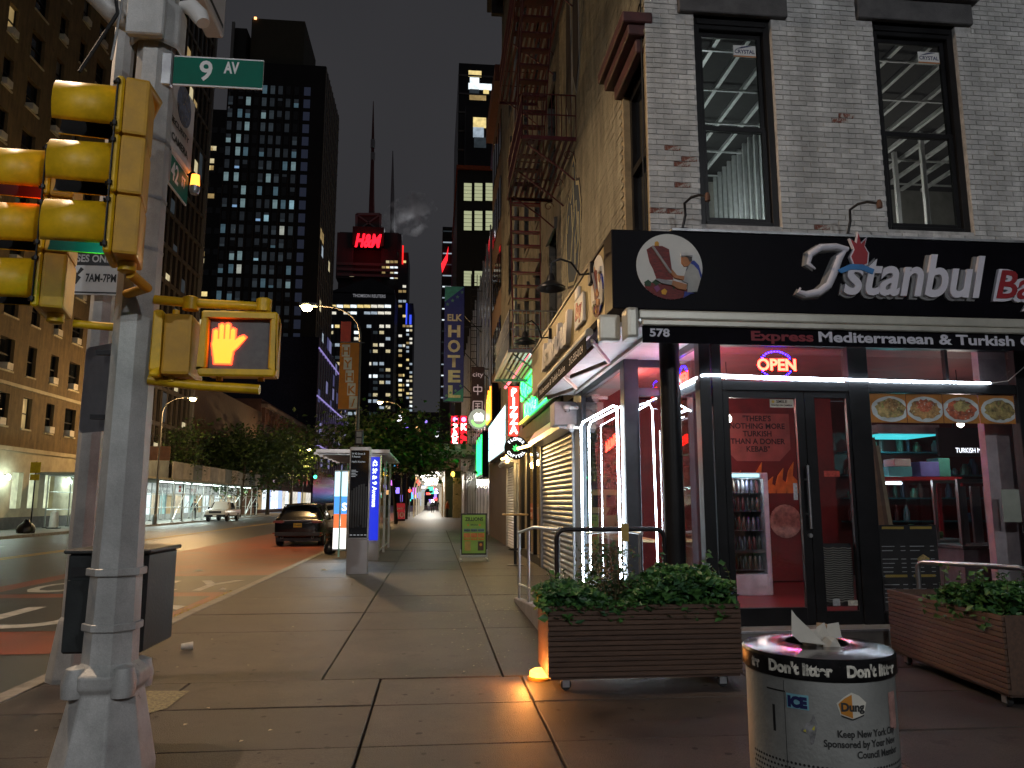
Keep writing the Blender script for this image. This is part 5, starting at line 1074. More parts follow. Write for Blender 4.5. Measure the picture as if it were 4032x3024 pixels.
b = B(T); b.lathe([(0, .001), (.04, .001)], 14, (bx0 + .55, y + .005, .43), Matrix.Rotation(R(90), 3, 'X')).lathe([(0, .001), (.03, .001)], 8, (bx0 + .2, y + .005, .96), Matrix.Rotation(R(90), 3, 'X')).lathe([(0, .001), (.03, .001)], 8, (bx0 + .52, y + .005, .96), Matrix.Rotation(R(90), 3, 'X')); b.obj('pizza_mark', M('mark_orange', (.55, .2, .03), .6), ZB)
ZI = M('zillions_ink', (.02, .03, .015), .6)
text('ZILLIONS', .13, ((bx0 + bx1) / 2, y - .06, 1.08), (1, 0, 0), (0, .05, 1), ZI, ZB, 0, .5, 'CENTER', bold=.006); text('SPECIALS', .05, ((bx0 + bx1) / 2, y - .055, .95), (1, 0, 0), (0, .05, 1), ZI, ZB, 0, .2, 'CENTER', bold=.002)
for z_, m_ in ((.8, 'band_ink_b'), (.56, 'band_ink_y')): text('PIZZA! PIZZA! PIZZA!', .05, ((bx0 + bx1) / 2, y - .052, z_), (1, 0, 0), (0, .05, 1), ZI if z_ > .7 else M('pizza_red', (.4, .1, .02), .6), ZB, 0, .54, 'CENTER', bold=.002)
B().box(bx0 - .02, bx0 + .02, 21.0, 21.75, .02, .06).box(bx1 - .02, bx1 + .02, 21.0, 21.75, .02, .06).box(bx0 + .02, bx1 - .02, 21.36, 21.4, .1, .14).box(bx0 - .015, bx0 + .015, 21.35, 21.39, .06, .3).box(bx1 - .015, bx1 + .015, 21.35, 21.39, .06, .3).box(bx0 - .03, bx0 + .03, 20.98, 21.06, 0, .02).box(bx1 - .03, bx1 + .03, 20.98, 21.06, 0, .02).obj('foot_frame', GALV, ZB)
# bar table
TB = thing('bar_table', 'tall round wooden bar table with disc foot by the shutter', 'table', (2.05, 19.7, 0))
B().lathe([(0, 1.25), (.33, 1.25), (.34, 1.27), (.33, 1.29), (0, 1.29)], 24, (2.05, 19.7, 0)).obj('table_top', M('table_wood', (.4, .25, .09), .5, 0, .2, 4), TB, smooth=True)
B().lathe([(.04, .03), (.04, 1.25)], 12, (2.05, 19.7, 0)).obj('column', BLACKM, TB, smooth=True); B().lathe([(0, .03), (.22, .02), (.24, .0)], 24, (2.05, 19.7, 0)).obj('foot_disc', BLACKM, TB, smooth=True); B().lathe([(.16, .38), (.18, .39), (.18, .41), (.16, .42)], 20, (2.05, 19.7, 0)).obj('foot_ring', BLACKM, TB)
# amber warning lamp lying on the pavement
AL = thing('amber_ground_lamp', 'round amber warning lamp glowing on the pavement by planter', 'warning lamp', (1.0, 7.22, 0))
B().lathe([(.0, 0), (.115, 0), (.12, .02), (.1, .028)], 24, (.98, 7.22, 0)).obj('lamp_base', M('amber_base', (.25, .12, .01), .4), AL, smooth=True)
B().lathe([(.1, .028), (.095, .07), (.06, .09), (0, .092)], 24, (.98, 7.22, 0)).obj('amber_lens', EM('amber_glow', (1., .36, .04), 7), AL, smooth=True)
lamp('POINT', 'amber_light', (.8, 7.0, .12), 20, (1., .33, .06), .04, parent=AL)
# litter
CU = thing('paper_cup', 'crumpled paper coffee cup lying on the pavement', 'paper cup', (-2.64, 8.94, 0))
mm = Matrix.Rotation(R(20), 3, 'Z') @ Matrix.Rotation(R(88), 3, 'Y')
B().lathe([(0, 0), (.032, 0), (.034, .005), (.044, .12), (.047, .122)], 20, (-2.72, 8.92, .042), mm).obj('cup_wall', M('cup_paper', (.5, .47, .4), .7, 0, .15, 14, col2=(.3, .2, .1), thr=.62), CU, smooth=True)
rl = random.Random(31); b = B()
def flake(x, y, s, z=.004):
    a = rl.uniform(0, 3.14); c_, s_ = math.cos(a) * s, math.sin(a) * s
    b.quad((x - c_, y - s_, z), (x + s_ * .6, y - c_ * .6, z + s * .1), (x + c_, y + s_, z), (x - s_ * .6, y + c_ * .6, z + s * .25))
for k in range(260):
    x = rl.gauss(.75, .45); y = rl.uniform(7.5, 16)
    if -.4 < x < 1.25: flake(x, y, rl.uniform(.008, .022))
for k in range(70): flake(rl.uniform(-3.3, 1.2), rl.uniform(4.8, 22), rl.uniform(.008, .025))
b.obj('litter_flakes', M('petal_pale', (.42, .36, .28), .8, 0, .3, 40), label='tiny pale petals and scraps strewn over the pavement', cat='litter', kind='stuff')
b = B()
for k in range(900): flake(-3.72 - abs(rl.gauss(0, .09)), rl.uniform(10.8, 15.6), rl.uniform(.015, .04), -.118 + rl.uniform(0, .03))
b.obj('gutter_leaves', M('gutter_leaf', (.38, .3, .05), .8, 0, .4, 20), label='yellow fallen leaves heaped along the gutter', cat='leaves', kind='stuff')
for i, (x, y, s, lb) in enumerate([(430, 1234, .12, 'flattened clear plastic litter on the red bus lane'), (640, 1222, .1, 'white paper scrap lying near black car'), (482, 1274, .06, 'small white scrap on the kerb edge'), (700, 1232, .08, 'pale paper scrap beside the totem foot')]):
    p = PG(x, y, -.12 if i < 2 else .0)
    B().add([(p.x - s, p.y - s, p.z + .008), (p.x + s, p.y - s * .5, p.z + .01), (p.x + s * .7, p.y + s, p.z + .008), (p.x - s * .5, p.y + s, p.z + .035), (p.x, p.y, p.z + .04)], [(0, 1, 4), (1, 2, 4), (2, 3, 4), (3, 0, 4)]).obj('paper_scrap', PAPER, label=lb, cat='litter')
# wear on the pavement: old gum, an iron cover and a patched triangle by the pole
b = B()
for k in range(420):
    x = rl.uniform(-3.3, 2.4); y = 3.2 + 17 * rl.random() ** 1.5; r = rl.uniform(.008, .026)
    if x > 1.25 and y > 8.4: continue
    b.quad(*[(x + r * math.cos(a * 1.047) * rl.uniform(.8, 1.2), y + r * math.sin(a * 1.047) * rl.uniform(.8, 1.2), .0065) for a in range(6)])
b.obj('gum_spots', M('old_gum', (.03, .026, .024), .8, 0, .4, 20), label='dark trodden gum spots dotted over the pavement', cat='gum', kind='stuff')
a0, a1, a2, a3 = PG(315, 1492, .006), PG(410, 1492, .006), PG(360, 1530, .006), PG(305, 1545, .006)
B().quad(a3, a2, a1, a0).obj('pavement_patch', M('patch_speckle', (.2, .17, .09), .6, 0, .6, 40, .8, 90), label='speckled yellowish repair patch beside the near pole base', cat='patch')
# ================================================================ SOUTH SIDE NEIGHBOURS
DBR = M('dark_brick', (.075, .045, .035), .8, 0, .3, 3, .4, 50); TIM = M('old_timber', (.09, .065, .045), .8, 0, .3, 3, .2)
TN = thing('tenement_building', 'dark old tenement with fire escape next to corner building', 'building', (XS, 15.6, 0))
TW_ = [(16.6 + 2.6 * i, 17.75 + 2.6 * i, 5.6 + 3.6 * j, 7.8 + 3.6 * j) for i in range(5) for j in range(5)]
wall_grid(15.62, 31.5, 3.4, 25, TW_, lambda u, z, d: (XS + .05 + d, u, z)).obj('brick_wall', M('grey_painted_brick', (.12, .115, .105), .8, 0, .4, 1.2, .4, 40, col2=(.045, .04, .035), thr=.54, streak=.4), TN)
for h in TW_:
    B().box(XS + .02, XS + .14, h[0] - .1, h[1] + .1, h[2] - .16, h[2]).obj('sill', STONE, TN); B().box(XS - .02, XS + .14, h[0] - .1, h[1] + .1, h[3], h[3] + .25).obj('lintel', STONE, TN)
    B().quad((XS + .2, h[0], h[2]), (XS + .2, h[1], h[2]), (XS + .2, h[1], h[3]), (XS + .2, h[0], h[3])).obj('pane', DGLASS, TN)
for y0, y1, d in ((15.6, 31.5, .9),): B().box(XS - d, XS + .2, y0, y1, 24.2, 25.1).box(XS - d * .7, XS + .2, y0, y1, 23.5, 24.198).obj('cornice', M('cornice_dark', (.03, .028, .026), .8, 0, .4, 2, .4, 20), TN)
for k in range(12): B().box(XS - .5, XS, 15.9 + 1.3 * k, 16.15 + 1.3 * k, 22.6, 23.498).obj('cornice_bracket', MATS['cornice_dark'], TN)
B().box(XS, 14, 15.62, 31.5, 25, 25.2).obj('roof', BLACKM, TN)
for y, w in ((18.9, .3), (23.6, .35), (28.2, .3)): B().box(XS - .03, XS + .3, y, y + w, 0, 3.4).obj('street_pier', TIM, TN)
B().box(XS - .06, XS + .3, 15.6, 31.5, 3.4, 3.75).obj('street_cornice', TIM, TN)
for y in (20.2, 21.6, 23.0, 24.8, 26.4): B().box(XS - .02, XS + .06, y, y + .5, 3.76, 5.4).obj('timber_panel', TIM, TN)
B().tube([(XS - .1, 24.2, .1), (XS - .1, 24.2, 22)], .06, 8).obj('downpipe', GREYP, TN, smooth=True)
# graffiti on the side wall of the corner building
GF = thing('blue_graffiti', 'blue bubble graffiti with cream outline on the side wall', 'graffiti', (XS, 14, 6)); gx = XS - .014
def blob(pts, m, nm, d):
    B().prism(pts, lambda p, a: (a, 14.0 - p[0], 6.1 + p[1]), gx - d, gx + .02).obj(nm, m, GF)
out = [(-.75, -.2), (-.1, -.35), (.35, -.2), (.62, .4), (.72, 1.0), (.55, 1.5), (.25, 1.62), (.2, 2.0), (.05, 2.25), (-.12, 2.2), (-.15, 1.6), (-.4, 1.45), (-.6, 1.65), (-.85, 1.35), (-.95, .6)]
blob([(p[0] * 1.06, p[1] * 1.05 - .03) for p in out], M('spray_ink', (.02, .015, .02), .8), 'spray_shadow', .002); blob(out, M('spray_cream', (.5, .45, .26), .8), 'spray_outline', .004); blob([(p[0] * .9, p[1] * .93 + .04) for p in out], M('spray_blue', (.028, .055, .085), .8, 0, .25, 3), 'spray_fill', .006)
b = B()
for ln in ([(-.6, .3), (-.35, .2), (-.1, .7), (-.2, 1.3)], [(.1, 0), (.15, .5), (.4, .7), (.3, 1.2), (0, 1.1)], [(-.05, .8), (.1, 1.0), (.02, 1.6), (.02, 2.0)], [(-.7, .9), (-.5, 1.2)], [(.2, .2), (.45, .35), (.5, .9)]):
    b.tube([(gx - .008, 14 - p[0], 6.1 + p[1]) for p in ln], .018, 5)
b.obj('spray_line', MATS['spray_cream'], GF)
GF2 = thing('black_graffiti', 'tall black graffiti letters high on the side wall', 'graffiti', (XS, 13.5, 9.5))
for y, z0, z1, w in ((13.6, 9.5, 12.6, .6), (14.4, 9.3, 12.4, .6)):
    pts = [(-w / 2, .4), (0, 0), (w / 2, .5), (w * .45, (z1 - z0) * .6), (w * .2, z1 - z0), (-w * .3, (z1 - z0) * .95), (-w / 2, (z1 - z0) * .5)]
    B().prism([(p[0] * 1.18, p[1] * 1.04 - .06) for p in pts], lambda p, a, y=y, z0=z0: (a, y + p[0], z0 + p[1]), gx - .003, gx + .02).obj('spray_outline', M('spray_grey', (.35, .36, .34), .8), GF2)
    B().prism(pts, lambda p, a, y=y, z0=z0: (a, y + p[0], z0 + p[1]), gx - .006, gx + .02).obj('spray_fill', MATS['spray_ink'], GF2)
b = B().tube([(XS - .02, 9.0, 8.6), (XS - .03, 8.98, 7.6), (XS - .03, 8.99, 6.4), (XS - .05, 8.99, 6.0), (XS - .04, 9.0, 5.2), (XS - .03, 9.03, 4.8)], .01, 5).tube([(XS - .04, 8.97, 8.1), (XS - .03, 9.4, 7.95)], .008, 5); b.obj('wall_cable', RUBBER, label='loose black cable running down the building corner', cat='cable')
# fire escape
FE = thing('fire_escape', 'dark red iron fire escape bolted to the tenement', 'fire escape', (2.1, 16, 5)); IR = M('fire_escape_red', (.085, .012, .018), .6, .3, .3, 6, .2); IRL = M('fire_escape_lit', (.16, .16, .19), .5, .5, .2, 6)  # pale iron for the lower platform: white-purple light put into its colour
def platform(y0, y1, z, m, rail=True, x0=1.56, x1=2.6):
    n = 9
    for k in range(n): x = x0 + (x1 - x0) * (k + .5) / n; B().box(x - .03, x + .03, y0, y1, z, z + .012).obj('deck_slat', m, FE)
    B().box(x0 - .03, x0, y0, y1, z - .05, z + .03).box(x0, x1, y0 - .03, y0, z - .05, z + .03).box(x0, x1, y1, y1 + .03, z - .05, z + .03).obj('deck_edge', m, FE)
    if rail:
        for zr in (z + .48, z + .9): B().tube([(x1, y0, zr), (x0, y0, zr), (x0, y1, zr), (x1, y1, zr)], .014, 6).obj('guard_rail', m, FE)
        for k in range(12): x = x0 + (x1 - x0) * k / 11; B().tube([(x, y0, z), (x, y0, z + .9)], .009, 5).obj('baluster', m, FE)
        for k in range(int((y1 - y0) / .14)): y = y0 + .14 * k; B().tube([(x0, y, z), (x0, y, z + .9)], .009, 5).obj('baluster', m, FE)
    for y in (y0 + .2, (y0 + y1) / 2, y1 - .2):
        B().tube([(x1, y, z - .75), (x1 - .3, y, z - .5), (x0 + .1, y, z - .04)], .018, 6).obj('strut', m, FE)
        B().tube([(x1 - .12 + .12 * math.cos(a * .55) * (1 - a * .06), y, z - .25 + .12 * math.sin(a * .55) * (1 - a * .06)) for a in range(14)], .009, 5).obj('scroll', m, FE)
platform(13.6, 16.6, 8.5, IR); platform(16.2, 20.2, 4.85, IRL); platform(13.6, 19, 12.2, IR); platform(13.6, 19, 15.9, IR)
def stair(a, b_, w, n, m):
    a = Vector(a); b_ = Vector(b_)
    for s in (0, w): B().bar(a + Vector((s, 0, 0)), b_ + Vector((s, 0, 0)), .025, .12).obj('stringer', m, FE); B().tube([a + Vector((s, 0, .8)), b_ + Vector((s, 0, .8))], .012, 5).obj('hand_bar', m, FE)
    for k in range(n):
        p = a.lerp(b_, (k + .5) / n); B().box(p.x, p.x + w, p.y - .09, p.y + .09, p.z - .015, p.z + .015).obj('tread', m, FE)
IRT = M('fire_escape_tread', (.15, .018, .025), .6, .2, .3, 6)
stair((1.6, 16.4, 8.45), (1.9, 18.6, 4.9), .68, 13, IRT); stair((1.65, 14.0, 12.2), (1.65, 16.3, 8.55), .62, 14, IR); stair((1.65, 14.0, 15.9), (1.65, 16.3, 12.25), .62, 14, IR)
# roller shutter
def shutter(y0, y1, z1, label, m, n, housing=True):
    t = thing('roller_shutter', label, 'roller shutter', (XS, (y0 + y1) / 2, 0), group='closed roller shutters'); h = z1 / n
    prof = [(0, 0), (-.02, h * .12), (-.032, h * .4), (-.03, h * .7), (-.012, h * .92), (0, h)]
    me = B().prism(prof + [(.02, h), (.02, 0)], lambda p, a: (p[0], a, p[1]), y0, y1).mesh('slat', m, smooth=True)
    for k in range(n): o = link('slat', me, t); o.location = (XS + .03, 0, k * h); o.matrix_parent_inverse = PM[t].inverted()
    B().box(XS - .04, XS + .1, y0 - .08, y0, 0, z1).obj('guide', GALV, t); B().box(XS - .04, XS + .1, y1, y1 + .08, 0, z1).obj('guide', GALV, t)
    if housing: B().prism([(0, 0), (-.3, .02), (-.36, .1), (-.2, .34), (0, .4)], lambda p, a: (XS + .02 + p[0], a, z1 + .01 + p[1]), y0 - .1, y1 + .1).obj('housing', STEEL, t)
SHM = M('shutter_steel', (.34, .35, .38), .32, .85, .15, 2)
shutter(14.45, 18.8, 2.95, 'grey steel roller shutter beside the lit bay window', SHM, 27)
shutter(24.0, 28.0, 2.8, 'pale steel roller shutter beyond the cannabis shop', M('shutter_pale', (.6, .62, .64), .35, .6, .1, 2), 30)
B().box(XS, XS + .3, 13.8, 14.4, 0, 3.6).obj('shop_pier', M('pier_blue_grey', (.16, .18, .2), .5, .2, .2), CB)
# flower shop, lit warm
FS = thing('flower_shop_front', 'warm lit glass shopfront between the two roller shutters', 'shopfront', (XS, 21.2, 0))
for y in (19.2, 20.6, 22.0, 23.5): B().box(XS, XS + .1, y, y + .09, 0, 3.3).obj('mullion', BLACK, FS)
B().box(XS, XS + .1, 19.29, 23.5, 3.2, 3.3).box(XS, XS + .1, 19.29, 23.5, .0, .2).obj('frame_rail', BLACK, FS)
for y0, y1 in ((19.29, 20.6), (20.69, 22.0), (22.09, 23.5)): B().quad((XS + .05, y0, .2), (XS + .05, y1, .2), (XS + .05, y1, 3.2), (XS + .05, y0, 3.2)).obj('pane', SHOPGLASS, FS)
B().box(XS + 2.5, XS + 2.6, 19, 23.6, 0, 3.4).box(XS + .12, XS + 2.5, 18.98, 19.02, 0, 3.4).box(XS + .12, XS + 2.5, 23.58, 23.62, 0, 3.4).box(XS + .12, XS + 2.5, 19.02, 23.58, 3.4, 3.5).obj('room', M('shop_warm_wall', (.5, .36, .16), .7, 0, .2, 3), FS)
B().box(XS + .12, XS + 2.5, 19.02, 23.58, .0, .02).obj('room_floor', TIM, FS)
lamp('POINT', 'shop_light', (XS + 1.2, 21.2, 2.9), 70, (1, .68, .25), .2, parent=FS)
for k in range(4):
    t = thing('spot_tube', ['warm tube floodlight by the pizza sign', 'warm tube floodlight under the sign over flower shop', 'warm tube floodlight behind the leaf disc', 'warm tube floodlight next to the shutter housing'][k], 'floodlight', (XS, 19.5 + k * 2, 3.1), group='warm tube floodlights under the shop signs'); y = 25.6 - k * 1.7
    B().tube([(XS - .05, y, 3.12), (XS - .45, y - .2, 3.0)], .035, 8).obj('tube_lamp', EM('flood_warm', (1, .62, .2), 16), t, smooth=True); B().box(XS - .08, XS, y - .06, y + .06, 3.08, 3.2).obj('mount', BLACKM, t)
    lamp('POINT', 'flood_light', (XS - .5, y - .2, 2.8), 34, (1, .62, .22), .1, parent=t)
# brick wall and gate further on
B().box(XS, XS + .3, 28.3, 37.5, 0, 3.4).obj('gate_wall', DBR, TN)
# ---------------------------------------------------------------- blade and fascia signs
REDBOX = EM('pizza_face', (1., .012, .008), 6); SIGNGLOW = EM('sign_glow_white', (1, .9, .85), 5, False)
PZ = thing('pizza_sign', 'red glowing vertical PIZZA blade sign', 'neon sign', (2.4, 24, 3.6)); yz = 24.0
B().box(2.27, 2.63, yz, yz + .18, 3.62, 5.28).obj('sign_case', BLACKM, PZ, bev=.01); B().box(2.29, 2.61, yz - .012, yz - .001, 3.66, 5.24).obj('red_face', REDBOX, PZ)
for k, ch in enumerate('PIZZA'): text(ch, .36, (2.45, yz - .02, 4.93 - k * .3), (1, 0, 0), (0, 0, 1), SIGNGLOW, PZ, .002, align='CENTER', bold=.012)
FC = thing('leaf_disc_sign', 'round black FLOWER CAPITAL sign with green leaf', 'blade sign', (2.3, 21.8, 3.1)); c0 = Vector((2.29, 21.8, 3.13)); RY = Matrix.Rotation(R(90), 3, 'X')
B().lathe([(0, .04), (.33, .04), (.34, .02), (.34, -.04), (.33, -.06), (0, -.06)], 36, c0, RY).obj('disc', SIGNB, FC, smooth=True); B().box(2.55, XS + .02, 21.78, 21.84, 3.1, 3.16).obj('sign_arm', BLACKM, FC)
def arc_text(body, rad, a_mid, size, c, m, parent, up=1, spread=.22):
    n = len(body)
    for i, ch in enumerate(body):
        if ch == ' ': continue
        a = a_mid + up * spread * ((n - 1) / 2 - i); r = Vector((math.cos(a), 0, math.sin(a))); v = r * up; u = Vector((v.z, 0, -v.x))
        text(ch, size, c + r * rad - v * size * .35 + Vector((0, -.045, 0)), u, v, m, parent, 0, align='CENTER', bold=.003)
arc_text('FLOWER', .25, R(90), .12, c0, EM('flower_white', (.9, .95, 1), 2.5, False), FC, 1, .36); arc_text('CAPITAL', .25, R(270), .12, c0, MATS['flower_white'], FC, -1, .33)
lf = EM('leaf_green', (.02, .8, .15), 1.6, False); b = B()
for a, l in ((90, .17), (55, .15), (125, .15), (15, .12), (165, .12), (-25, .08), (205, .08)):
    d = Vector((math.cos(R(a)), 0, math.sin(R(a)))); n_ = Vector((-d.z, 0, d.x)); o_ = c0 + Vector((0, -.045, -.06)); b.quad(o_, o_ + d * l * .5 + n_ * .028, o_ + d * l, o_ + d * l * .5 - n_ * .028)
b.obj('leaf_mark', lf, FC)
GN = thing('green_neon_sign', 'green neon letter sign over the roller shutter', 'neon sign', (2.4, 19, 4)); gnm = EM('neon_green', (.012, 1., .13), 5); 
B().box(2.5, XS + .04, 16.3, 22.2, 3.82, 5.15).obj('backing', M('green_back', (.03, .06, .05), .5), GN)
text('SANDWICH', .8, (2.49, 22.1, 4.5), (0, -1, 0), (0, 0, 1), gnm, GN, .02, 5.6, bold=.02); text('KING', .55, (2.49, 21.2, 3.92), (0, -1, 0), (0, 0, 1), gnm, GN, .02, 2.6, bold=.02)
B().tube([(2.44, 22.2, 3.86), (2.44, 20.2, 3.86)], .03, 6).obj('yellow_tube', EM('neon_yellow', (1, .75, .05), 4), GN); B().tube([(2.44, 19.9, 3.86), (2.44, 16.6, 3.86)], .03, 6).obj('green_tube', gnm, GN)
for y in (16.8, 17.4): B().ob((2.3, y, 4.45), (.1, .3, .2)).obj('white_lamp', EM('lamp_cold', (.75, .9, 1), 12), GN)
lamp('POINT', 'sign_light', (2.2, 17.2, 4.2), 26, (.8, .92, 1), .04, parent=GN)
RW = thing('red_tube_sign', 'red tube light beam above the green neon letters', 'neon sign', (2.2, 19.5, 5.6)); B().tube([(2.0, 22.0, 4.9), (2.5, 19.4, 5.5)], .045, 6).obj('tube', EM('pink_tube', (1, .12, .18), 2.5), RW); B().box(2.5, XS + .05, 19.35, 19.45, 5.46, 5.54).obj('mount', BLACKM, RW)
LBX = thing('cyan_light_box', 'pale cyan gridded light box sign past the pizza sign', 'light box', (2.5, 31, 3.3)); B().box(2.42, XS, 26.5, 35.0, 3.35, 5.0).obj('case', GALV, LBX)
for i in range(7):
    for j in range(3): B().box(2.405, 2.419, 26.6 + i * 1.2, 27.72 + i * 1.2, 3.4 + j * .53, 3.9 + j * .53).obj('lit_pane', EM('cyan_box_%d' % ((i + j) % 2), (.45, .85, .95) if (i + j) % 2 else (.6, .9, .95), 1.9), LBX)
lamp('AREA', 'box_glow', (2.3, 30.5, 4), 30, (.6, .9, 1), 1.6, (0, 30, 1), parent=LBX)
FLM = thing('flame_sign', 'orange flame shaped neon sign above the light box', 'neon sign', (2.4, 36, 5.3)); b = B(); 
for k in range(6): b.prism([(-.16, 0), (.16, 0), (.12, .8), (0, 1.5 - .15 * (k % 3)), (-.1, .7)], lambda p, a, k=k: (a, 33.6 + k * .45 + p[0] * 1.3, 5.2 + p[1] * 1.0), 2.36, 2.42)
b.obj('flame_tube', EM('flame_orange', (1, .3, .02), 3.5), FLM); B().box(2.43, XS + .05, 33.2, 36.6, 5.1, 6.8).obj('backing', SIGNB, FLM)
GV = thing('green_vertical_sign', 'tall green neon lettering on the wall past the flames', 'neon sign', (2.4, 41, 4)); b = B()
for k in range(8): b.box(2.3, 2.34, 39 + k * .6, 39.3 + k * .6, 3.0 + .25 * (k % 2), 5.0 - .2 * (k % 3))
b.obj('green_stroke', gnm, GV); B().box(2.36, XS, 38.8, 43.9, 2.85, 5.2).obj('backing', SIGNB, GV)
RD = thing('round_blade_sign', 'round white sign with green garland on a wall bracket', 'blade sign', (2.0, 37, 5.2)); pr = PY(1034, 905, 37.0); c1 = pr; rr_ = .48
B().lathe([(0, .05), (rr_, .05), (rr_ + .02, .02), (rr_ + .02, -.05), (0, -.06)], 32, c1, RY).obj('disc', EM('round_face', (.55, .62, .5), .5), RD, smooth=True)
b = B()
for k in range(22):
    a = R(200 + k * 6.7); b.ob(c1 + Vector((.33 * math.cos(a), -.07, .33 * math.sin(a) - .02)), (.09, .02, .13), Matrix.Rotation(-a, 3, 'Y'))
b.obj('garland', EM('garland_green', (.2, .9, .12), 2.4, False), RD)
B().prism([(-.2, -.1), (.2, -.1), (.24, .15), (.1, .3), (0, .22), (-.1, .3), (-.24, .15)], lambda p, a: (c1.x + p[0], c1.y + a, c1.z + p[1]), -.075, -.06).obj('white_mark', EM('round_white', (1, 1, .95), 4, False), RD); B().bar(c1 + Vector((.45, .02, .0)), (XS + .05, c1.y + .02, c1.z), .05).obj('sign_arm', BLACKM, RD)
CN = thing('chinese_blade_sign', 'dark vertical blade sign with pale Chinese characters', 'blade sign', (2, 38.5, 6)); a0 = PY(1018, 792, 38.5); a1 = PY(1046, 918, 38.5)
B().box(a0.x, a1.x, 38.5, 38.62, a1.z, a0.z).obj('sign_case', M('sign_maroon_black', (.02, .008, .008), .4), CN); GLY = EM('glyph_dim', (.5, .35, .33), .6, False); wv = a1.x - a0.x
text('city', wv * .5, ((a0.x + a1.x) / 2, 38.49, a0.z - wv * .75), (1, 0, 0), (0, 0, 1), GLY, CN, 0, wv * .8, 'CENTER')
mx_ = (a0.x + a1.x) / 2
def gstroke(segs, z): 
    b = B()
    for x0, z0, x1, z1 in segs: b.bar((mx_ + x0 * wv, 38.488, z + z0 * wv), (mx_ + x1 * wv, 38.488, z + z1 * wv), wv * .07, .006, up=(0, 1, 0))
    b.obj('character', GLY, CN)
gstroke([(0, .4, 0, -.4), (-.3, .2, .3, .2), (-.3, -.12, .3, -.12), (-.3, .2, -.3, -.12), (.3, .2, .3, -.12)], a0.z - wv * 1.75)
gstroke([(-.34, .38, .34, .38), (-.34, -.38, .34, -.38), (-.34, .38, -.34, -.38), (.34, .38, .34, -.38), (-.2, .2, .2, .2), (-.2, 0, .2, 0), (-.22, -.22, .22, -.22), (0, .2, 0, -.22)], a0.z - wv * 3.0)
for z in (a0.z - .1, a1.z + .1): B().bar((a1.x, 38.56, z), (XS + .1, 38.56, z), .05).obj('sign_arm', BLACKM, CN)
B().bar((a0.x - .4, 38.56, a0.z + .8), (XS, 38.56, a0.z - .6), .04).obj('stay', BLACKM, CN)
EH = thing('hotel_blade_sign', 'tall navy ELK HOTEL blade sign with stars', 'blade sign', (1, 46, 7)); ye = 46.; e0 = PY(961, 618, ye); e1 = PY(1001, 868, ye); ew = e1.x - e0.x
B().box(e0.x, e1.x, ye, ye + .25, e1.z, e0.z).obj('sign_case', M('hotel_navy', (.025, .045, .36), .5, 0, .15), EH, bev=.02)
HC = M('hotel_cream', (.75, .76, .66), .6); TEAL = M('hotel_teal', (.06, .36, .4), .6)
text('ELK', ew * .48, (e0.x + ew * .5, ye - .01, e0.z - ew * 1.8), (1, 0, 0), (0, 0, 1), HC, EH, 0, ew * .74, 'CENTER', bold=.02)
for k, ch in enumerate('HOTEL'): text(ch, ew * .82, (e0.x + ew * .5, ye - .01, e0.z - ew * (2.62 + k * .77)), (1, 0, 0), (0, 0, 1), HC, EH, 0, ew * .62, 'CENTER', bold=.04)
B().prism([(0, 0), (ew * .98, 0), (0, -ew * .8)], lambda p, a: (e0.x + .01 + p[0], a, e0.z - .02 + p[1]), ye - .006, ye - .001).obj('corner_field', TEAL, EH); B().prism([(0, 0), (ew * .98, 0), (ew * .98, ew * .7)], lambda p, a: (e0.x + .01 + p[0], a, e1.z + .02 + p[1]), ye - .006, ye - .001).obj('corner_field', TEAL, EH)
def star(cx, cz, r):
    pts = [((r if k % 2 == 0 else r * .42) * math.sin(k * math.pi / 5), (r if k % 2 == 0 else r * .42) * math.cos(k * math.pi / 5)) for k in range(10)]
    B().prism(pts, lambda p, a: (cx + p[0], a, cz + p[1]), ye - .012, ye - .007).obj('star', M('star_teal', (.12, .35, .36), .6), EH)
for fx, fz in ((.15, .95), (.4, .75), (.65, .55), (.88, .3)): star(e0.x + ew * fx, e0.z - ew * fz, .13)
for fx, fz in ((.15, .3), (.35, .45), (.6, .55), (.85, .8)): star(e0.x + ew * fx, e1.z + ew * fz, .12)
for z in (e0.z - 2.5, e1.z + .3): B().bar((e1.x, ye + .12, z), (XS + .2, ye + .12, z), .07).obj('sign_arm', BLACKM, EH); B().bar((e1.x - .3, ye + .12, z + 1.0), (XS + .1, ye + .12, z - .4), .05).obj('stay', BLACKM, EH)
PK = thing('parking_sign', 'red lit vertical parking sign with white letters', 'light box', (1.7, 55, 3)); yp = 55.; k0 = PY(974, 897, yp); k1 = PY(1009, 959, yp); RBX = EM('park_red', (1, .012, .03), 1.3)
for xa, xb, cs in ((k0.x, k0.x + (k1.x - k0.x) * .53, 'PAR'), (k0.x + (k1.x - k0.x) * .56, k1.x, 'K')):
    B().box(xa, xb, yp, yp + .3, k1.z, k0.z).obj('case', BLACKM, PK); B().box(xa + .03, xb - .03, yp - .02, yp - .002, k1.z + .03, k0.z - .03).obj('red_face', RBX, PK)
    for k, ch in enumerate(cs): text(ch, .62, ((xa + xb) / 2, yp - .03, k0.z - 1.05 - k * .5), (1, 0, 0), (0, 0, 1), SIGNGLOW, PK, 0, align='CENTER', bold=.03)
    B().lathe([(0, .01), (.17, .01), (.17, 0)], 16, ((xa + xb) / 2, yp - .02, k0.z - .3), RY).obj('pin_mark', EM('pin_lilac', (.5, .35, 1), 2, False), PK)
B().bar((k1.x, yp + .15, k0.z - .2), (XS + .1, yp + .15, k0.z - .2), .08).obj('sign_arm', BLACKM, PK)
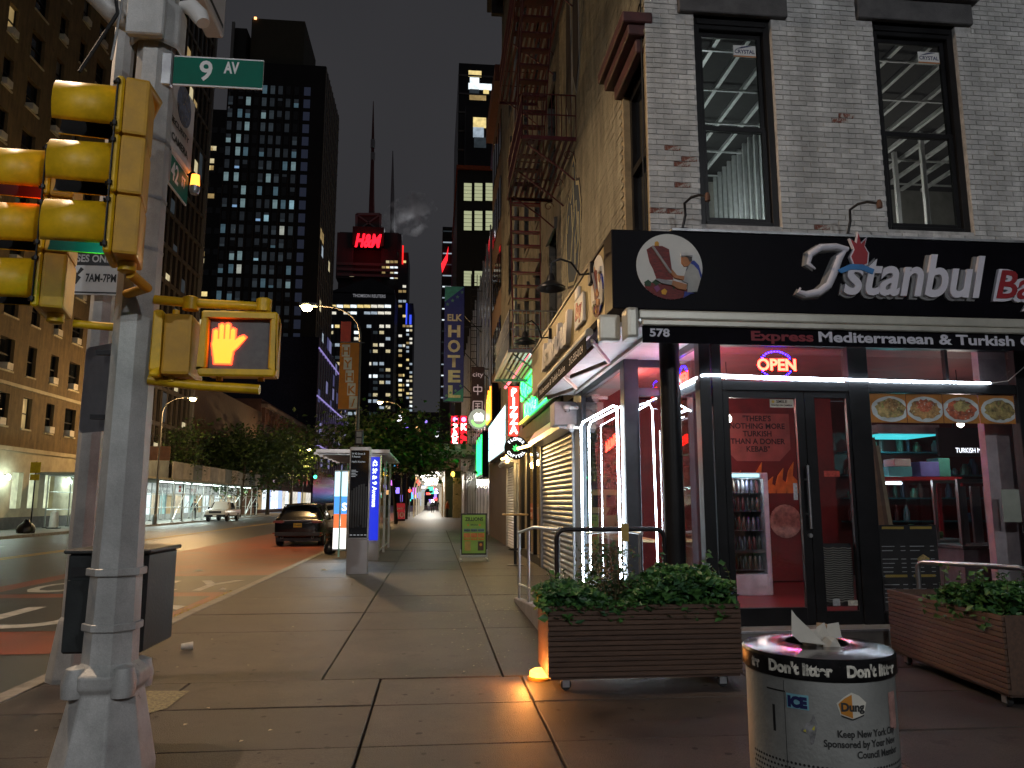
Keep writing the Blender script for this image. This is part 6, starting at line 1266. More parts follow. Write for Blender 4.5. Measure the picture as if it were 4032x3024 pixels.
# glassy mid-rise and its neighbours
GM = thing('glass_midrise', 'low glass fronted building catching purple street light', 'building', (XS, 60, 0)); GREF = M('mirror_glass', (.22, .23, .27), .12, .85, .35, .25, .12, 1.2)
g0 = PX(1064, 483, XS + .1); 
B().box(XS + .12, 20, 37.6, 79.5, 0, g0.z).obj('block', DARK, GM)
for k in range(14):
    for j in range(4): y = 37.7 + k * 3; z = 3.2 + j * (g0.z - 3.3) / 4; B().box(XS + .05, XS + .115, y, y + 2.9, z, z + (g0.z - 3.3) / 4 - .1).obj('glass_panel', GREF, GM)
for k in range(15): B().box(XS - .02, XS + .05, 37.58 + k * 3, 37.7 + k * 3, 0, g0.z).obj('mullion', STEEL, GM)
for k in range(7): y = 38 + k * 1.8; B().box(XS + .06, XS + .11, y, y + 1.7, .1, 3.1).obj('street_pane', M('lobby_glass', (.3, .27, .22), .15, .6, .3, 1), GM)
B().box(XS + .1, 16, 31.52, 37.58, 0, 21).obj('side_block', M('brick_side', (.1, .06, .045), .8, 0, .3, 3, .4, 30), GM); B().box(XS - .25, XS + .1, 31.52, 37.58, 20.2, 21.0).obj('cornice', M('cornice_rust', (.16, .05, .03), .7), GM)
for k in range(4):
    for j in range(5): B().box(XS + .06, XS + .099, 32.1 + k * 1.35, 32.9 + k * 1.35, 4.5 + j * 3.2, 6.4 + j * 3.2).obj('window', DGLASS, GM)
lad = B(); 
for s in (0, .35): lad.bar((1.95 + s, 44, 5.5), (1.95 + s, 44, 15), .04)
for k in range(22): lad.bar((1.95, 44, 5.7 + k * .42), (2.3, 44, 5.7 + k * .42), .03)
lad.bar((2.3, 44, 14), (XS + .1, 44, 14), .04); lad.bar((2.3, 44, 6), (XS + .1, 44, 6), .04); lad.obj('wall_ladder', BLACKM, label='black iron ladder standing off the glass front behind hotel sign', cat='ladder')
# flat metal canopy over the pavement
CA = thing('metal_canopy', 'flat louvred metal canopy reaching out over the pavement', 'canopy', (0, 52, 4.6)); zc_ = PY(960, 975, 52).z; xl = PY(872, 975, 50).x
ALU = M('canopy_alu', (.42, .42, .38), .35, .6, .15, 2)
for k in range(7): B().box(xl + .2, XS, 50.4 + k * .8, 51.0 + k * .8, zc_ - .25, zc_ - .12).obj('louvre', ALU, CA)
B().box(xl, XS + .1, 50, 50.12, zc_ - .3, zc_ + .35).box(xl, XS + .1, 56.2, 56.3, zc_ - .3, zc_ + .35).box(xl, xl + .12, 50.12, 56.2, zc_ - .3, zc_ + .35).obj('edge_beam', ALU, CA)
for k, c in enumerate([(.4, .03, .02), (.45, .25, .03), (.05, .3, .08), (.05, .25, .3)]): B().box(xl + 2.2 + k * .75, xl + 2.55 + k * .75, 49.985, 49.998, zc_ + .02, zc_ + .33).obj('colour_mark', M('canopy_col_%d' % k, c, .5), CA)
B().box(xl + .1, XS, 50.12, 56.2, zc_ + .355, zc_ + .4).obj('canopy_top', GREYP, CA)
# arcade under the bus terminal
AR = thing('station_arcade', 'brightly lit arched arcade swallowing the far pavement', 'arcade', (-.7, 80, 0)); XA0, XA1, YA0, YA1, ZA = -2.15, .78, 80, 150, 4.7
ARW = M('arcade_white', (.6, .58, .52), .5, 0, .1)
for k in range(8):
    y = YA0 + k * 10; p = [(XA0, y, 0), (XA0, y, 3.0)]
    p += [((XA0 + XA1) / 2 - (XA1 - XA0) / 2 * math.cos(a), y, 3.0 + (ZA - 3.15) * math.sin(a)) for a in [math.pi * q / 12 for q in range(1, 12)]] + [(XA1, y, 3.0), (XA1, y, 0)]
    B().tube(p, .09, 6).obj('arch_rib', ARW, AR, smooth=True)
    for x in (-1.5, -.7, .1):
        if k < 7: B().box(x - .3, x + .3, y + 2, y + 6, ZA - .08, ZA - .02).obj('ceiling_tube', EM('arcade_tube', (1, .96, .85), 9), AR)
    if k < 7: lamp('POINT', 'arcade_light', (-.7, y + 3.3, 3.9), 520, (1, .95, .82), .4, parent=AR)
B().box(XA0 - .3, XA1 + .2, YA0, YA1, ZA, ZA + .2).obj('arcade_ceiling', ARW, AR); B().box(XA1 + .18, XA1 + .3, YA0, YA1, 0, ZA).obj('arcade_wall', M('arcade_side', (.3, .29, .25), .6, 0, .2, 2), AR)
B().box(XA0 - 1.2, 2.6, YA0 - .5, YA0 - .1, ZA, ZA + 1.25).obj('fascia_beam', M('fascia_glass', (.16, .13, .12), .2, .3, .3, .8), AR)
for k in range(5): B().box(XA0 - 1.2 + k * 1.2, XA0 - 1.12 + k * 1.2, YA0 - .56, YA0 - .501, ZA, ZA + 1.25).obj('fascia_mullion', ALU, AR)
B().box(XA1 + .3, 2.6, YA0, YA0 + .2, 0, ZA).obj('green_wall', M('green_hoarding', (.03, .06, .055), .6), AR); B().box(XA0 - .6, 14, 80.6, 150, ZA + 1.26, ZA + 3.0).obj('terminal_block', M('terminal_dark', (.05, .045, .05), .6, .2, .3, .3), AR)
bp = thing('brick_pier', 'pale brick pier beside the arcade mouth', 'pier', (2.3, 78, 0)); PIB = M('pier_brick', (.32, .3, .18), .8, 0, .3, 6, .4, 30)
nb = 0
for j in range(44):
    for i in range(4): 
        me = nb; B().box(1.78 + i * .24 + (.06 if j % 2 else 0), 2.0 + i * .24 + (.06 if j % 2 else 0), 77.98, 78.3, j * .09, j * .09 + .08).obj('brick', PIB, bp); nb += 1
B().box(1.8, 2.78, 78.02, 79, 0, 3.97).obj('pier_core', MORT, bp); 
yb = thing('yellow_wall_lamp', 'yellow glowing wall lamp above the brick pier', 'wall lamp', (2, 77.8, 4.2)); B().lathe([(0, -.25), (.16, -.15), (.2, .1), (.1, .28), (0, .3)], 12, (1.75, 77.7, 4.3)).obj('lantern', EM('lantern_yellow', (1, .6, .06), 5), yb, smooth=True); B().bar((1.75, 77.7, 4.62), (2.3, 78.1, 4.62), .06).obj('lantern_arm', BLACKM, yb)
for i, (x, y, lb) in enumerate(((2.3, 70, 'silver'),)): B().box(XS - .15, XS + .06, 66, 72, 0, 4.0).obj('white_pillar', M('lit_pillar', (.5, .5, .55), .4), GM)
# red $10 board
RB = thing('price_board', 'red Special 10 price board at kerb by tree', 'A-board', (-3.3, 79, 0)); r0 = PY(853, 1087, 66); r1 = PY(874, 1121, 66)
B().box(r0.x, r1.x, 66, 66.06, .15, r0.z).obj('red_panel', EM('board_red', (.55, .02, .03), .35, False), RB); B().box(r0.x - .05, r1.x + .05, 66.0, 66.4, 0, .14).obj('board_foot', BLACKM, RB)
text('Special', .26, ((r0.x + r1.x) / 2, 65.98, r0.z - .5), (1, 0, 0), (0, 0, 1), SIGNW, RB, 0, .6, 'CENTER', bold=.01); text('10', .6, ((r0.x + r1.x) / 2, 65.98, .3), (1, 0, 0), (0, 0, 1), SIGNW, RB, 0, .6, 'CENTER', bold=.02)
# extra colour beyond the arcade
TS = thing('distant_neon_cluster', 'cluster of distant coloured advertising screens at street end', 'advertising screens', (0, 300, 0)); rt = random.Random(77)
CC = [EM('adv_%d' % i, c, s, False) for i, (c, s) in enumerate([((1, .1, .08), 2), ((.3, .2, 1), 1.6), ((.8, .2, 1), 1.4), ((.9, .9, 1), 3), ((.1, .5, 1), 1.6), ((1, .5, .2), 2.2), ((.1, .9, .6), 1.2)])]
for k in range(46):
    x = rt.uniform(-22, 5); z = rt.choice([rt.uniform(1, 8), rt.uniform(4, 34)]); w = rt.uniform(.6, 2.4); h = rt.uniform(.6, 2.8); y = rt.uniform(255, 330)
    B().box(x, x + w, y, y + .3, z, z + h).obj('screen', rt.choice(CC), TS)
for k in range(34):
    x = rt.uniform(-5, 2.2); z = rt.uniform(.4, 7); w = rt.uniform(.5, 1.6); h = rt.uniform(.4, 1.6); y = rt.uniform(170, 240); B().box(x, x + w, y, y + .3, z, z + h).obj('screen', rt.choice(CC), TS)
B().box(-24, 8, 331, 333, 0, 40).obj('backing_block', DARK, TS)
# ================================================================ NORTH SIDE OF THE STREET
XN = -24.5
def lit(name, c, s): return EM(name, c, s, False, .35, .9)
YEL = [lit('win_yellow_%d' % i, c, s) for i, (c, s) in enumerate([((1, .78, .32), .75), ((1, .85, .5), .5), ((.9, .62, .25), .3)])]
COOL = [lit('win_cool_%d' % i, c, s) for i, (c, s) in enumerate([((.42, .72, .85), .42), ((.5, .75, .8), .22), ((.3, .55, .7), .13), ((.35, .6, .95), .5), ((.8, .85, .75), .35), ((.3, .4, .48), .06), ((.25, .32, .4), .035)])]
WHT = [lit('win_white_%d' % i, c, s) for i, (c, s) in enumerate([((.85, .95, 1), 1.1), ((1, .95, .8), .7), ((.7, .85, 1), .4)])]
MESHC = {}
def pane(parent, name, x, y, z, w, h, m, axis):
    """shared pane mesh; axis 'y' faces -Y, axis 'x' faces +X"""
    k = (name, round(w, 2), round(h, 2), m.name, axis)
    if k not in MESHC:
        b = B(); (b.box(-w / 2, w / 2, -.04, .04, 0, h) if axis == 'y' else b.box(-.04, .04, -w / 2, w / 2, 0, h)); MESHC[k] = b.mesh(name, m)
    o = link(name, MESHC[k], parent); o.location = (x, y, z); return o
rn = random.Random(12)
# brown apartment block
AB = thing('apartment_block', 'tall brown brick apartment block with air conditioners in windows', 'building', (XN, 50, 0)); BRN = M('brown_brick', (.135, .095, .045), .85, 0, .22, 1.4, .4, 20, col2=(.09, .062, .032), thr=.6, streak=.3); LIME = M('limestone', (.42, .38, .27), .8, 0, .2, 1, .3, 20)
cols_ = []; y = 37.2
while y < 66: cols_.append((y, 1.5 if len(cols_) % 3 == 0 else 1.0)); y += 2.75
WB = [(yc - w / 2, yc + w / 2, 5.9 + 3.15 * j, 7.75 + 3.15 * j) for yc, w in cols_ for j in range(14)]
wall_grid(34, 67.0, 4.6, 51, WB, lambda u, z, d: (XN - d, u, z), .35).obj('brick_wall', BRN, AB)
GRW = [(44.6, 45.6, 0, 3.2)] + [(47.2 + k * 1.9, 48.4 + k * 1.9, 1.2, 3.3) for k in range(3)] + [(56 + k * 2.6, 57.6 + k * 2.6, .9, 3.2) for k in range(4)]
wall_grid(34, 67.0, 0, 4.6, GRW, lambda u, z, d: (XN + .06 - d, u, z), .35).obj('stone_base', LIME, AB)
B().box(XN - .2, XN + .16, 34, 67, 4.5, 4.75).box(XN - .2, XN + .12, 34, 67, 8.2, 8.4).obj('string_course', LIME, AB); B().box(XN, XN + .1, 34, 67, .02, .7).obj('plinth', STONE, AB)
for i, h in enumerate(WB):
    a, c, d, e = h
    w_ = B().box(XN - .26, XN - .2, a, a + .07, d, e).box(XN - .26, XN - .2, c - .07, c, d, e).box(XN - .26, XN - .2, a + .07, c - .07, (d + e) / 2 - .04, (d + e) / 2 + .04).obj('window_frame', BLACK, AB)
    r_ = rn.random(); B().quad((XN - .28, a, d), (XN - .28, c, d), (XN - .28, c, e), (XN - .28, a, e)).obj('pane', YEL[2] if r_ < .02 else (M('curtain_grey', (.16, .16, .15), .8, 0, .3, 3) if r_ < .25 else DGLASS), w_)
    B().box(XN - .1, XN + .07, a - .06, c + .06, d - .1, d).obj('sill', LIME, AB)
    if rn.random() < .55:
        ym = (a + c) / 2 + rn.uniform(-.12, .12); B().box(XN - .25, XN + .22, ym - .3, ym + .3, d + .001, d + .4).obj('air_conditioner', M('ac_white', (.5, .48, .42), .6, 0, .15), AB)
for h in GRW[1:4]: B().quad((XN - .2, h[0], h[2]), (XN - .2, h[1], h[2]), (XN - .2, h[1], h[3]), (XN - .2, h[0], h[3])).obj('lobby_pane', EM('lobby_glow', (.85, .95, .6), .62, True, .3, 2), AB)
h = GRW[0]; B().quad((XN - .2, h[0], h[2]), (XN - .2, h[1], h[2]), (XN - .2, h[1], h[3]), (XN - .2, h[0], h[3])).obj('door_pane', EM('door_glow', (.8, .95, .7), .8), AB); B().box(XN - .16, XN - .1, h[0], h[0] + .1, 0, 3.2).box(XN - .16, XN - .1, h[1] - .1, h[1], 0, 3.2).box(XN - .16, XN - .1, h[0] + .1, h[1] - .1, 2.2, 2.32).obj('door_frame', BLACK, AB)
for h in GRW[4:]: B().quad((XN - .2, h[0], h[2]), (XN - .2, h[1], h[2]), (XN - .2, h[1], h[3]), (XN - .2, h[0], h[3])).obj('shop_pane', DGLASS, AB)
B().box(XN - 18, XN - .36, 34, 66.95, 0, 51).obj('core_block', DARK, AB)
for k, (y, lb) in enumerate(((44.1, 'bright wall lantern left of the apartment door'), (46.3, 'bright wall lantern between apartment door and windows'), (53.6, 'bright wall lantern by the scaffold end'))):
    t = thing('wall_lantern', lb, 'wall lamp', (XN, y, 3), group='white wall lanterns on the apartment block'); B().lathe([(0, -.16), (.1, -.1), (.13, .08), (.04, .18)], 10, (XN + .3, y, 2.95)).obj('globe', EM('lantern_white', (.8, 1, .95), 26), t, smooth=True); B().bar((XN + .05, y, 3.12), (XN + .3, y, 3.14), .05).obj('bracket', BLACKM, t)
    lamp('POINT', 'lantern_light', (XN + .6, y, 2.9), 70, (.75, 1, .9), .12, parent=t)
# curtain-wall block
CW = thing('curtain_wall_block', 'dark glass office block with gridded mullions', 'building', (XN, 72, 0)); B().box(XN - 18, XN - .02, 67.3, 78.6, 5, 75).obj('glass_body', M('office_glass', (.02, .019, .018), .12, .2, .4, .5), CW)
for j in range(22): B().box(XN - .02, XN + .12, 67.3, 78.6, 5 + j * 3.2, 5.35 + j * 3.2).obj('spandrel', M('office_spandrel', (.14, .12, .1), .5, .3, .2), CW)
for k in range(9): B().box(XN + .0, XN + .16, 67.3 + k * 1.4, 67.42 + k * 1.4, 5, 75).obj('mullion', MATS['office_spandrel'], CW)
B().box(XN - .4, XN + .25, 78.4, 78.9, 5, 75).obj('corner_fin', M('office_fin', (.2, .19, .18), .5, .3, .1), CW)
for k in range(34): pane(CW, 'lit_window', XN + .02, 68.1 + 1.4 * rn.randrange(7), 5.5 + 3.2 * rn.randrange(20), 1.2, rn.choice([.5, 1.2, 2.6]), rn.choice(YEL[1:] + [COOL[5]] * 2), 'x')
B().box(XN - 18, XN - .02, 67.02, 79, 0, 5).obj('base_block', DARK, CW)
# sidewalk shed
SHD = thing('sidewalk_shed', 'long scaffold sidewalk shed lit by fluorescent tubes', 'scaffold', (-22, 75, 0)); PIPE = M('scaffold_pipe', (.5, .52, .5), .4, .6, .15)
ys_ = [50.5, 53.5, 56.5, 59.5] + [63 + k * 2.6 for k in range(12)]
for y in ys_:
    for x in (-20.5, -24.0):
        B().tube([(x, y, .05), (x, y, 3.25)], .045, 7).obj('standard', PIPE, SHD, smooth=True); B().lathe([(.14, 0), (.14, .03), (.05, .06)], 8, (x, y, .0)).obj('foot_plate', BLACKM, SHD)
    B().tube([(-20.5, y, 3.2), (-24.0, y, 3.2)], .04, 6).obj('transom', PIPE, SHD)
for z in (1.1, 2.2): B().tube([(-20.5, 63, z), (-20.5, 91.6, z)], .03, 6).obj('ledger', PIPE, SHD); B().tube([(-24.0, 50.5, z), (-24.0, 91.6, z)], .03, 6).obj('ledger', PIPE, SHD)
for k in range(0, 11): y = 63 + k * 2.6; B().tube([(-20.5, y, .1), (-20.5, y + 2.6, 2.2)] if k % 3 == 0 else [(-20.5, y + 2.4, 2.2), (-21.6, y + 2.0, .1)], .028, 6).obj('brace', PIPE, SHD)
B().box(-24.4, -20.3, 50, 61, 3.25, 3.4).obj('deck', M('shed_ply', (.16, .16, .13), .8, 0, .3, 1), SHD); B().box(-24.4, -20.3, 62, 92, 3.25, 3.4).obj('deck', MATS['shed_ply'], SHD)
PLY = [M('hoarding_%d' % i, c, .8, 0, .3, 1) for i, c in enumerate([(.2, .2, .2), (.3, .26, .22), (.1, .12, .13), (.26, .25, .22)])]
for k in range(12): B().box(-20.42, -20.32, 62 + k * 2.5, 64.45 + k * 2.5, 3.4, 4.7).obj('parapet_panel', PLY[(k * 7) % 4], SHD)
for k in range(4): B().box(-20.42, -20.32, 50 + k * 2.75, 52.7 + k * 2.75, 3.4, 4.9).obj('parapet_panel', PLY[2], SHD)
TUB = EM('shed_tube', (.82, 1, .95), 9)
for k in range(15):
    y = 62.6 + k * 2.0
    B().box(-21.5, -21.38, y, y + 1.5, 3.12, 3.18).obj('tube_light', TUB, SHD)
    if k % 3 == 0: lamp('AREA', 'shed_light', (-21.8, y + 1, 3.0), 260, (.82, 1, .93), 1.6, (-21.8, y + 1, 0), parent=SHD)
lamp('AREA', 'shed_light', (-22.5, 55, 3.0), 120, (.8, 1, .9), 1.6, (-22.5, 55, 0), parent=SHD)
# storefronts behind the shed
SF = thing('lit_storefronts', 'row of white lit shopfronts behind the scaffold', 'shopfronts', (XN, 80, 0)); rs_ = random.Random(6)
yy = 66.9
while yy < 96:
    w = rs_.uniform(1.6, 2.6); m = rs_.choice([EM('store_white', (.8, .95, .95), .9, True, .4, 1.5), EM('store_teal', (.4, .8, .75), .5, True, .5, 1.5), EM('store_warm', (.9, .75, .45), .5, True, .5, 1.5), M('store_wood', (.4, .27, .14), .7)])
    B().box(XN + .02, XN + .1, yy, yy + w - .12, .5, 2.3).obj('shop_pane', m, SF); B().box(XN + .0, XN + .16, yy + w - .12, yy + w, 0, 3.2).obj('pilaster', GREYP, SF); B().box(XN + .02, XN + .12, yy, yy + w - .12, 0, .5).obj('stall_riser', GREYP, SF); yy += w
B().box(XN + .02, XN + .14, 66.9, yy, 2.32, 3.2).obj('fascia', EM('fascia_pale', (.75, .85, .8), .35), SF)
INKG = M('fascia_ink', (.05, .06, .06), .7); REDI = M('fascia_red', (.4, .05, .03), .6)
text('KONG DO', .34, (XN + .15, 70.9, 2.86), (0, 1, 0), (0, 0, 1), INKG, SF, 0, 2.8); text('FITNESS   TAEKWON', .34, (XN + .15, 67.6, 2.4), (0, 1, 0), (0, 0, 1), INKG, SF, 0, 6.0)
text('CITY', .6, (XN + .15, 77.4, 2.5), (0, 1, 0), (0, 0, 1), INKG, SF, 0, 2.2); text('MD', .6, (XN + .15, 79.9, 2.5), (0, 1, 0), (0, 0, 1), REDI, SF, 0, 1.5)
for a_, b_ in ((0, 0), (.34, 0), (0, .34), (.34, .34)): B().box(XN + .14, XN + .16, 76.2 + a_, 76.5 + a_, 2.5 + b_, 2.78 + b_).obj('red_cross', REDI, SF)
B().box(XN + .1, XN + .2, 79, 85, 3.2, 3.9).obj('red_fascia', M('awning_red', (.4, .06, .04), .6), SF); text('WELCOME', .5, (XN + .21, 80, 3.32), (0, 1, 0), (0, 0, 1), SIGNW, SF, 0, 3.6)
B().box(XN - 15, XN, 79.2, 110, 0, 14).obj('brick_block', DBR, SF)
# low brick building with arched cornice, and purple-lit glass block
LBk = thing('arched_brick_building', 'low red brick building with arched cornice beyond trees', 'building', (XN, 125, 0)); zt = PX(570, 880, XN).z
B().box(XN - 25, XN - .3, 110.5, 158, 0, zt + 1.2).obj('brick_wall', M('red_brick_far', (.1, .05, .045), .85, 0, .3, .6), LBk)
for k in range(22): y = 111 + k * 2.1; B().box(XN - .31, XN + .2, y, y + .5, zt - 2.2, zt).obj('pier', MATS['red_brick_far'], LBk); B().box(XN - .29, XN + .1, y + .5, y + 2.1, zt - .6, zt).obj('arch_head', MATS['red_brick_far'], LBk)
B().box(XN - .3, XN + .6, 110.5, 158, zt, zt + .5).obj('cornice', M('cornice_pale', (.2, .15, .13), .8), LBk)
for k in range(20): pane(LBk, 'window', XN - .28, 112.5 + k * 2.2, 4.5 + 4.5 * (k % 2), 1.1, 2.4, DGLASS, 'x')
for k in range(16): y = 111 + k * 2.9; pane(LBk, 'shop_window', XN - .24, y + 1.2, .5, 2.4, 2.8, rn.choice(WHT + YEL + [EM('shop_blue', (.35, .5, 1), 1.2, False)]), 'x')
PGb = thing('purple_glass_block', 'glass block edged with purple light strips', 'building', (XN, 160, 0)); z0_ = PX(650, 950, XN).z; zt2 = PX(640, 735, XN).z + 6
B().box(XN - 22, XN - .05, 158.4, 215, 0, zt2).obj('glass_body', M('purple_glass', (.03, .03, .06), .15, .4, .3), PGb); PUR = EM('purple_line', (.5, .4, 1), .5, False)
for k in range(16): B().box(XN - .04, XN + .1, 159 + k * 3.6, 159.25 + k * 3.6, 8, zt2).obj('mullion', M('lilac_fin', (.3, .28, .5), .4, .3), PGb)
for z in (13, 23, 33): B().box(XN - .02, XN + .14, 158.4, 215, z, z + .3).obj('light_strip', PUR, PGb)
for k in range(26): pane(PGb, 'lit_window', XN + .0, 160.8 + 3.6 * rn.randrange(15), 9 + 3.3 * rn.randrange(9), 3.0, 2.6, rn.choice([EM('win_violet', (.35, .35, .9), .12, False), EM('win_violet_b', (.5, .5, 1), .25, False)]), 'x')
# dark residential tower
DT = thing('dark_tower', 'dark residential tower with columns of cool lit windows', 'building', (-40, 162, 0)); YT = 162.; TD = M('tower_dark', (.016, .014, .015), .5, .2, .3, .2)
xl_ = PY(480, 500, YT).x; xr_ = PY(690, 500, YT).x; ztop = PY(650, 140, YT).z
B().box(xl_, xr_, YT, YT + 24, 0, ztop).obj('tower_body', TD, DT)
colx = [455, 515, 562, 610, 657, 705, 752, 800, 850]; px_ = lambda cx, cy: ((600 + cx / 1.509) * _S, (cy / 1.509) * _S)
skip = {3}
row0 = PY(*px_(700, 530), YT).z; pit = (PY(*px_(700, 530), YT).z - PY(*px_(700, 1600), YT).z) / 14
for j in range(22):
    for i, cx in enumerate(colx):
        X_ = PY(*px_(cx - 8, 900), YT).x; zz = row0 - j * pit - 1.1
        if zz < 6: continue
        r_ = rn.random(); on = (i not in skip) and (j > 0 or 4 <= i <= 6)
        m_ = DGLASS if not on or r_ < .2 else (COOL[0] if r_ < .26 else COOL[1] if r_ < .36 else COOL[2] if r_ < .52 else COOL[3] if r_ < .56 else COOL[4] if r_ < .6 else COOL[5] if r_ < .82 else COOL[6])
        if j < 6 and m_ in (COOL[0], COOL[3]): m_ = COOL[2]
        hh = 1.95 if rn.random() < .62 else rn.choice([.5, 1.0, 1.4]); pane(DT, 'window', X_, YT - .02, zz, .95, hh, m_, 'y')
        if hh < 1.9: pane(DT, 'blind', X_, YT - .02, zz + hh, .95, 1.95 - hh, COOL[6] if on else DGLASS, 'y')
    X_ = PY(*px_(905, 900), YT).x; pane(DT, 'corner_window', X_, YT - .02, row0 - j * pit - 1.1, 1.4, 2.0, EM('win_dim_blue', (.2, .25, .45), .05, False), 'y')
for i in range(10): X_ = PY(*px_(430 + i * 48, 900), YT).x; B().box(X_ - .12, X_ + .12, YT - .25, YT, 0, ztop - 6).obj('pier', M('tower_pier', (.03, .025, .025), .6), DT)
for k in range(9): B().box(xr_ + .0, xr_ + .15, YT + .4 + k * 2.7, YT + .55 + k * 2.7, 0, ztop).obj('side_mullion', M('tower_mullion', (.42, .4, .36), .5, .2), DT)
for j in range(26): B().box(xr_ + .0, xr_ + .1, YT, YT + 24, ztop - 3 - j * 3.1, ztop - 2.8 - j * 3.1).obj('side_spandrel', MATS['tower_mullion'], DT)
for k in range(16): pane(DT, 'side_window', xr_ + .05, YT + 1.8 + 2.7 * rn.randrange(8), ztop - 40 - 3.1 * rn.randrange(18), 2.3, 2.4, rn.choice(YEL + WHT[2:]), 'x')
a_ = PY(540, 120, YT + 4); c_ = PY(640, 45, YT + 4); B().box(a_.x, c_.x + 2, YT + 4, YT + 20, ztop - .1, c_.z).obj('roof_plant', M('plant_olive', (.09, .085, .06), .8, 0, .15, .1), DT)
a_ = PY(508, 60, YT + 2); B().box(a_.x, a_.x + 2.6, YT + 2, YT + 6, ztop - 4, a_.z).obj('roof_hoist', M('hoist_dark', (.03, .03, .03), .6, 0, .4, .3), DT); B().box(PY(492, 200, YT).x - .3, PY(492, 200, YT).x + .3, YT + 1, YT + 1.6, ztop - 10, PY(492, 40, YT).z).obj('hoist_mast', GREYP, DT)
B().ob(PY(552, 40, YT + 4), (.5, .5, .5)).obj('roof_beacon', EM('beacon_far', (1, .4, .15), 3, False), DT)
OT = thing('olive_slab_tower', 'plain dark slab tower with a few yellow windows', 'building', (-66, 175, 0)); YO = 176.; xo0 = PY(405, 600, YO).x; xo1 = PY(500, 600, YO).x; zo = PY(440, 235, YO).z
B().box(xo0, xo1, YO, YO + 20, 0, zo).obj('tower_body', M('slab_dark', (.02, .02, .02), .6, 0, .2, .2), OT)
for x, y in ((453, 325), (460, 325), (445, 352), (455, 352), (447, 367), (454, 367), (443, 398), (442, 414), (455, 428), (434, 553), (433, 568), (430, 700), (440, 640)):
    p = PY(x, y, YO - .05); pane(OT, 'lit_window', p.x, p.y, p.z, 1.5, 1.1, rn.choice(YEL), 'y')
for j in range(12):
    for i in range(5): pane(OT, 'dark_window', xo0 + 2 + i * 2.0, YO - .03, zo - 6 - j * 5, 1.3, 1.4, DGLASS, 'y')
# ================================================================ FAR TOWERS
def far_box(name, label, x0, x1, yt, Y, m, depth=40, yref=700): 
    a = PY(x0, yref, Y); c = PY(x1, yref, Y); zt = PY((x0 + x1) / 2, yt, Y).z; t = thing(name, label, 'building', ((a.x + c.x) / 2, Y, 0)); B().box(a.x, c.x, Y, Y + depth, 0, zt).obj('tower_body', m, t); return t, a.x, c.x, zt
def grid(t, Y, x0, x1, y0, y1, nc, nr, mats, p, fill=.62, name='window'):
    for j in range(nr):
        for i in range(nc):
            if rn.random() > p: continue
            q = PY(x0 + (x1 - x0) * (i + .5) / nc, y0 + (y1 - y0) * (j + .5) / nr, Y - .3); w = (x1 - x0) / nc * fill / _F * Y; h = (y1 - y0) / nr * .5 / _F * Y
            pane(t, name, q.x, q.y, q.z - h / 2, w, h, rn.choice(mats), 'y')
FM = M('far_tower', (.045, .035, .04), .7, 0, .3, .02); FM2 = M('far_tower_b', (.05, .05, .062), .6, 0, .3, .02)
HT, hx0, hx1, hz = far_box('media_tower', 'far tower topped by glowing red letters and antenna mast', 727, 862, 503, 620, FM)
YH = 620.
q = PY(795, 518, YH - 12); LW = PY(822, 518, YH - 12).x - PY(765, 518, YH - 12).x; RN = EM('hm_red', (1, .008, .02), 3, False)
SGN = thing('rooftop_letters', 'glowing red H&M letters on the far tower crown', 'rooftop sign', (q.x, q.y, q.z)); text('H&M', 15, (q.x - LW / 2, q.y, PY(795, 533, YH - 12).z), (1, 0, 0), (0, 0, 1), RN, SGN, .3, LW, shear=.25, bold=.6)
B().box(q.x - LW * .6, q.x + LW * .6, q.y + .8, YH, PY(795, 540, YH).z, PY(795, 500, YH).z).obj('sign_frame', M('sign_frame_dark', (.05, .03, .03), .6), SGN); lamp('POINT', 'letter_light', (q.x, q.y - 14, q.z), 1800, (1, .05, .05), 4, parent=SGN)
def bx_px(t, nm, x0, x1, y0, y1, Y, m, d=14): a = PY(x0, y1, Y); c = PY(x1, y0, Y); B().box(a.x, c.x, Y, Y + d, a.z, c.z).obj(nm, m, t)
bx_px(HT, 'crown_left', 725, 765, 503, 600, YH - 4, M('crown_grey', (.1, .075, .08), .6)); bx_px(HT, 'crown_right', 822, 862, 503, 600, YH - 4, MATS['crown_grey']); bx_px(HT, 'crown_frame', 770, 822, 462, 500, YH - 2, M('crown_lattice', (.13, .1, .1), .6))
for x0, x1 in ((770, 822),):
    b = B(); p = [PY(x, y, YH - 3) for x, y in ((770, 500), (770, 463), (822, 463), (822, 500))]; b.bar(p[0], p[1], 2).bar(p[1], p[2], 2).bar(p[2], p[3], 2).bar(p[0], p[2], 1.2).bar(p[1], p[3], 1.2); b.obj('roof_truss', M('truss_pale', (.3, .28, .28), .6), HT)
AN = [PY(803, 465, YH), PY(803, 430, YH), PY(804, 380, YH), PY(805.5, 300, YH), PY(806.5, 219, YH)]
B().tube(AN, [2.6, 2.2, 1.7, 1.2, .3], 8).obj('antenna_mast', M('mast_red', (.16, .04, .04), .6), HT)
for y0, y1 in ((302, 320), (330, 346)): B().tube([PY(805.4, y1, YH), PY(805.6, y0, YH)], 1.9, 8).obj('mast_band', M('mast_white', (.4, .4, .4), .6), HT)
grid(HT, YH - 4, 733, 765, 560, 600, 3, 4, YEL + WHT[:1], .35, .8); grid(HT, YH - 4, 824, 860, 560, 605, 4, 4, YEL + WHT[:1], .45, .8)
for yy_ in (570, 582, 594): bx_px(HT, 'floor_band', 727, 862, yy_, yy_ + 1.5, YH - 5, M('band_pale', (.2, .17, .17), .6), 1)
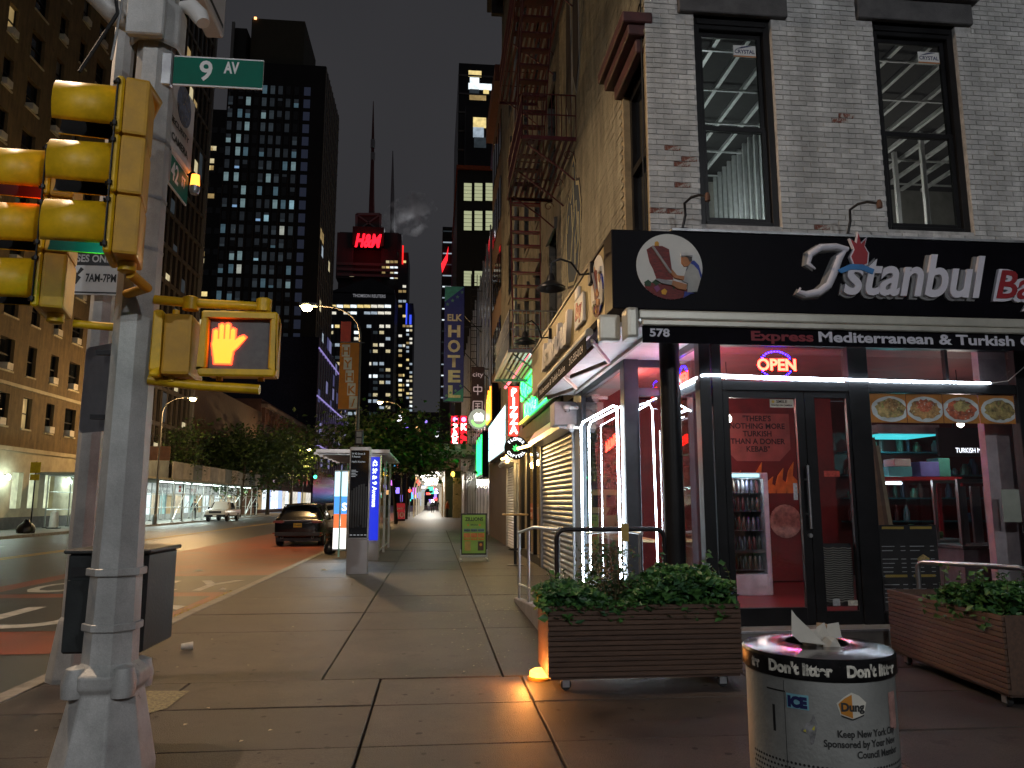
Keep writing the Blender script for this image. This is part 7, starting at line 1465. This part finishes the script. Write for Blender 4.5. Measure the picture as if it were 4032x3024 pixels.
SPR = thing('needle_spire', 'slim grey needle spire beside the antenna tower', 'spire', (PY(848, 470, 640).x, 640, 200)); B().tube([PY(847.5, 520, 640), PY(848, 420, 640), PY(848.5, 326, 640)], [2.6, 1.8, .4], 6).obj('needle', M('spire_grey', (.3, .3, .31), .5), SPR)
CT, cx0, cx1, cz = far_box('corner_glass_tower', 'curved glass tower edge with yellow lit floors', 858, 879, 545, 600, FM2); grid(CT, 600, 860, 878, 560, 880, 2, 30, YEL + WHT, .4, .8); bx_px(CT, 'red_banner', 868, 872, 530, 570, 598, EM('far_red', (1, .02, .02), 1.2, False), 1)
bx_px(CT, 'tower_cap', 858, 868, 505, 545, 600, FM2)
TR, tx0, tx1, tz = far_box('office_slab', 'broad office tower with lettered crown and lit grid windows', 704, 852, 632, 520, FM2); YR = 520.
p0 = PY(704, 632, YR); p1 = PY(800, 600, YR); p2 = PY(852, 625, YR); B().prism([(p0.x, p0.z - .1), (p1.x, p1.z), (p2.x, p2.z), (p2.x, p0.z - .1)], lambda p, a: (p[0], a, p[1]), YR, YR + 30).obj('crown_roof', FM2, TR)
a_ = PY(762, 641, YR - 1); text('THOMSON REUTERS', 3.1, (a_.x, YR - .5, a_.z), (1, 0, 0), (0, 0, 1), EM('crown_text', (.5, .5, .55), .3, False), TR, 0, PY(833, 641, YR).x - a_.x, bold=.05)
grid(TR, YR, 712, 845, 655, 668, 9, 1, YEL[:1] + WHT[:2], .95, .9); grid(TR, YR, 712, 845, 670, 682, 9, 1, WHT, .7, .9); grid(TR, YR, 708, 845, 698, 900, 10, 15, WHT + YEL[:2] + [COOL[5]] * 3, .62, .7)
for k in range(16): x = 708 + k * 9.2; bx_px(TR, 'pier', x, x + 2.4, 694, 900, YR - .2, M('tr_pier', (.09, .085, .1), .7), .2) if not (775 < x < 800) else None
bx_px(TR, 'dark_bay', 775, 800, 710, 900, YR - .5, DARK, .3)
BT, bx0_, bx1_, bz_ = far_box('blue_lit_tower', 'slim far tower edged in blue light', 876, 892, 655, 560, FM2); grid(BT, 560, 877, 891, 700, 900, 2, 22, WHT + YEL, .5, .8); bx_px(BT, 'blue_edge', 876, 880, 655, 700, 558, EM('edge_blue', (.05, .1, 1), .9, False), 1); bx_px(BT, 'blue_edge', 884, 889, 680, 700, 558, MATS['edge_blue'], 1)
# right-hand far group
BK = thing('black_loft_building', 'black building with big yellow blind-lit windows', 'building', (6, 105, 0)); YB = 105.; kx0 = PY(986, 600, YB).x; kz = PY(1030, 368, YB).z
B().box(kx0, 16, YB, YB + 30, 0, kz).obj('block', M('loft_black', (.01, .01, .01), .6), BK); B().box(kx0 - .2, 16, YB - .3, YB + 30, kz, kz + .6).obj('orange_coping', M('coping_orange', (.3, .07, .02), .6), BK)
LB_ = EM('blind_yellow', (.8, .85, .5), .42, False)
for y0, y1 in ((395, 433), (455, 497), (585, 617)):
    for x0, x1 in ((1002, 1019), (1025, 1042), (1049, 1068)):
        a_ = PY(x0, y1, YB - .1); c_ = PY(x1, y0, YB - .1); f_ = B().box(a_.x - .15, c_.x + .15, YB - .05, YB + .02, a_.z - .15, c_.z + .15).obj('window_frame', BLACK, BK)
        for s in range(5): zz = a_.z + (c_.z - a_.z) * s / 5; B().box(a_.x, c_.x, YB - .12, YB - .06, zz, zz + (c_.z - a_.z) / 5 * .86).obj('blind_slat', LB_, f_)
HTL = thing('stepped_hotel_tower', 'dark stepped hotel tower with bright upper rooms', 'building', (8, 150, 0)); YQ = 150.; hx_ = PY(990, 250, YQ).x
B().box(hx_, 30, YQ, YQ + 40, 0, PY(1010, 137, YQ).z).obj('tower_body', M('hotel_dark', (.025, .025, .03), .35, .3, .3, .1), HTL); B().box(PY(1005, 300, YQ - 6).x, 30, YQ - 6, YQ, 0, PY(1020, 228, YQ - 6).z).obj('stepped_wing', MATS['hotel_dark'], HTL)
for y, x0, x1, m_ in ((165, 1012, 1040, YEL[0]), (180, 1015, 1035, WHT[0]), (192, 1012, 1062, WHT[0]), (205, 1014, 1035, COOL[5]), (206, 1044, 1056, YEL[0]), (215, 1014, 1050, YEL[2])):
    a_ = PY(x0, y, YQ - .1); c_ = PY(x1, y, YQ - .1); pane(HTL, 'lit_room', (a_.x + c_.x) / 2, YQ - .05, a_.z, c_.x - a_.x, 1.4, m_, 'y')
for y, x0, x1, m_ in ((275, 1022, 1050, YEL[0]), (296, 1022, 1045, WHT[2]), (318, 1024, 1050, COOL[5])): a_ = PY(x0, y, YQ - 6.1); c_ = PY(x1, y, YQ - 6.1); pane(HTL, 'lit_room', (a_.x + c_.x) / 2, YQ - 6.05, a_.z, c_.x - a_.x, 2.2, m_, 'y')
for k in range(14): z = PY(1010, 137, YQ).z - 3 - k * 4.2; B().box(hx_ - .1, 30, YQ - .2, YQ - .02, z, z + .35).obj('floor_edge', M('floor_edge_grey', (.14, .14, .15), .5), HTL)
for k in range(5): B().tube([PY(1062 + k * 4, 365, 104), PY(1068 + k * 4, 285, 104)], .22, 5).obj('purple_fin', M('fin_purple', (.28, .17, .32), .5), HTL)
SNT = thing('slim_neon_tower', 'narrow tower with red neon flag and white ledges', 'building', (2, 200, 0)); YS = 200.
sx = PY(953, 700, YS).x; B().box(sx, PY(985, 700, YS).x, YS, YS + 20, 0, PY(965, 490, YS).z).obj('tower_body', M('neon_tower_dark', (.03, .03, .04), .5), SNT)
for k in range(16): p = PY(955, 500 + k * 24, YS - .2); pane(SNT, 'ledge_light', sx + 1.4, YS - .1, p.z, 2.4, .3, rn.choice([WHT[2], COOL[5], WHT[0]]), 'y')
a_ = PY(953, 570, YS - 1); B().prism([(0, 0), (1.3, 2.4), (1.9, 5), (1.7, 1.0), (.3, -2.5)], lambda p, a: (a_.x + p[0], a, a_.z + p[1]), YS - 1.2, YS - 1).obj('red_flag', EM('flag_red', (1, .02, .03), 1.5, False), SNT)
B().box(PY(975, 600, 190).x, PY(979, 600, 190).x + .3, 190, 190.3, 0, PY(975, 520, 190).z).obj('pink_fin', M('fin_pink', (.3, .15, .25), .5), SNT)
# steam plume off the far roof
st = bpy.data.materials.new('steam'); st.use_nodes = True; n_ = st.node_tree.nodes; l_ = st.node_tree.links; n_.remove(n_['Principled BSDF']); pv = n_.new('ShaderNodeVolumePrincipled'); tc = n_.new('ShaderNodeTexCoord'); nz = n_.new('ShaderNodeTexNoise'); nz.inputs['Scale'].default_value = .07; nz.inputs['Detail'].default_value = 5
mr = n_.new('ShaderNodeMapRange'); mr.inputs['From Min'].default_value = .54; mr.inputs['From Max'].default_value = .8; mr.inputs['To Max'].default_value = .22; l_.new(tc.outputs['Object'], nz.inputs['Vector']); l_.new(nz.outputs['Fac'], mr.inputs['Value']); l_.new(mr.outputs['Result'], pv.inputs['Density']); pv.inputs['Color'].default_value = (.9, .9, .9, 1); l_.new(pv.outputs[0], n_['Material Output'].inputs['Volume'])
pts = [PY(832, 488, 625), PY(850, 478, 625), PY(880, 468, 625), PY(905, 452, 625), PY(935, 435, 625)]
so_ = B().tube(pts, [6, 13, 19, 18, 8], 14).obj('steam_plume', st, label='pale steam plume drifting off the far tower roof', cat='steam', kind='stuff', smooth=True)
bm_ = bmesh.new(); bm_.from_mesh(so_.data); bmesh.ops.recalc_face_normals(bm_, faces=bm_.faces); bm_.to_mesh(so_.data); bm_.free()
lamp('POINT', 'plume_fill_light', PY(890, 500, 655), 16000, (.9, .9, .95), 3, parent=HT)  # added lamp without a fixture, there to brighten the steam plume
# ================================================================ TREES
BARK = M('bark', (.05, .04, .03), .9, 0, .3, 8, .6, 30)
LFT = [M('tree_leaf_%d' % i, c, .5, 0, .3, 2) for i, c in enumerate([(.027, .062, .014), (.038, .085, .016), (.02, .048, .016), (.06, .11, .024)])]
def tree(x, y, h, rx, rz, label, n, seed, size=.22, lean=0., trunk=.14):
    r = random.Random(seed); t = thing('street_tree', label, 'tree', (x, y, 0), group='street trees'); b = B(); top = Vector((x + lean, y, h - rz))
    b.tube([(x, y, 0), (x + lean * .3, y, h * .3), top], [trunk, trunk * .75, trunk * .45], 8); ends = []
    for k in range(11):
        a = r.uniform(0, 6.28); d = Vector((math.cos(a) * rx * r.uniform(.4, .8), math.sin(a) * rx * r.uniform(.4, .8), r.uniform(-.2, .9) * rz)); s = top.lerp(Vector((x, y, 0)), r.uniform(0, .3)); m = s + d * .5 + Vector((0, 0, rz * .12)); e = s + d
        b.tube([s, m, e], [trunk * .35, trunk * .22, trunk * .1], 5); ends.append(e); ends.append(m)
    b.obj('trunk', BARK, t, smooth=True); pts = []; cl = [(ends[k % len(ends)] + Vector((r.gauss(0, rx * .2), r.gauss(0, rx * .2), r.gauss(0, rz * .22))), r.uniform(.35, .75) * rx * .45) for k in range(46)]
    for k in range(n):
        c, s = r.choice(cl); pts.append(c + Vector((r.gauss(0, s), r.gauss(0, s), r.gauss(0, s * .55))))
    leafy(pts, LFT, 'crown', t, size, True, seed)
p = PG(860, 1130); tree(-2.75, 56, 7.4, 3.3, 1.8, 'street tree beside the bus shelter with bright green drooping leaves', 5200, 1, .24, -.6)
tree(-2.7, 46, 6.9, 4.0, 1.3, 'spreading street tree crowding round the banner lamp post', 6500, 2, .24, -1.2)
tree(-2.6, 72, 8.0, 2.6, 2.4, 'street tree shading the mouth of the arcade', 3500, 3, .26)
tree(-20.6, 84, 9.6, 5.2, 2.9, 'dark broad tree beyond the end of scaffold', 6500, 4, .34, .5, .28); tree(-20.6, 98, 10.4, 5.4, 3.3, 'dark tall tree standing past the parked pickup', 6500, 5, .36, 0, .26); tree(-20.7, 114, 10.4, 5, 3.4, 'dark tree furthest along the north pavement', 4500, 6, .38, 0, .24)
tree(-20.9, 66.5, 8.2, 2.2, 2.2, 'thin young tree growing among the scaffold tubes', 2200, 7, .2, 0, .07); tree(-20.9, 79.5, 5.0, 1.5, 1.6, 'small leafy tree by the pickup bonnet', 1500, 8, .18, 0, .06)
# ================================================================ VEHICLES
def wheels(t, spots, r, w, rimm):
    for x, y in spots:
        m3 = Matrix.Rotation(R(90), 3, 'Y'); s = 1 if x > 0 else -1
        ty = B().lathe([(r * .62, -w / 2), (r * .93, -w / 2), (r, -w * .35), (r, w * .35), (r * .93, w / 2), (r * .62, w / 2)], 26, (x, y, r), m3).obj('tyre', RUBBER, t, world=False, smooth=True)
        b = B().lathe([(0, w * .28 * s), (r * .16, w * .3 * s), (r * .2, w * .2 * s)], 14, (x, y, r), m3)
        b.lathe([(r * .55, w * .4 * s), (r * .63, w * .42 * s), (r * .63, -w * .2 * s)], 26, (x, y, r), m3)
        for k in range(7):
            a = k * 2 * math.pi / 7; b.bar((x + s * w * .3, y + r * .15 * math.cos(a), r + r * .15 * math.sin(a)), (x + s * w * .38, y + r * .6 * math.cos(a), r + r * .6 * math.sin(a)), .05, .03)
        b.obj('rim', rimm, ty, world=False, smooth=True)
def loft_body(secs):
    """secs: (y, zb, wl, zbelt, wb, zroof, wr) -> closed smooth shell; symmetric half sections"""
    rows = []
    for y, zb, wl, zbelt, wb, zr, wr in secs:
        half = [(0, zb), (wl * .88, zb), (wl, zb + .1), (wl + .01, (zb + zbelt) / 2), (wb, zbelt - .03), (wb * .985, zbelt), (wr + (wb - wr) * .12, zr - (zr - zbelt) * .12), (wr * .86, zr - .02), (wr * .5, zr), (0, zr + .01)]
        rows.append([(x, y, z) for x, z in half] + [(-x, y, z) for x, z in half[-2:0:-1]])
    n = len(rows[0]); b = B(); vs = [v for r_ in rows for v in r_]; fs = []
    for i in range(len(rows) - 1):
        for k in range(n): fs.append((i * n + k, i * n + (k + 1) % n, (i + 1) * n + (k + 1) % n, (i + 1) * n + k))
    fs += [tuple(range(n))[::-1], tuple(range((len(rows) - 1) * n, len(rows) * n))]; b.add(vs, fs); return b
def at_sec(secs, i, f):   # point on the glasshouse side: i fractional station, f 0 belt .. 1 roof
    a = int(min(i, len(secs) - 2)); t = i - a; s = [secs[a][k] * (1 - t) + secs[a + 1][k] * t for k in range(7)]
    y, zb, wl, zbelt, wb, zr, wr = s; ff = .04 + f * .84; x = wb * .985 + (wr + (wb - wr) * .12 - wb * .985) * ff / .88; return (x + .004, y, zbelt + (zr - zbelt) * ff)
def suv(loc, paint, label, rz=0., plate=None):
    """built nose to +Y, tail at y = 0"""
    t = thing('suv', label, 'car', loc, rz); G_ = M('car_glass', (.006, .007, .009), .05, 0, .2, spec=1.)
    secs = [(0.0, .42, .80, .95, .82, 1.0, .72), (.06, .34, .88, 1.02, .89, 1.06, .76), (.22, .30, .91, 1.06, .91, 1.12, .74), (.62, .27, .93, 1.05, .92, 1.60, .66), (1.3, .24, .935, 1.03, .925, 1.68, .66), (2.2, .24, .935, 1.0, .925, 1.67, .66), (2.75, .24, .93, .98, .92, 1.58, .64), (3.5, .25, .92, .96, .90, 1.02, .70), (4.2, .28, .9, .9, .87, .94, .66), (4.55, .34, .82, .8, .78, .84, .56), (4.68, .42, .66, .68, .62, .7, .4)]
    o = loft_body(secs).obj('body', paint, t, world=False, smooth=True); md = o.modifiers.new('s', 'SUBSURF'); md.levels = md.render_levels = 1
    # rear window, wrapped from tailgate
    q = lambda x, y, z: (x, y, z)
    B().quad(q(-.63, .235, 1.13), q(.63, .235, 1.13), q(.56, .56, 1.52), q(-.56, .56, 1.52)).obj('rear_window', G_, t, world=False); 
    sp = B().box(-.62, .62, .42, .8, 1.6, 1.635); sp.obj('roof_spoiler', paint, t, world=False, bev=.012)
    for s in (1, -1):
        for i0, i1 in ((3.15, 3.95), (4.05, 4.95), (5.05, 6.3)):
            p = [at_sec(secs, i0 + (.12 if i0 < 3.5 else 0), .0), at_sec(secs, i1, .0), at_sec(secs, i1 - (.0 if i1 < 6 else .32), 1.), at_sec(secs, i0 + (.3 if i0 < 3.5 else 0), 1.)]
            B().quad(*[(s * (v[0] + .012), v[1], v[2]) for v in p]).obj('side_window', G_, t, world=False)
        B().prism([(.56, 1.0), (.93, 1.0), (.95, .92), (.62, .9), (.5, .94)], lambda p, a: (s * p[0], a, p[1] + .0), .0, .09).obj('tail_light', EM('tail_red_sheen', (.35, .008, .008), .12, False), t, world=False, bev=.01)  # tail lights are off; the faint red glow stands for their reflection
        B().box(s * .86 - .08, s * .86 + .08, -.02, .02, .5, .54).obj('reflector', M('reflector_red', (.3, .02, .01), .3), t, world=False)
        B().ob((s * 1.0, 2.95, 1.06), (.2, .12, .14)).obj('mirror', paint, t, world=False, bev=.04, seg=2)
        B().lathe([(.05, 0), (.05, .1), (.035, .1), (.035, 0)], 12, (s * .58, -.05, .36), Matrix.Rotation(R(-90), 3, 'X')).obj('tail_pipe', STEEL, t, world=False)
    B().box(-.86, .86, -.045, .1, .4, .56).obj('rear_bumper', M('bumper_black', (.02, .02, .02), .5), t, world=False, bev=.03, seg=2); B().box(-.55, .55, -.012, .02, .985, 1.005).obj('chrome_strip', STEEL, t, world=False)
    pl = B().box(-.16, .16, -.022, -.006, .74, .9).obj('number_plate', M('plate_yellow', (.6, .42, .03), .5) if plate else SIGNW, t, world=False)
    if plate: text(plate, .09, (-.14, -.024, .785), (1, 0, 0), (0, 0, 1), INK, pl, 0, .28, world=False, bold=.002)
    B().box(-.84, .84, .15, 4.4, .2, .34).obj('underbody', BLACKM, t, world=False)
    wheels(t, [(.82, .92), (-.82, .92), (.82, 3.7), (-.82, 3.7)], .37, .23, M('rim_alloy', (.35, .35, .36), .3, .9)); return t
suv((-5.3, 30.8, -.13), M('car_black', (.002, .002, .0025), .2, 0, .2, 1, spec=.4, coat=.7), 'black SUV parked in bus lane showing a yellow plate', 0, 'T74 4960C')
suv((-4.62, 37.4, -.13), M('car_white', (.5, .48, .44), .3, .1, .05, 1, coat=.6), 'white SUV parked ahead of the black one', 0)
vn = thing('delivery_van', 'beige high roofed van parked ahead of the white car', 'van', (-4.68, 45, -.13)); VP = M('van_beige', (.46, .41, .31), .4, 0, .08, 1)
vs_ = [(0, .45, .94, 1.2, .95, 2.35, .86), (.1, .4, .97, 1.2, .97, 2.45, .9), (3.4, .4, .97, 1.2, .97, 2.45, .9), (4.2, .4, .96, 1.2, .94, 2.2, .8), (4.8, .42, .94, 1.15, .9, 1.35, .72), (5.3, .46, .86, 1.0, .8, 1.08, .62)]
loft_body(vs_).obj('body', VP, vn, world=False, smooth=True); wheels(vn, [(.86, 1.0), (-.86, 1.0), (.86, 4.2), (-.86, 4.2)], .36, .24, MATS['rim_alloy'])
for s in (-1, 1): B().quad((s * .1, -.012, 1.4), (s * .75, -.012, 1.4), (s * .72, -.012, 2.1), (s * .1, -.012, 2.1)).obj('rear_window', MATS['car_glass'], vn, world=False); B().box(s * .88 - .05, s * .88 + .05, -.03, .02, .9, 1.3).obj('tail_light', MATS['tail_red_sheen'], vn, world=False)
B().box(-.9, .9, -.08, .1, .4, .55).obj('rear_bumper', MATS['bumper_black'], vn, world=False, bev=.02)
pk_ = PG(463, 1122, -.13)
PU = thing('pickup_truck', 'white pickup truck with ladder rack parked by the scaffold', 'pickup', (-19.0, 74.5, -.13), R(180)); PW = MATS['car_white']
ps = [(0, .5, .86, .95, .87, .98, .8), (.05, .45, .9, 1.0, .9, 1.02, .84), (1.9, .42, .9, 1.02, .9, 1.04, .84), (1.95, .42, .9, 1.05, .9, 1.7, .68), (3.3, .42, .9, 1.05, .9, 1.74, .68), (3.9, .42, .9, 1.04, .89, 1.12, .75), (5.0, .45, .88, 1.0, .86, 1.03, .72), (5.15, .5, .82, .92, .8, .95, .66)]
loft_body(ps).obj('body', PW, PU, world=False, smooth=True); wheels(PU, [(.8, .95), (-.8, .95), (.8, 4.2), (-.8, 4.2)], .37, .24, MATS['rim_alloy'])
B().quad((-.64, 3.36, 1.66), (.64, 3.36, 1.66), (.76, 3.86, 1.14), (-.76, 3.86, 1.14)).obj('windscreen', MATS['car_glass'], PU, world=False)
for s in (-1, 1):
    B().quad((s * .905, 2.0, 1.08), (s * .905, 3.3, 1.08), (s * .72, 3.15, 1.62), (s * .72, 2.05, 1.62)).obj('side_window', MATS['car_glass'], PU, world=False); B().box(s * .7 - .13, s * .7 + .13, 5.1, 5.17, .74, .9).obj('headlight', M('headlight', (.6, .6, .58), .15), PU, world=False, bev=.02); B().ob((s * 1.0, 3.5, 1.15), (.18, .1, .2)).obj('mirror', BLACKM, PU, world=False)
B().box(-.52, .52, 5.12, 5.18, .72, .92).obj('grille', BLACKM, PU, world=False); B().box(-.88, .88, 5.1, 5.26, .42, .62).obj('front_bumper', BLACKM, PU, world=False, bev=.03); B().box(-.15, .15, 5.262, 5.268, .46, .58).obj('number_plate', SIGNW, PU, world=False)
b = B()
for y in (.2, 1.8, 3.0):
    for s in (-1, 1): b.tube([(s * .82, y, 1.0), (s * .72, y, 1.95)], .025, 6)
    b.tube([(-.72, y, 1.95), (.72, y, 1.95)], .025, 6)
for s in (-.72, .72, .2): b.tube([(s, 0, 1.98), (s, 3.6, 1.98)], .025, 6)
b.obj('ladder_rack', GALV, PU, world=False)
# ================================================================ PEOPLE
def person(loc, rz, label, coat, legs, skin=(.35, .2, .13), h=1.74, walk=.0, arms=.1, cap=None, long=False):
    t = thing('person', label, 'person', loc, rz); k = h / 1.74
    V = [(0, 0, .95), (0, 0, 1.15), (0, 0, 1.38), (0, 0, 1.5), (0, -.01, 1.6), (0, -.015, 1.72), (.18, 0, 1.42), (.26, -arms * .4, 1.15), (.27, -arms, .9), (-.18, 0, 1.42), (-.26, arms * .3, 1.15), (-.27, arms * .5, .9), (.1, 0, .9), (.11, -walk * .5, .5), (.11, -walk, .09), (.11, -walk - .14, .05), (-.1, 0, .9), (-.11, walk * .3, .5), (-.11, walk, .09), (-.11, walk - .14, .05), (.275, -arms - .02, .8), (-.275, arms * .5 - .02, .8)]
    E_ = [(0, 1), (1, 2), (2, 3), (3, 4), (4, 5), (2, 6), (6, 7), (7, 8), (2, 9), (9, 10), (10, 11), (0, 12), (12, 13), (13, 14), (14, 15), (0, 16), (16, 17), (17, 18), (18, 19), (8, 20), (11, 21)]
    RR = [(.16, .12), (.15, .11), (.17, .12), (.055, .055), (.085, .1), (.075, .09), (.075, .075), (.055, .055), (.04, .04), (.075, .075), (.055, .055), (.04, .04), (.1, .1), (.07, .07), (.045, .05), (.04, .04), (.1, .1), (.07, .07), (.045, .05), (.04, .04), (.035, .045), (.035, .045)]
    me = bpy.data.meshes.new('body'); me.from_pydata([tuple(c * k for c in v) for v in V], E_, []); o = bpy.data.objects.new('tmp', me); COL.objects.link(o); sk = o.modifiers.new('s', 'SKIN'); sd = o.modifiers.new('d', 'SUBSURF'); sd.levels = sd.render_levels = 1
    for i, v in enumerate(me.skin_vertices[0].data): v.radius = (RR[i][0] * k, RR[i][1] * k); v.use_root = i == 0
    dg = bpy.context.evaluated_depsgraph_get(); m2 = bpy.data.meshes.new_from_object(o.evaluated_get(dg)); bpy.data.objects.remove(o)
    cm = M('coat_%s' % label[:14], coat, .8); lm = M('trousers_%s' % label[:14], legs, .8); km = M('skin_%d' % int(skin[0] * 100), skin, .6); m2.materials.clear()
    for m in (cm, lm, km): m2.materials.append(m)
    for p in m2.polygons: z = p.center.z / k; x = abs(p.center.x) / k; p.material_index = 2 if z > 1.5 or (x > .22 and z < .86) else (1 if z < .92 and x < .2 else 0)
    m2.polygons.foreach_set('use_smooth', [True] * len(m2.polygons)); link('body', m2, t, False)
    B().lathe([(.092 * k, 1.66 * k), (.1 * k, 1.72 * k), (.085 * k, 1.8 * k), (.03 * k, 1.83 * k), (0, 1.832 * k)], 14, (0, .012, 0)).obj('cap' if cap else 'hair', M('cap_%s' % label[:12], cap or (.02, .015, .012), .8), t, world=False, smooth=True)
    if long:
        B().lathe([(.2 * k, 1.4 * k), (.23 * k, 1.1 * k), (.28 * k, .6 * k), (.33 * k, .22 * k), (.31 * k, .21 * k)], 18, (0, 0, 0)).obj('long_coat', cm, t, world=False, smooth=True)
    return t
a_ = PG(150, 1140); person((-22.0, 50.6, 0), 0, 'person in long black cloak walking by scaffold with companion on right', (.008, .008, .009), (.01, .01, .01), long=True, walk=.15); person((-21.5, 51.2, 0), .2, 'person in dark cloak half hidden by the pole', (.01, .01, .012), (.01, .01, .01), long=True, walk=.1)
person((-.35, 112, 0), 0, 'person in dark suit walking out of arcade', (.02, .02, .025), (.015, .015, .02), walk=.25, arms=.15); person((.4, 122, 0), 0, 'person in black jacket deeper inside the arcade', (.01, .01, .012), (.012, .012, .015), walk=.2); person((-1.0, 128, 0), 0, 'person in pale clothes near the arcade far end', (.3, .3, .32), (.05, .05, .07), walk=.15)
person((1.25, 79.2, .0), 1.2, 'person in orange jacket waiting against the arcade wall', (.35, .09, .03), (.03, .03, .035)); person((-21.4, 71.5, 0), .5, 'dark figure standing behind scaffold brace', (.012, .011, .011), (.01, .01, .01)); person((-20.9, 93.0, 0), 0, 'dark figure on pavement past the pickup', (.012, .012, .014), (.01, .01, .01), walk=.1)
# small north-side things
yl_ = thing('yellow_crossing_sign', 'yellow school crossing sign on a dark post', 'street sign', (-20.6, 48, 0)); q = PX(78, 1010, -20.6)
B().tube([(-20.6, q.y, 0), (-20.6, q.y, q.z + .3)], .04, 7).obj('post', BLACKM, yl_); B().ob((-20.6, q.y - .05, q.z), (.5, .02, .55)).ob((-20.6, q.y - .05, q.z - .5), (.45, .02, .3)).obj('plate', M('sign_fluoro', (.6, .5, .02), .5), yl_)
rk_ = thing('wrapped_bin', 'plastic wrapped rubbish heap at the far sign post', 'rubbish', (-20.7, q.y, 0)); B().lathe([(.0, 0), (.42, 0), (.46, .18), (.36, .4), (.2, .52), (.1, .7), (0, .72)], 9, (-20.9, q.y + .2, 0)).obj('heap', MATS['bin_bag'], rk_, smooth=True)
cn_ = thing('white_barrel', 'white traffic barrel with dark foot near the cloaked people', 'barrel', (-22.9, 49.3, 0)); B().lathe([(.36, 0), (.36, .08), (.26, .1), (.24, .55), (.2, 1.0), (.05, 1.05)], 14, (-22.9, 49.3, 0)).obj('barrel_shell', WHITEP, cn_, smooth=True); B().lathe([(.4, 0), (.42, .05), (.3, .09)], 10, (-22.9, 49.3, 0)).obj('foot', BLACKM, cn_)
qb = PX(345, 972, -19.7); fl_ = thing('pole_signs', 'pair of small tan signs on north lamp post', 'street sign', qb); 
for s in (-1, 1): B().ob((-19.6 + s * .42, pL2.y - .12, qb.z * .95), (.7, .02, 1.0)).obj('plate', M('sign_tan', (.4, .2, .12), .6), fl_)
gs = thing('green_signal', 'far green traffic signal hanging over the street', 'traffic signal', (-14, 120, 5)); q = PY(681, 1030, 120); B().ob(q + Vector((0, .2, .5)), (.4, .3, 1.3)).obj('housing', BLACKM, gs); B().lathe([(0, .02), (.26, 0)], 12, q, RY).obj('lens', EM('far_green', (.05, 1, .4), 6, False), gs); B().tube([q + Vector((0, .3, 1.0)), q + Vector((-5, .3, 1.3)), (-20.2, 120.3, 6.8), (-20.2, 120.3, 0)], .07, 6).obj('mast', POLE, gs)
rs2 = thing('red_signal', 'far red traffic signal glowing left of the arcade', 'traffic signal', (-2.9, 85, 3)); q = PY(885, 1060, 84); B().ob(q + Vector((0, .2, -.35)), (.34, .3, 1.1)).obj('housing', BLACKM, rs2); B().lathe([(0, .02), (.16, 0)], 12, q, RY).obj('lens', EM('far_red_sig', (1, .04, .02), 5, False), rs2); B().tube([(q.x, 84.2, 0), (q.x, 84.2, q.z + .4)], .06, 6).obj('post', POLE, rs2)
